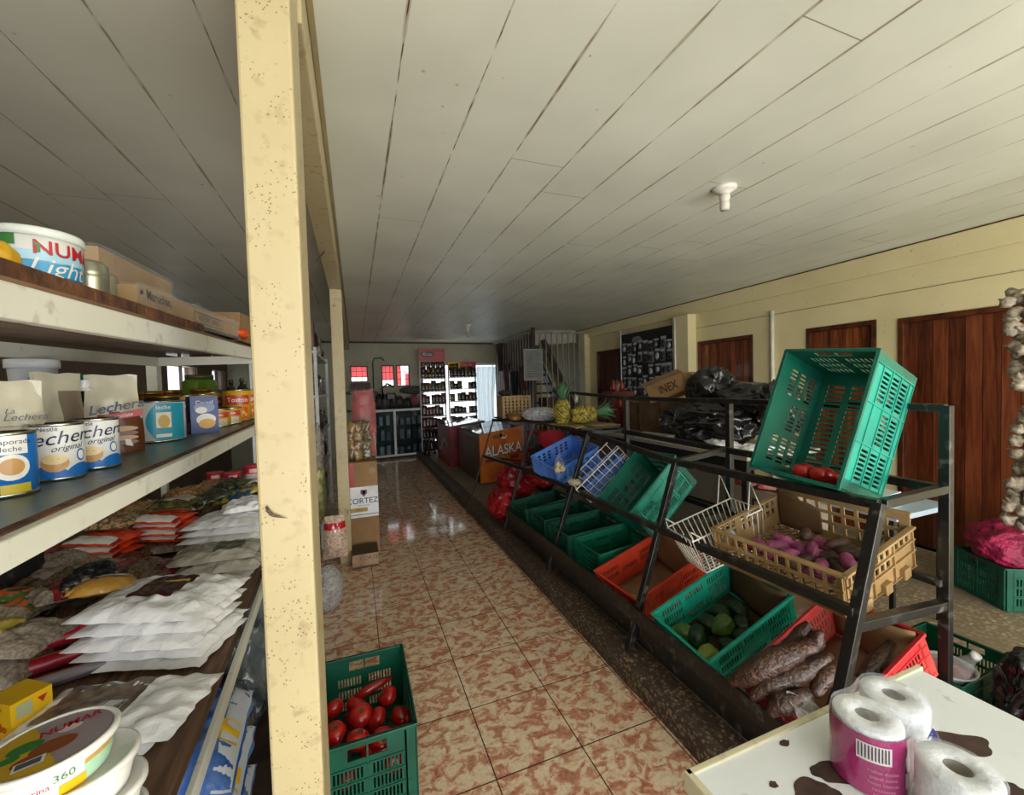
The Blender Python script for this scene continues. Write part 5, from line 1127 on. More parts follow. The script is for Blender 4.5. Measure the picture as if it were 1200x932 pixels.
patch(.705, .455, .045, .03, 1, .2); patch(.785, .475, .05, .022, 2, -.3); patch(1.06, .425, .062, .026, 3, -.5); patch(1.0, .335, .05, .02, 4); patch(.757, .55, .012, .006, 5); patch(.66, .50, .008, .006, 6)
PAPER = mat('white_tissue', '#e2e4e8', .75, col2='#cfd3d9', vs=20, bump=.3, bs=60); WRAP = m_film('toilet_wrap', '#eef1f6', .07, .1, 26)
PINKW = mat('magenta_wrap', '#a8336f', .2, col2='#8f2a5e', vs=10, coat=.6, bump=.25, bs=24)
def roll_mesh(t, x, y, z, r=.0495, h=.108):
    mb = MB(); mb.lathe([(.017, .0), (r*.97, .0), (r, .004), (r, h-.004), (r*.97, h), (.018, h), (.017, h-.004), (.017, 0)], 44, c=(x, y, z), cap=False); mb.build('paper_roll', PAPER, t)
    mb = MB(); mb.lathe([(.0172, 0), (.0172, h*.97), (.0158, h*.97), (.0158, 0)], 24, c=(x, y, z), cap=False); mb.build('core_tube', mat('grey_core', '#8f8b86', .9), t)
t = thing('toilet_paper_pack', 'wrapped pair of toilet rolls with magenta label on the near table', 'toilet paper', base=(.88, .45, .9))
RX1, RY1, RX2, RY2 = .832, .452, .93, .462
roll_mesh(t, RX1, RY1, .902); roll_mesh(t, RX2, RY2, .902)
def stad(u, off=0, r=.0515):      # outline around the two rolls
    d = V((RX2-RX1, RY2-RY1, 0)); L = d.length; d.normalize(); n = V((-d.y, d.x, 0)); P = 2*L+2*PI*r; s = (u % 1)*P
    c1 = V((RX1, RY1, 0)); c2 = V((RX2, RY2, 0)); rr = r+off
    if s < L: p = c1+d*s; q = 1-.12*math.sin(PI*s/L)**2; return p-n*rr*q
    s -= L
    if s < PI*r: a = s/r; return c2 - n*rr*math.cos(a) + d*rr*math.sin(a)
    s -= PI*r
    if s < L: q = 1-.12*math.sin(PI*s/L)**2; return c2-d*s+n*rr*q
    s -= L; a = s/r; return c1 + n*rr*math.cos(a) - d*rr*math.sin(a)
mb = MB(); mb.grid(lambda u, v: stad(u, .0012*noise.noise(V((u*40, v*8, 0)))) + V((0, 0, .902+.112*v)), 110, 10); mb.grid(lambda u, v: (lambda p, c: V((c.x+(p.x-c.x)*v, c.y+(p.y-c.y)*v, 1.0125+.0015*noise.noise(V((p.x*60*v, p.y*60*v, 4))))))(stad(u), V(((RX1+RX2)/2, (RY1+RY2)/2, 0))), 110, 12); mb.build('plastic_wrap', WRAP, t)
mb = MB(); U0, U1 = -.32, .14
mb.grid(lambda u, v: stad(U0+(U1-U0)*u, .0022) + V((0, 0, .9035+(.100-.05*max(0, (u-.62)/.38)**2)*v)), 60, 10)
def wl(x, y): return stad(-.075+x/.52, .0034) + V((0, 0, .955+y))
mb.grid(lambda u, v: wl(-.035+.045*u, .008+.03*v), 6, 4, 1)
for i in range(10): mb.grid(lambda u, v: stad(-.075+(-.033+.0042*i+.0018*u)/.52, .004)+V((0, 0, .967+.024*v*1)), 1, 1, 2)
mb.grid(lambda u, v: wl(.035+.014*u, -.035+.026*v), 3, 3, 1)
for k in range(5): mb.text(['rollos dobles', 'papel suave', 'hojas blancas', 'resistente', 'higienico'][k], .008, lambda x, y: wl(.0+x, -.006-.01*k+y), 3)
mb.build('magenta_label', [PINKW, pm('#d9d3d6'), pm('#4a3a44'), pm('#c98aa8')], t)
t = thing('toilet_paper_pack', 'wrapped toilet roll in front of the magenta pack, cut by the frame', 'toilet paper', base=(.86, .34, .9)); roll_mesh(t, .862, .345, .9, .0495, .095)
mb = MB(); mb.lathe([(.0515, 0), (.0525, .05), (.0515, .097), (.035, .1), (.019, .097)], 50, c=(.862, .345, .9), cap=False, wob=lambda a, i: 1+.025*noise.noise(V((a*3, i, 1)))); mb.build('plastic_wrap', WRAP, t)
mb = MB(); mb.grid(lambda u, v: V((.905+.02*u, .405-.012*u+.004*math.sin(v*9), .94+.06*v)), 4, 8); mb.text('A', .03, lambda x, y: V((.916+x*.8, .3985-x*.5, .985+y)), 1); mb.build('wrapper_fold', [WRAP, pm('#2a2f9a')], t)

# ------------------------------------------------------------------ things standing on the raised floor at the right
t = thing('margarine_tub', 'pale oval tub with pink contents in the dark green floor crate', 'tub', M=TM((2.37, .985, .14), .3))
mb = MB(); mb.lathe([(.06, 0), (.085, .11), (.09, .19), (.093, .192), (.095, .2), (.088, .2), (.083, .19)], 32, sx=1.1, cap=False); mb.lathe([(.001, .17), (.083, .172)], 32, sx=1.1, mi=1, cap=False); mb.build('tub_body', [pm('#c9ccd0', .2), pm('#c98a90')], t)
t = thing('soda_bottle', 'empty clear soda bottle with an orange label leaning in the floor crate', 'bottle', M=TM((2.32, 1.03, .20), .5, rx=.45, ry=-.3))
mb = MB(); mb.lathe([(.03, 0), (.042, .02), (.042, .09), (.04, .1), (.042, .17), (.036, .22), (.016, .28), (.015, .3)], 24); mb.build('clear_body', m_film('bottle_film', '#dfe6e8', .16, .05, 8, .1), t)
mb = MB(); mb.lathe([(.0428, .09), (.0428, .165)], 30, cap=False); mb.cylell(.0434, -2.1, .127, .04, .033, 1); mb.text('FANTA', .034, cyl(.044, -2.1, .127), 2, bold=.02); mb.build('orange_label', [pm('#e6a02a'), pm('#e8862a'), pm('#f0ece0')], t)
mb = MB(); mb.lathe([(.017, .29), (.017, .312), (.001, .313)], 16); mb.build('cap', pm('#d8d8d8'), t)
BLKB = mat('black_bin_bag', '#141518', .2, col2='#0c0d0f', vs=4, bump=.8, bs=11, coat=.5)
for k, (c, r, lab) in enumerate((((2.42, .72, .32), (.16, .12, .22), 'black plastic bag at the right edge beside the floor crate'), ((2.62, .62, .30), (.18, .14, .2), 'black plastic bag half outside the frame at the right edge'))):
    mb = MB(); mb.blob(c, r, 60+k, .3, 1.8, 5, flat=-r[2]+.01); mb.build('black_bag', [BLKB], label=lab, cat='bag', group='black bags at the right edge')
mb = MB(); mb.blob((4.06, 1.33, .47), (.3, .22, .14), 66, .2, 1.8, 5); mb.build('net_bag', [mat('pink_net', '#b01c52', .5, col2='#7d1038', vs=14, bump=.6, bs=60)], label='folded pink net sack lying on the green crate by the wooden door', cat='sack')
mb = MB(); mb.tube([(3.86, 1.26, .59), (3.92, 1.2, .625), (4.05, 1.17, .62), (4.18, 1.15, .59), (4.28, 1.14, .55)], .006, 6); mb.build('pale_cord', [pm('#d3b0bc')], label='pale cord lying over the pink net sack', cat='cord')
t = thing('garlic_string', 'long hanging bunch of dry pale garlic at the right edge', 'garlic', base=(3.7, 1.15, 2.1)); GAR = mat('dry_garlic', '#b3a794', .6, col2='#7a6c5a', vs=26, bump=.4, bs=50)
mb = MB(); mb.lathe([(.004, -.03), (.026, -.024), (.036, -.004), (.03, .012), (.01, .026), (.004, .05)], 12, wob=lambda a, i: 1+.12*math.cos(a*6)); gp = mb.build('garlic_bulb', GAR, t); gm = gp.data; bpy.data.objects.remove(gp)
random.seed(5)
GXP = [(2.1, 1.27), (2.0, 1.255), (1.7, 1.235), (1.6, 1.25), (1.5, 1.19), (1.42, 1.185), (1.3, 1.215), (1.1, 1.225), (.9, 1.24), (.65, 1.27)]
def gx(z):   # outline of the bunch at height z
    for (z1, y1), (z0, y0) in zip(GXP, GXP[1:]):
        if z0 <= z <= z1: return y0+(y1-y0)*(z-z0)/(z1-z0)
    return 1.26
for k in range(96):
    z = 2.07-1.38*(k+.5)/96 + random.uniform(-.03, .03); y = gx(z)-.03-random.uniform(0, .11)*(k % 4 > 0); x = 3.62+random.uniform(-.06, .06)
    o = bpy.data.objects.new('garlic_bulb', gm); COL.objects.link(o); o.parent = t; o.matrix_parent_inverse = Matrix.Translation(-V(t['base'])); o.matrix_basis = TM((x, y, z), random.random()*6, random.uniform(-1.3, 1.3), random.uniform(-1.3, 1.3))
mb = MB(); mb.tube([(3.62, 1.10, 2.7), (3.62, 1.15, 2.0), (3.63, 1.11, 1.45), (3.62, 1.14, .72)], [.012, .03, .035, .05], 8); mb.build('braided_stem', GAR, t)
# counter behind the rack with bags
CNT = m_paint('grey_counter', '#8d8578', '#7f776b', '#5a5248', rough=.6)
t = thing('counter', 'long low counter with grey board front behind the rack', 'counter', base=(2.8, 3.3, Z0))
mb = MB(); mb.box(2.42, 3.15, 2.0, 4.6, 1.06, 1.09); mb.build('counter_top', m_paint('pale_counter_top', '#a79d8c', '#978d7d', '#5a5248'), t, bevel=.003)
mb = MB(); mb.box(2.44, 3.13, 2.02, 4.58, .99, 1.06); mb.build('apron', mat('black_apron', '#1c1a18', .5), t)
mb = MB(); mb.box(2.62, 2.65, 2.3, 4.5, Z0, .99); mb.build('front_panel', CNT, t)
for y in (2.05, 4.55):
    for x in (2.47, 3.1):
        mb = MB(); mb.box(x-.02, x+.02, y-.02, y+.02, Z0, .99); mb.build('leg', mat('black_apron', '#1c1a18'), t)
mb = MB(); mb.bar((2.6, 2.25, .62), (2.6, 4.4, .62), .02, .035); mb.build('stretcher', mat('black_apron', '#1c1a18'), t)
for k, (c, r, lab) in enumerate((((2.78, 2.72, 1.24), (.24, .42, .17), 'wide black bin bag lying on the counter, in front'), ((2.9, 2.75, 1.52), (.16, .2, .19), 'black bin bag on top of the heap below the cartons'), ((2.95, 2.45, 1.42), (.2, .3, .15), 'black bin bag behind the wide one'), ((2.9, 2.12, 1.38), (.14, .13, .2), 'black bin bag at the right end of the heap'))):
    mb = MB(); mb.blob(c, r, 70+k, .3, 1.7, 5, flat=-r[2]+.02); mb.build('black_bag', [BLKB], label=lab, cat='bag', group='black bags on the counter')
for k, (x, y, rz, lab) in enumerate(((2.62, 2.2, 20, 'flattened white printed bag at the right end of the counter'), (2.72, 2.12, -30, 'crumpled white plastic bag beside the black heap'), (2.6, 2.36, 60, 'white plastic bag below the black heap'))):
    bag('plastic_bag', lab, 'white bags on the counter', TM((x, y, 1.091+.012*k), deg(rz)), .3, .2, .03, 200+k, [WBAG], wr=.014, deco=label_patch(.55, .8, .3, .6, [[pm('#b5202b'), pm('#5f87b5'), pm('#b9bcc0')][k]]))
cuboid('carton', 'thin white box lying on the counter in front of the black bags', 'box', TM((2.5, 3.0, 1.091), .2), .12, .34, .05, [pm('#bdb6a8')])
cuboid('carton', 'flat whitish box at the counter edge under the white bags', 'box', TM((2.5, 2.12, 1.0915), 0), .1, .2, .02, [pm('#c9c2b2')])
# cartons on the counter
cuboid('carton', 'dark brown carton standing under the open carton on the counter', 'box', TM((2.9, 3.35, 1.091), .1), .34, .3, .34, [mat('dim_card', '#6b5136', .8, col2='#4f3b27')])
t = thing('open_carton', 'open brown carton tipped on its side on top of the counter pile', 'box', M=TM((2.86, 3.12, 1.46), .35, rx=-.35)); mb = MB()
mb.box(-.13, .13, -.2, .2, 0, .01); mb.box(-.13, -.122, -.2, .2, 0, .17); mb.box(.122, .13, -.2, .2, 0, .17); mb.box(-.13, .13, -.2, -.192, 0, .17); mb.box(-.13, .13, .192, .2, 0, .17)
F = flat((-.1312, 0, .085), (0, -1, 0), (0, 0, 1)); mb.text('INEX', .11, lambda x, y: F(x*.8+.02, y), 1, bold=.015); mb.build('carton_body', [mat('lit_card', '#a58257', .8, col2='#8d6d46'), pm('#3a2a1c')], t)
mb = MB(); mb.quad((-.13, -.2, .17), (-.13, .2, .17), (-.2, .2, .2), (-.2, -.2, .2)); mb.build('flap', CARD, t)
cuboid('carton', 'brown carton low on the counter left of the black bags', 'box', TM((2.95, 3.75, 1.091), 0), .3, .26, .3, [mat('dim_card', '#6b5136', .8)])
for k, (y, z) in enumerate(((4.05, 1.091), (4.3, 1.091), (4.18, 1.30))):
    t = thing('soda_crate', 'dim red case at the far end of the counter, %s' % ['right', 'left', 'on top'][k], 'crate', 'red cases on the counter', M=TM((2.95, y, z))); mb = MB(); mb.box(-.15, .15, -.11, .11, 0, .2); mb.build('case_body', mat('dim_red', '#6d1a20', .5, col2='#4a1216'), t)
    mb = MB()
    for i in range(2): mb.lathe([(.035, .2), (.035, .25), (.012, .31), (.012, .34)], 10, c=(-.06+.12*i, 0, 0))
    mb.build('bottle_tops', mat('dim_red2', '#8a2026', .3), t)
bag('plastic_bag', 'blue folded bag in front of the dim red cases', None, TM((2.62, 4.05, 1.091), 0), .26, .3, .06, 210, [mat('dim_blue', '#24405a', .4)])
# cartons and small table under/behind the rack
def dos(mb): F = flat((-.181, -.02, .17), (0, -1, 0), (0, 0, 1)); mb.text('Dos', .11, F, 1, bold=.02)
cuboid('carton', 'grey-brown carton printed with dark letters behind the wire basket', 'box', TM((2.75, 2.02, .56), 0), .36, .42, .28, [mat('grey_card', '#9a8b78', .8, col2='#8a7b69'), pm('#3b2c2c')], dos)
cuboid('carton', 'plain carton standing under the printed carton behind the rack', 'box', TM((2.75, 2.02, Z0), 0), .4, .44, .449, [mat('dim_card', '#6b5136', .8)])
for k in range(3):
    bag('snack_bag', 'red and white snack packet on the printed carton, %s' % ['left', 'middle', 'right'][k], 'red snack packets on the carton', TM((2.68, 2.16-.13*k, .842), deg(30*k)), .2, .14, .05, 220+k, [mat('red_snack', '#c2222c', .25, col2='#d9b0a8', vs=18, coat=.5)])
t = thing('side_table', 'small pale blue topped table with dark steel legs behind the near end of the rack', 'table', base=(3.0, 1.7, Z0))
mb = MB(); mb.box(2.75, 3.3, 1.35, 1.75, .80, .83); mb.build('tabletop', pm('#a9bccb', .4), t, bevel=.003)
mb = MB(); mb.tube([(2.74, 1.33, .835), (2.74, 1.78, .835)], .018, 10); mb.build('wooden_edge', mat('pale_wood_rail', '#8a6f55', .6), t)
for x, y in ((2.79, 1.39), (2.79, 1.71), (3.26, 1.39), (3.26, 1.71)):
    mb = MB(); mb.bar((x, y, Z0), (x-.0, y, .8), .022, .022, up=(0, 1, 0)); mb.build('leg', mat('black_apron', '#1c1a18'), t)
mb = MB(); mb.bar((2.79, 1.71, .16), (2.79, 1.39, .78), .02, .02); mb.build('brace', mat('navy_steel', '#1c2230', .5), t)
cuboid('carton', 'white and pale blue box on the small table', 'box', TM((2.95, 1.6, .831), .1), .3, .22, .06, [pm('#c6d3dc')])
# ------------------------------------------------------------------ on the rack's far deck
PINE = mat('pineapple_skin', '#a08d2c', .55, col2='#4f4a18', vs=45, contrast=(.4, .6)); LEAF = mat('pineapple_leaf', '#4f7a52', .5, col2='#2f5238', vs=8)
def pineapple(label, M):
    t = thing('pineapple', label, 'pineapple', 'pineapples on the deck', M=M); mb = MB()
    def pf(u, v):
        a = 2*PI*u; z = .19*v; r = .062*math.sin(PI*(.08+.84*v))**.55
        b = abs(math.sin(a*6.5+v*22))*abs(math.sin(a*6.5-v*22)); r += .011*(b**.8)-.004
        return V((r*math.cos(a), r*math.sin(a), z))
    mb.grid(pf, 104, 56, lambda u, v: 0); mb.build('fruit', PINE, t)
    mb = MB()
    for k in range(34):
        a = k*2.4; tl = .9*(k/34); L = .06+.1*(1-abs(k/34-.4)); s = .9-.75*k/34
        d = V((math.cos(a), math.sin(a), 0)); b = V((0, 0, .185+.02*k/34)) + d*.016*(1-k/40); n = V((-d.y, d.x, 0))
        p1 = b + d*L*.45*s + V((0, 0, L*.6)); p2 = b + d*L*(.9*s) + V((0, 0, L*(1.05-.35*s)))
        mb.add([b-n*.011, b+n*.011, p1-n*.009, p1+n*.009, p2], [(0, 1, 3, 2), (2, 3, 4)])
    mb.build('crown', LEAF, t); return t
pineapple('upright pineapple at the edge of the rack deck', sc(TM((1.76, 3.36, 1.236), .4, rx=.05), 1.22))
pineapple('pineapple lying on its side with its crown to the right', sc(TM((1.80, 3.26, 1.318), 0, rx=.12, ry=deg(84)), 1.25))
mb = MB(); mb.grid(lambda u, v: V((1.70+.46*u+.02*math.sin(v*5), 3.0+.5*v+.03*u, 1.2415+.008*noise.noise(V((u*4, v*4, 0))))), 16, 16)
o = mb.build('cardboard_mat', [mat('tan_mat', '#a48b5d', .85, col2='#8a7248', vs=30, bump=.4)], label='tan fibre mat under the pineapples', cat='mat'); s_ = o.modifiers.new('t', 'SOLIDIFY'); s_.thickness = .006
mb = MB(); mb.blob((1.80, 3.92, 1.30), (.16, .2, .07), 81, .3, 2, 5, flat=-.055); mb.build('clear_bag', [m_film('silver_film', '#d5d7d9', .4, .15, 16)], label='crumpled clear bag on the deck left of the pineapples', cat='bag')
BREAD = mat('bread_loaf', '#a8743a', .6, col2='#6f4a22', vs=10, bump=.3)
for k, (x, y) in enumerate(((1.66, 4.28), (1.76, 4.36), (1.84, 4.22), (1.68, 4.45), (1.62, 4.18))):
    mb = MB(); mb.blob((x, y, 1.255), (.06, .075, .035), 84+k, .08, 2, 3); mb.build('brown_tuber', [BREAD], label=['front right', 'middle', 'back right', 'left', 'front edge'][k] + ' of the small brown tubers beside the woven box', cat='tuber', group='brown tubers on the deck')
t = thing('woven_box', 'tan woven box with a regular pattern of dark holes on the far deck', 'box', M=TM((1.80, 4.68, 1.222), -.1))
WOV = mat('tan_cane', '#b09468', .7, col2='#8f744c', vs=30)
for (O, U, Nn, A) in (((-.17, -.13, 0), (1,0,0), (0,-1,0), .34), ((-.17, .13, 0), (1,0,0), (0,1,0), .34), ((-.17, -.13, 0), (0,1,0), (-1,0,0), .26), ((.17, -.13, 0), (0,1,0), (1,0,0), .26)):
    mb = MB(); pwall(mb, O, U, (0,0,1), Nn, A, .26, .006, 6, 1, 7, .02, .25, a0=.01, sw=.4, rib=0); mb.build('woven_side', WOV, t)
mb = MB(); mb.box(-.165, .165, -.125, .125, .01, .2); mb.build('dark_contents', mat('box_contents', '#3b2a1c', .8), t)
mb = MB(); mb.blob((1.72, 4.75, 1.52), (.08, .06, .035), 88, .4, 2, 3); mb.build('dark_rag', [mat('dark_rag', '#25231f', .8)], label='dark rag on top of the woven box', cat='rag')
# red goods around the far end of the rack
REDB = mat('red_plastic_bag', '#a3161f', .4, col2='#6d0e15', vs=5, bump=.5, bs=10, coat=.1)
for k, (c, r, lab) in enumerate((((1.50, 4.30, .30), (.16, .2, .17), 'crumpled red plastic bag at the foot of the rack'), ((1.70, 4.42, .50), (.2, .2, .2), 'red sack behind the crumpled red bag'), ((1.85, 4.05, .62), (.12, .16, .12), 'red bundle under the blue crate'))):
    mb = MB(); mb.blob(c, r, 90+k, .3, 1.7, 5, flat=-r[2]+.02); mb.build('red_bag', [REDB], label=lab, cat='bag', group='red bags at the far end of the rack')
t = thing('basin', 'red round plastic basin seen below the deck', 'basin', M=TM((2.3, 4.6, .78), 0, rx=.5)); mb = MB(); mb.lathe([(.15, 0), (.23, .14), (.24, .14), (.24, .15), (.22, .15), (.14, .01), (.001, .01)], 36, cap=False); mb.build('basin_body', pm('#b0142e', .35), t)
t = thing('plastic_stool', 'small red plastic stool with slotted sides beside the freezer', 'stool', M=TM((2.75, 6.0, Z0), .3)); mb = MB(); mb.box(-.16, .16, -.16, .16, .72, .76); mb.build('seat', pm('#a81820', .4), t, bevel=.01)
for sx in (-1, 1):
    for sy in (-1, 1): mb = MB(); mb.bar((sx*.17, sy*.17, 0), (sx*.14, sy*.14, .73), .035, .035); mb.build('leg', pm('#a81820', .4), t)
for (a, c) in (((-.16, -.16), (.16, -.16)), ((-.16, .16), (.16, .16)), ((-.16, -.16), (-.16, .16)), ((.16, -.16), (.16, .16))): mb = MB(); mb.bar((a[0], a[1], .45), (c[0], c[1], .45), .02, .05); mb.build('cross_rail', pm('#a81820', .4), t)
mb = MB(); mb.blob((2.45, 5.3, .42), (.2, .25, .3), 95, .25, 1.8, 4); mb.build('dark_sack', [mat('dim_dark_sack', '#1d1c20', .6)], label='dark sack in the shadow behind the red basin', cat='sack')
# ------------------------------------------------------------------ chest freezers along the aisle
t = thing('ice_cream_freezer', 'orange fronted ice cream chest freezer with sloping glass lids', 'freezer', base=(2.1, 6.7, Z0))
FX0, FX1, FY0, FY1 = 1.735, 2.44, 6.0, 7.35
mb = MB(); mb.box(FX0, FX1, FY0+.012, FY1, Z0, .80); mb.build('cabinet', mat('brown_freezer_side', '#5a3a26', .35, col2='#3d2719', vs=4), t, bevel=.01)
mb = MB(); mb.add([(FX0, FY0, Z0+.02), (FX1, FY0, Z0+.02), (FX1, FY0, .97), (FX0, FY0, .865), (FX0, FY0+.012, Z0+.02), (FX1, FY0+.012, Z0+.02), (FX1, FY0+.012, .97), (FX0, FY0+.012, .865)], [(0,1,2,3), (7,6,5,4), (0,4,5,1), (1,5,6,2), (2,6,7,3), (3,7,4,0)])
F = flat(((FX0+FX1)/2, FY0-.003, .52), (1, 0, 0), (0, 0, 1))
mb.text('ALASKA', .215, lambda x, y: F(x*.78+.04, y+.085+x*.08), 1, bold=.045); mb.text('ALASKA', .215, lambda x, y: F(x*.78+.03, y+.095+x*.08)-V((0, .004, 0)), 2, bold=.018)
mb.quad(F(-.27, -.09), F(.28, -.04), F(.28, .015), F(-.27, -.035), 3); mb.text('HELADOS', .06, lambda x, y: F(x, y-.035+x*.07)-V((0, .002, 0)), 4, bold=.01)
mb.add([F(.0, -.39), F(.33, -.39), F(.33, -.16), F(.2, -.18), F(.07, -.25)], [(0,1,2,3,4)], 3)
mb.ell(F(.03, .31), (1,0,0), (0,0,1), .06, .045, 2); mb.ell(F(.045, .322)-V((0, .002, 0)), (1,0,0), (0,0,1), .035, .03, 0); mb.ell(F(-.06, .31), (1,0,.2), (-.2,0,1), .09, .035, 5)
mb.build('front_panel', [mat('orange_print', '#d8791e', .3, col2='#b5471a', vs=3), NAVY, pm('#f2ede2'), pm('#9a1f1c'), pm('#e0b45a'), pm('#8a5a20')], t)
mb = MB(); mb.add([(FX0, FY0+.02, .80), (FX1, FY0+.02, .80), (FX1, FY1, .80), (FX0, FY1, .80), (FX0, FY0+.02, .865), (FX1, FY0+.02, .965), (FX1, FY1, .965), (FX0, FY1, .865)], [(0,1,5,4), (1,2,6,5), (2,3,7,6), (3,0,4,7)]); mb.build('lid_surround', mat('freezer_rim', '#6d6a68', .4), t)
mb = MB()
for y0, y1 in ((FY0+.05, FY0+.66), (FY0+.70, FY1-.04)): mb.add([(FX0+.03, y0, .872), (FX1-.03, y0, .957), (FX1-.03, y1, .957), (FX0+.03, y1, .872)], [(0,1,2,3)])
mb.build('glass_lid', mat('dark_glass_lid', '#4a5258', .06, spec=.9), t)
mb = MB(); mb.bar((FX1+.012, FY0+.02, Z0), (FX1+.012, FY0+.02, .98), .022, .03, up=(0,1,0)); mb.build('corner_trim', mat('grey_trim', '#8a8a86', .4), t)
t = thing('drinks_cooler', 'red chest cooler behind the orange freezer', 'freezer', base=(1.95, 8.1, Z0))
mb = MB(); mb.box(1.60, 2.3, 7.55, 8.75, Z0, .86); mb.build('cabinet', mat('red_cooler', '#8c1a20', .35, col2='#5f1014', vs=3), t, bevel=.015)
for y0, y1 in ((7.58, 8.1), (8.2, 8.72)): mb = MB(); mb.add([(1.62, y0, .875), (2.28, y0, .95), (2.28, y1, .95), (1.62, y1, .875)], [(0,1,2,3)]); mb.build('glass_lid', mat('dark_glass_lid', '#4a5258', .06), t)
mb = MB(); mb.add([(1.60, 7.55, .86), (2.3, 7.55, .86), (2.3, 8.75, .86), (1.60, 8.75, .86), (1.60, 7.55, .87), (2.3, 7.55, .945), (2.3, 8.75, .945), (1.60, 8.75, .87)], [(0,1,5,4), (1,2,6,5), (2,3,7,6), (3,0,4,7)]); mb.build('lid_surround', mat('freezer_rim', '#6d6a68', .4), t)
mb = MB(); mb.grid(lambda u, v: V((1.592, 7.7+.9*u, .45+.12*math.sin(u*6)+.06*v)), 24, 2); mb.build('white_swoosh', pm('#b9a9a6'), t)
t = thing('bar_stool', 'black stool standing in front of the red cooler', 'stool', M=TM((1.55, 9.15, Z0), .2)); BLKS = mat('black_plastic', '#15141a', .35)
mb = MB(); mb.lathe([(.14, .0), (.15, .01), (.15, .03), (.14, .035)], 20, c=(0, 0, .55)); mb.build('seat', BLKS, t)
for k in range(4):
    a = PI/4+k*PI/2; mb = MB(); mb.tube([(.17*math.cos(a), .17*math.sin(a), 0), (.11*math.cos(a), .11*math.sin(a), .555)], .02, 8); mb.build('leg', BLKS, t)
# ------------------------------------------------------------------ cartons and pack beside the far post
BRC = mat('brown_carton', '#9a7850', .8, col2='#856642', vs=4)
def cz_box(name, lab, loc, s, mats, deco=None, rz=0): return cuboid(name, lab, 'box', TM(loc, rz), s[0], s[1], s[2], mats, deco, group='cartons stacked beside the far post')
cz_box('carton', 'small worn carton on the floor in front of the carton stack', (.035, 4.06, 0), (.225, .26, .125), [mat('worn_carton', '#ab9074', .85, col2='#8a6a4a', vs=9), pm('#4a3a2c'), mat('darker_carton', '#4f3f2e', .8)], lambda mb: (mb.text('CORTE', .05, flat((.03, -.1305, .085), (1,0,0), (0,0,1)), 1), mb.quad((-.112, -.13, .1255), (.112, -.13, .1255), (.112, .13, .1255), (-.112, .13, .1255), 2), mb.quad((-.113, -.1306, 0), (.113, -.1306, 0), (.113, -.1306, .018), (-.113, -.1306, .018), 2)))  # top face and a strip along the front's bottom are darker
cz_box('carton', 'plain brown carton at the bottom of the stack beside the far post', (.045, 4.45, 0), (.265, .36, .36), [BRC])
def cortez(mb):
    F = flat((0, -.1805, .16), (1, 0, 0), (0, 0, 1)); mb.text('CORTEZ', .075, lambda x, y: F(x-.015, y), 1, bold=.01); mb.text('CAFE MOLIDO', .018, lambda x, y: F(x, y-.045), 1)
    mb.add([F(-.03, .11), F(.03, .11), F(.03, .075), F(0, .04), F(-.03, .075)], [(0,1,2,3,4)], 4); mb.add([F(-.014, .098), F(.014, .098), F(.014, .078), F(0, .06), F(-.014, .078)], [(0,1,2,3,4)], 0)
    mb.quad(F(-.13, -.105), F(.03, -.105), F(.03, -.065), F(-.13, -.065), 2); mb.text('500 g', .025, lambda x, y: F(x-.05, y-.085)-V((0, .001, 0)), 1); mb.quad(F(-.132, -.137), F(.132, -.137), F(.132, -.13), F(-.132, -.13), 3)
cz_box('carton', 'white printed coffee carton in the middle of the stack beside the far post', (.045, 4.45, .361), (.265, .36, .30), [pm('#e3e6ea', .6), pm('#2a2a33'), pm('#b08a3f'), pm('#3a4a5a'), pm('#5a3038')], cortez)
def topb(mb):
    F = flat((0, -.1805, .12), (1, 0, 0), (0, 0, 1)); mb.quad(F(-.133, -.12), F(-.08, -.12), F(-.08, .12), F(-.133, .12), 1); mb.text('INSTANT', .03, lambda x, y: F(x+.06, y-.075), 2); mb.text('cafe', .03, lambda x, y: F(x+.085, y+.085), 2)
    mb.quad(F(.06, -.0), F(.11, -.0), F(.11, .06), F(.06, .06), 3)
cz_box('carton', 'brown carton with a red stripe on top of the stack beside the far post', (.045, 4.45, .662), (.265, .36, .24), [BRC, pm('#a8232c'), pm('#5a4028'), pm('#7d5c3a')], topb)
PNK = mat('salmon_bag', '#b8514a', .45, col2='#8f3a38', vs=5, bump=.6, bs=14)
t = thing('wrapped_chair', 'salmon padded child seat wrapped in clear plastic on top of the cartons', 'chair', base=(.07, 4.6, .91))
mb = MB(); mb.grid(lambda u, v: V((.08+(u-.5)*.24*(1-.35*max(0, v-.6)**1.2*2), 4.62+.02*math.sin(v*4)-.05*(1-abs(2*u-1)**3)*(1-abs(2*v-1)**4), 1.15+.45*v)), 16, 20); mb.grid(lambda u, v: V((.08+(u-.5)*.24*(1-.35*max(0, v-.6)**1.2*2), 4.64, 1.15+.45*v)), 4, 8); mb.build('backrest', PNK, t)
mb = MB(); mb.grid(lambda u, v: V((.10+.06*(u-.5)*3*(.6+.4*(1-v)), 4.55-.06*math.sin(PI*u), .925+.3*v*(1-.2*u))), 14, 12); mb.box(-.02, .18, 4.56, 4.68, .91, 1.16); mb.build('seat', PNK, t)
mb = MB(); mb.grid(lambda u, v: V((-.045+.24*u+.01*noise.noise(V((u*9, v*9, 1))), 4.52-.03*math.sin(PI*u)+.012*noise.noise(V((u*9, v*12, 2))), .915+.7*v)), 20, 24); mb.build('plastic_wrap', FILM, t)
random.seed(8)
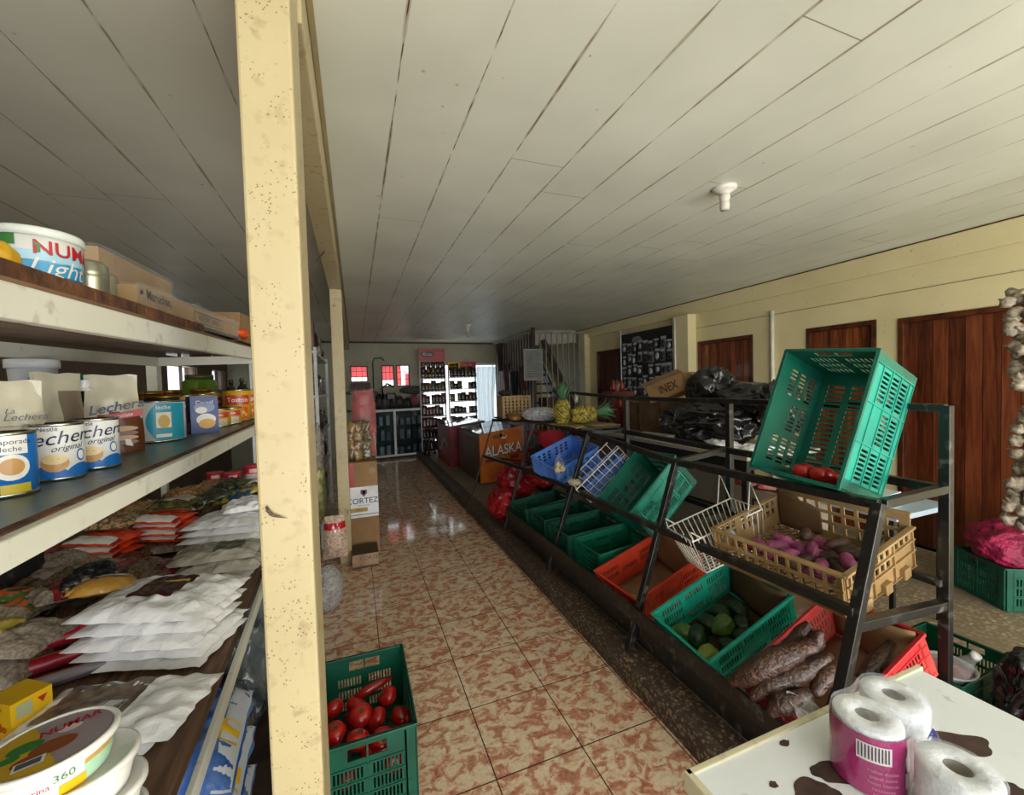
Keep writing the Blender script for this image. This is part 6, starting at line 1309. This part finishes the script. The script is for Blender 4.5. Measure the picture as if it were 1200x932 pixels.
for k in range(12):
    x, z = -.05+.075*(k % 3)+.02*random.random(), .96+.085*(k//3)+.02*random.random(); c = ['#5a3a2a', '#8a6a2a', '#3a2f3f', '#a8782a', '#6d2a2a', '#4a4a30'][k % 6]
    mb = MB(); f = bagfn(.09, .12, .03, k, .006); mb.grid(f(1), 12, 12); mb.grid(f(-1), 12, 12); mb.build('snack_packet', [mat('snack_%d' % (k % 6), c, .3, col2='#8a7a5a', vs=40, coat=.3)], M=TM((x-.02, 4.40+.012*k*.4, z), random.uniform(-.5, .5), rx=deg(80), ry=random.uniform(-.4, .4)), label='small colourful snack packet in front of the salmon seat, %s row from below, %s' % (ORDW[k//3], ['left', 'middle', 'right'][k % 3]), cat='packet', group='snack packets hanging by the far post')
# ------------------------------------------------------------------ display case on the aisle's end
ALU = mat('white_aluminium', '#eef4f5', .4)
t = thing('display_case', 'white framed glass display case at the end of the aisle', 'display case', M=TM((.95, 9.95, 0), deg(6)))
X0, X1, Y0, Y1, ZB, ZT = -.62, .78, -.16, .16, .05, 1.13
for x in (X0, -.16, X1-.05): mb = MB(); mb.box(x, x+.05, Y0, Y0+.03, ZB, ZT); mb.build('front_post', ALU, t)
for z in (ZB, ZT-.045): mb = MB(); mb.box(X0, X1, Y0-.003, Y0+.03, z, z+.045); mb.build('front_rail', ALU, t)
mb = MB(); mb.box(X0, X1, Y0, Y1, ZT, ZT+.012); mb.build('top_board', mat('case_top', '#8f9a9c', .3), t)
mb = MB(); mb.box(X0, X1, Y0+.01, Y1, 0, ZB); mb.build('plinth', mat('case_plinth', '#2a2624', .6), t)
for x in (X0, X1-.01): mb = MB(); mb.box(x, x+.01, Y0+.03, Y1, ZB, ZT); mb.build('side_panel', mat('case_side', '#5a6668', .3), t)
mb = MB(); mb.box(X0, X1, Y1-.01, Y1, ZB, ZT); mb.build('back_panel', mat('case_back', '#1c2428', .5), t)
for z in (.42, .76): mb = MB(); mb.box(X0+.01, X1-.01, Y0+.05, Y1-.01, z, z+.008); mb.build('glass_shelf', mat('green_glass', '#6d8a8c', .1), t)
mb = MB(); mb.box(X0+.03, X1-.03, Y0+.01, Y0+.014, ZB+.03, ZT-.03); mb.build('glass_front', GLASS, t)
MC = t.matrix_world.copy(); random.seed(21)
for zi, z in enumerate((.429, .769, .086)):
    for k in range(9):
        x = -.55+.148*k+random.uniform(-.02, .02); h = random.uniform(.12, .24); w_ = random.uniform(.07, .1)
        c = random.choice(['#6a7a88', '#8a9094', '#3a4450', '#b09a9c', '#7f9aa4', '#3a4248', '#c4ccd0'])
        cuboid('boxed_article', 'small boxed article %s from the left on the %s shelf of the glass case' % (ORDW[k], ['middle', 'top', 'bottom'][zi]), 'box', MC @ TM((x, .04, z)), w_, .09, h, [pm(c), pm('#c9cdd0')], (lambda mb, w_=w_, h=h: mb.quad((-w_*.35, -.046, h*.5), (w_*.35, -.046, h*.5), (w_*.35, -.046, h*.85), (-w_*.35, -.046, h*.85), 1)) if k % 2 else None, group='boxed articles on the %s shelf of the glass case' % ['middle', 'top', 'bottom'][zi])
# dark goods on top of the case
DK = ['#1c1b1d', '#2a2826', '#35302f', '#242a24', '#3a2226', '#4a484a']
random.seed(4)
for k in range(16):
    x = -.5+1.05*((k*7) % 16)/16; z = 1.145; r = (random.uniform(.06, .1), random.uniform(.06, .09), random.uniform(.07, .2))
    lab = 'dark bag or tool in the heap on the glass case, %s from the left' % ORDW[(k*7) % 16]
    mb = MB(); c = MC @ V((x, .0, z+r[2]*.85)); mb.blob(c, r, 100+k, .3, 1.8, 3, flat=-r[2]*.85); mb.build('dark_article', [mat('dark_art_%d' % (k % 6), DK[k % 6], .5)], label=lab, cat='bag', group='dark goods heaped on the glass case')
t = thing('chain_saw', 'black power tool with a loop handle on the heap over the glass case', 'tool', base=(.78, 9.85, 1.4))
mb = MB(); mb.box(.68, .86, 9.78, 9.92, 1.36, 1.5); mb.build('motor_body', mat('tool_body', '#2a2a2c', .4), t, bevel=.015)
mb = MB(); mb.tube([(.6, 9.83, 1.38), (.58, 9.83, 1.62), (.7, 9.83, 1.72), (.84, 9.83, 1.64)], .022, 8); mb.build('loop_handle', mat('tool_handle', '#121213', .4), t)
t = thing('duffel_bag', 'grey bag lying along the top of the heap by the red rack', 'bag', base=(1.35, 9.9, 1.5)); mb = MB(); mb.blob((1.32, 9.88, 1.56), (.32, .09, .09), 140, .18, 2, 4); mb.build('bag_body', mat('grey_cloth', '#4a4a48', .8), t)
mb = MB(); mb.blob((1.3, 9.84, 1.33), (.09, .07, .13), 141, .2, 2, 4); mb.build('pink_bundle', [mat('dusty_pink', '#8f4450', .6)], label='dusty pink bundle on the right of the heap over the glass case', cat='bundle')
for k in range(3): cuboid('carton', 'dark red box on the sill under the left red window, %s' % ['left', 'middle', 'right'][k], 'box', TM((-.02+.15*k, 10.15, 1.56)), .12, .12, .2, [mat('dim_wine', '#4f1520', .5)])
mb = MB(); mb.box(-.3, .5, 9.98, 10.28, 1.5, 1.555); mb.box(-.3, -.27, 9.98, 10.28, 0, 1.5); mb.box(.42, .45, 9.98, 10.28, 0, 1.5); mb.box(-.3, .5, 9.98, 10.28, 1.1, 1.13); mb.build('side_shelf', [mat('dim_shelf', '#3a3430', .6)], label='dark shelf against the back wall below the left red window', cat='shelf')
# cable arch on the wall
mb = MB(); mb.tube([(.42, 10.27, 1.4), (.42, 10.27, 2.25), (.46, 10.27, 2.33), (.62, 10.27, 2.34), (.68, 10.27, 2.28)], .012, 8); mb.build('hose', [mat('dark_green_hose', '#24402c', .5)], label='dark green hose arching on the back wall between the red windows', cat='hose')
# ------------------------------------------------------------------ snack racks in front of the bright doorway
SNK = ['#5a1a1c', '#6d2420', '#3a2a1a', '#7d6a1f', '#3f4a22', '#4a1a24', '#5f3a22', '#2a2420']
def sn_rack(name, lab, x0, x1, zt, shelves, sign, y=9.75, full=0):
    t = thing(name, lab, 'rack', base=((x0+x1)/2, y, 0))
    for x in (x0, x1-.03): mb = MB(); mb.box(x, x+.03, y+.0, y+.03, 0, zt); mb.build('post', WHT, t)
    for z in shelves: mb = MB(); mb.box(x0+.03, x1-.03, y-.16, y+.03, z, z+.02); mb.build('wire_shelf', WHT, t)
    s = MB(); s.box(x0, x1, y-.02, y, zt, zt+sign[0]); F = flat(((x0+x1)/2, y-.0225, zt+sign[0]/2), (1, 0, 0), (0, 0, 1)); sign[1](s, F, x1-x0); s.build('header_sign', sign[2], t, label=sign[3]); return t
def sg1(mb, F, w): mb.ell(F(-.12, .02), (1,0,0), (0,0,1), .16, .07, 1); mb.text('Ricas', .11, lambda x, y: F(x-.12, y+.02)-V((0, .003, 0)), 2, shear=.3); mb.text('snacks', .07, lambda x, y: F(x+.17, y+.05)-V((0, .003, 0)), 3); mb.text('frescos', .05, lambda x, y: F(x+.17, y-.04)-V((0, .003, 0)), 3)
def sg2(mb, F, w): mb.quad(F(-w/2, -.1), F(-.05, -.1), F(-.05, .1), F(-w/2, .1), 1); mb.quad(F(-w/2+.04, -.06), F(-.09, -.06), F(-.09, .06), F(-w/2+.04, .06), 2); mb.text("Jack's", .07, lambda x, y: F(x-.2, y)-V((0, .004, 0)), 1, bold=.02); mb.text('Los mas', .07, lambda x, y: F(x+.14, y+.035)-V((0, .003, 0)), 3, bold=.01); mb.text('ricos', .07, lambda x, y: F(x+.14, y-.045)-V((0, .003, 0)), 3, bold=.01)
S1 = [.10, .40, .64, .92, 1.20, 1.50, 1.80]; S2 = [.12, .40, .68, .96, 1.25, 1.54, 1.82]
sn_rack('snack_rack', 'left snack rack with a dark red header sign', 1.42, 2.03, 2.22, S1, (.29, sg1, [pm('#c0282e'), pm('#2a1416'), pm('#efe0d8'), pm('#e0858a')], 'dark red header sign with a black oval'))
sn_rack('snack_rack', 'right snack rack with a yellow and red header sign', 2.09, 2.78, 2.0, S2, (.2, sg2, [pm('#c0303a'), pm('#e0b42a'), pm('#d8891f'), pm('#e0b0ac')], 'yellow and red header sign'))
mb = MB(); mb.grid(lambda u, v: V((0, 0, 0)), 1, 1)
def sproto():
    mb = MB(); f = bagfn(.1, .14, .035, 3, .004); mb.grid(f(1), 10, 10); mb.grid(f(-1), 10, 10); return mb
random.seed(12); PROTOS = []
for k, c in enumerate(SNK):
    o = sproto().build('snack_packet', [mat('rack_snack_%d' % k, c, .3, col2='#1f1512', vs=30, coat=.4)]); PROTOS.append(o)
used_p = set()
def sput(ci, M, lab, grp, cat='packet'):
    o = PROTOS[ci]
    if ci in used_p: o = o.copy(); COL.objects.link(o)
    used_p.add(ci); o.matrix_world = M; tag(o, lab, cat, grp); return o
names7 = ['lowest', 'second lowest', 'third', 'fourth', 'fifth', 'sixth', 'top']
for rk_, (x0, x1, SS, rn) in enumerate(((1.42, 2.03, S1, 'left'), (2.09, 2.78, S2, 'right'))):
    for si, z in enumerate(SS):
        cnt = 0
        n = 7
        for k in range(n):
            if rk_ and random.random() < .25: continue
            if not rk_ and random.random() < .12: continue
            hs = random.uniform(1.35, 1.85) if rk_ == 0 or si > 5 else random.uniform(.9, 1.6)
            ci = random.choice([0, 1, 5, 0, 1, 7]) if rk_ == 0 and si < 5 else random.choice([2, 4, 3, 7, 6])
            sput(ci, TM((x0+.075+(x1-x0-.15)*k/(n-1), 9.67, z+.02+.07*hs), 0, rx=deg(85)) @ Matrix.Diagonal((1.2, hs, 1, 1)), 'snack packet %s from the left on the %s shelf of the %s snack rack' % (ORDW[cnt], names7[si], rn), 'packets on the %s shelf of the %s snack rack' % (names7[si], rn)); cnt += 1
for k in range(5):
    for q in range(2): sput([0, 1, 3, 4, 5][(k+q*2) % 5], TM((1.5+.11*k, 9.62, 2.02+.13*q-.02), 0, rx=deg(88)), 'snack packet %s from left in the %s clipped row of the left snack rack' % (ORDW[k], ['lower', 'upper'][q]), 'packets clipped high on the left snack rack')
# ------------------------------------------------------------------ barred stairwell at the back right
BAR = mat('grey_steel_bar', '#a09b90', .5, col2='#7a756b'); DKW = mat('dark_stair_wood', '#3d2216', .5, col2='#26140c', vs=8)
t = thing('bar_screen', 'tall screen of grey vertical bars closing the stairwell', 'screen', base=(3.8, 7.5, Z0))
for k in range(10): x = 3.32+.125*k; mb = MB(); mb.box(x-.009, x+.009, 7.41, 7.43, Z0, 2.62); mb.build('bar', BAR, t)
for z in (Z0+.02, 2.62): mb = MB(); mb.box(3.3, 4.5, 7.4, 7.44, z, z+.03); mb.build('frame_rail', BAR, t)
for k in range(16): y = 7.5+.15*k; mb = MB(); mb.box(3.29, 3.31, y-.009, y+.009, Z0, 2.66); mb.build('bar', BAR, t)
mb = MB(); mb.box(3.285, 3.315, 7.4, 9.9, 2.64, 2.67); mb.build('frame_rail', BAR, t)
mb = MB(); mb.box(3.27, 3.33, 7.39, 7.45, Z0, CZ); mb.build('corner_post', DKW, t)
t = thing('staircase', 'dark wooden staircase behind the bars', 'stairs', base=(3.9, 8.5, Z0))
for x in (3.42, 4.35): mb = MB(); mb.bar((x, 7.6, Z0+.1), (x, 9.9, 2.6), .04, .24, up=(0, -.7, .7)); mb.build('stringer', DKW, t)
for k in range(11): mb = MB(); mb.box(3.44, 4.33, 7.65+.2*k, 7.9+.2*k, Z0+.2+.215*k, Z0+.235+.215*k); mb.build('tread', DKW, t)
mb = MB(); mb.bar((3.55, 7.5, 2.5), (4.3, 7.5, .9), .06, .1, up=(0,0,1)); mb.build('handrail', DKW, t)
mb = MB(); mb.box(3.35, 3.37, 7.5, 9.9, Z0, 2.6); mb.build('plank_screen', [m_planks('dark_stair_planks', '#24120a', '#472817', '#5f3a22', .12, 1, .0, .5)], label='dark vertical plank screen behind the side bars of the stairwell', cat='screen')
mb = MB(); mb.bar((3.4, 7.7, 2.55), (4.4, 7.7, 2.62), .04, .3); mb.build('stair_beam', [mat('pale_beam', '#b9b3a6', .6)], label='pale board high behind the bars', cat='board')
t = thing('notice_board', 'framed pale notice sheet hanging on the stairwell bars', 'notice', base=(3.25, 7.36, 1.7))
mb = MB(); mb.box(3.06, 3.46, 7.35, 7.37, 1.69, 2.3); mb.build('frame', mat('light_frame', '#a8a8a2', .4), t)
mb = MB(); mb.box(3.075, 3.44, 7.345, 7.352, 1.71, 2.285)
F = flat((3.26, 7.3435, 2.0), (1, 0, 0), (0, 0, 1))
for k in range(16): mb.quad(F(-.15, .24-.032*k), F(.1+.05*((k*7) % 3), .24-.032*k), F(.1+.05*((k*7) % 3), .25-.032*k), F(-.15, .25-.032*k), 1)
mb.build('printed_sheet', [pm('#8d908c', .5), pm('#5a5e5c', .5)], t)
for k, (y, z0, z1, c, lab) in enumerate(((9.3, 1.95, 2.6, '#2f2524', 'dark cloth hanging at the far corner of the stairwell bars'), (8.9, 1.45, 2.1, '#5a3f3c', 'faded brown cloth hanging on the stairwell bars'), (8.4, 1.1, 1.9, '#232a36', 'navy cloth hanging on the stairwell bars'), (7.9, 1.5, 2.0, '#6a4a44', 'reddish cloth hanging next to the notice'))):
    mb = MB(); mb.grid(lambda u, v: V((3.26-.03*math.sin(u*9+v*3)-.02*v, y-.22+.44*u*(1-.2*v), z1-(z1-z0)*v)), 14, 12); o = mb.build('hanging_cloth', [mat('cloth_%d' % k, c, .9)], label=lab, cat='cloth'); s_ = o.modifiers.new('t', 'SOLIDIFY'); s_.thickness = .008
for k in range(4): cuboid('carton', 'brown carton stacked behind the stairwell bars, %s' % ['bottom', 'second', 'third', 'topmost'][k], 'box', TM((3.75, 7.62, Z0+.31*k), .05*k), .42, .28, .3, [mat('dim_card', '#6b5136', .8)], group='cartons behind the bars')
# ------------------------------------------------------------------ board of blister packs on the right wall
t = thing('pegboard', 'black pegboard hung with blister packs on the cream wall', 'display board', base=(4.4, 5.4, 1.7)); mb = MB(); mb.box(4.36, 4.38, 4.72, 6.05, .95, 2.42); mb.build('board', mat('black_board', '#17161a', .5), t)
for y in (4.74, 6.03): mb = MB(); mb.tube([(4.34, y, .9), (4.34, y, 2.5)], .01, 8); mb.build('side_rod', WHT, t)
for y in (4.9, 5.9): mb = MB(); mb.box(4.38, 4.5, y-.015, y+.015, 2.2, 2.23); mb.build('wall_bracket', mat('black_board', '#17161a', .5), t)
mb = MB(); mb.ell((4.354, 5.62, 2.3), (0, -1, 0), (0, 0, 1), .12, .055, 0); mb.text('tools', .07, flat((4.352, 5.62, 2.3), (0, -1, 0), (0, 0, 1)), 1); mb.build('oval_sign', [pm('#8d8d93'), BLACKP], t)
random.seed(31); bl = []
for k, c in enumerate(['#5f646a', '#3a3c42', '#7d8086', '#2f3a33', '#55484a', '#23242a']):
    mb = MB(); mb.box(-.006, 0, -.045, .045, -.08, .08); mb.blob((-.014, 0, -.015), (.012, .03, .045), k, .1, 2, 2, 1); mb.box(-.0075, -.006, -.04, .04, .045, .075, 2); bl.append(mb)
bo = [m.build('blister_pack', [pm(['#5f646a', '#3a3c42', '#7d8086', '#2f3a33', '#55484a', '#23242a'][i]), pm(['#23242a', '#8d9096', '#2a2a2e', '#a8acb0', '#1f1f22', '#6a6d72'][i], .2), pm('#b5b7ba')]) for i, m in enumerate(bl)]
ub = set()
for r in range(7):
    cnt = 0
    for c in range(9):
        if random.random() < .12 and (r, c) != (0, 0): continue
        i = random.randrange(6); o = bo[i]
        if i in ub: o = o.copy(); COL.objects.link(o)
        ub.add(i); o.matrix_world = TM((4.353, 4.86+.135*c+random.uniform(-.02, .02), 1.06+.185*r+random.uniform(-.03, .03))) @ Matrix.Diagonal((1.3, random.uniform(1.0, 1.4), random.uniform(.9, 1.25), 1)); tag(o, 'blister pack %s from the right in the %s row of the black pegboard' % (ORDW[cnt], names7[r]), 'blister pack', 'blister packs in the %s row of the pegboard' % names7[r]); cnt += 1
for i in range(6):
    if i not in ub: bpy.data.objects.remove(bo[i])
mb = MB(); mb.blob((4.33, 6.15, 1.35), (.06, .12, .28), 150, .2, 2, 4); mb.build('hanging_bags', [mat('tan_bags', '#5f4f38', .5, col2='#a09078', vs=14)], label='bunch of tan packets hanging left of the pegboard', cat='packets', kind='stuff')
# light switches
for y, z in ((7.22, 1.45), (2.28, 1.4)): mb = MB(); mb.box(RX-.012, RX, y-.035, y+.035, z-.06, z+.06); mb.box(RX-.018, RX-.012, y-.012, y+.012, z-.02, z+.02); mb.build('light_switch', [pm('#c9c2ac')], label='cream light switch beside the %s' % ('dark far door' if y > 5 else 'near wooden door'), cat='switch')
# ------------------------------------------------------------------ bulb sockets on the ceiling
def socket(x, y, lab, bulb=False):
    t = thing('bulb_socket', lab, 'lamp holder', base=(x, y, CZ)); z = CZ
    mb = MB(); mb.lathe([(.065, 0), (.066, -.012), (.05, -.024), (.03, -.034), (.028, -.04)], 32, c=(x, y, z)); mb.build('ceiling_rose', pm('#e8e4da', .35), t)
    mb = MB(); mb.lathe([(.026, -.038), (.03, -.06), (.024, -.075), (.024, -.09), (.028, -.093), (.024, -.097), (.028, -.103), (.024, -.108), (.028, -.113), (.024, -.118), (.024, -.128), (.001, -.128)], 28, c=(x, y, z)); mb.build('screw_socket', pm('#dcd8cc', .35), t)
    if bulb: mb = MB(); mb.lathe([(.012, -.125), (.03, -.17), (.03, -.195), (.015, -.22), (.001, -.222)], 20, c=(x, y, z)); mb.build('bulb', pm('#b0aca4', .2), t)
socket(2.043, 1.816, 'empty white bulb socket on the ceiling near the camera'); socket(1.952, 7.287, 'bulb socket with a small bulb far back on the ceiling', True)
# ------------------------------------------------------------------ second shelf unit seen between the posts
t = thing('metal_shelf', 'white metal shelf unit crammed with goods seen between the two posts', 'shelf', base=(-.62, 5.5, 0))
for x in (-.92, -.36):
    for y in (4.6, 6.4): mb = MB(); mb.box(x-.015, x+.015, y-.015, y+.015, 0, 2.05); mb.build('upright', WHT, t)
for z in (.25, .7, 1.12, 1.55, 2.0): mb = MB(); mb.box(-.93, -.35, 4.58, 6.42, z-.012, z+.012); mb.build('shelf_board', WHT, t)
random.seed(44); CC = ['#3a3530', '#6d5f52', '#8a8378', '#7a2a26', '#2a2a2e', '#a89a7a', '#4a4a3a', '#b9b09a']
for zi, z in enumerate((.263, .713, 1.133, 1.563, 2.013)):
    for col, k in [(0, k) for k in range(9)] + [(c, k) for c in (1, 2) for k in range(3)]:
        y = 4.72+.19*k; h = random.uniform(.18, .33); x = -.46-.18*col+random.uniform(-.03, .03); ci = random.randrange(8)
        lab = '%s package from near end, %s row, %s board of the metal shelf' % (ORDW[k], ['front', 'middle', 'back'][col], ['lowest', 'second lowest', 'middle', 'second highest', 'top'][zi])
        if (k+col) % 2: mb = MB(); mb.blob((x, y, z+h*.45), (.08, .085, h*.5), 160+k, .2, 2, 3, flat=-h*.44); mb.build('grocery_package', [mat('pack_%d' % ci, CC[ci], .35, col2='#221d1a', vs=20, coat=.3)], label=lab, cat='package', group='packages on the metal shelf')
        else: mb = MB(); mb.box(x-.07, x+.07, y-.08, y+.08, z, z+h); mb.build('grocery_package', [mat('pack_%d' % ci, CC[ci], .35, col2='#221d1a', vs=20, coat=.3)], label=lab, cat='package', group='packages on the metal shelf')
mb = MB(); mb.blob((-.36, 4.45, .62), (.06, .1, .3), 190, .25, 2, 4); mb.build('yellow_sack', [mat('pale_yellow_sack', '#b9b878', .4, col2='#5a5a3a', vs=9)], label='pale yellow printed sack hanging at the front of the metal shelf', cat='sack')
mb = MB(); mb.blob((-.36, 4.4, 1.05), (.06, .1, .22), 191, .3, 2, 4); mb.build('clear_bag', [m_film('bag_film_dim', '#b9b0a4', .35, .15, 16)], label='clear bag of small things hanging at the front of the metal shelf', cat='bag')
mb = MB(); mb.blob((-.30, 3.0, 2.2), (.04, .1, .16), 192, .2, 2, 3); o = mb.build('hanging_bag', [mat('dim_yellow_bag', '#7d6a3a', .5)], label='dim yellow bag hanging from the beam behind the near post', cat='bag')
mb = MB(); mb.tube([(-.15, 3.0, 2.53), (-.3, 3.0, 2.34)], .004, 6); mb.build('string', [pm('#4a4030')], label='string tying the dim yellow bag to the beam', cat='string')
# paint scar on the near post
mb = MB(); pts = [(-.183, .993, 1.372), (-.18, .993, 1.362), (-.172, .993, 1.352), (-.165, .993, 1.349), (-.155, .993, 1.345), (-.145, .993, 1.342)]
mb.tube(pts, [.0025, .0036, .0036, .0028, .0014, .0004], 8); mb.build('scuff', [mat('dark_scuff', '#5a4c38', .6, col2='#3a2f22', vs=200)], label='tiny dark lizard-shaped mark on the near post', cat='scuff')
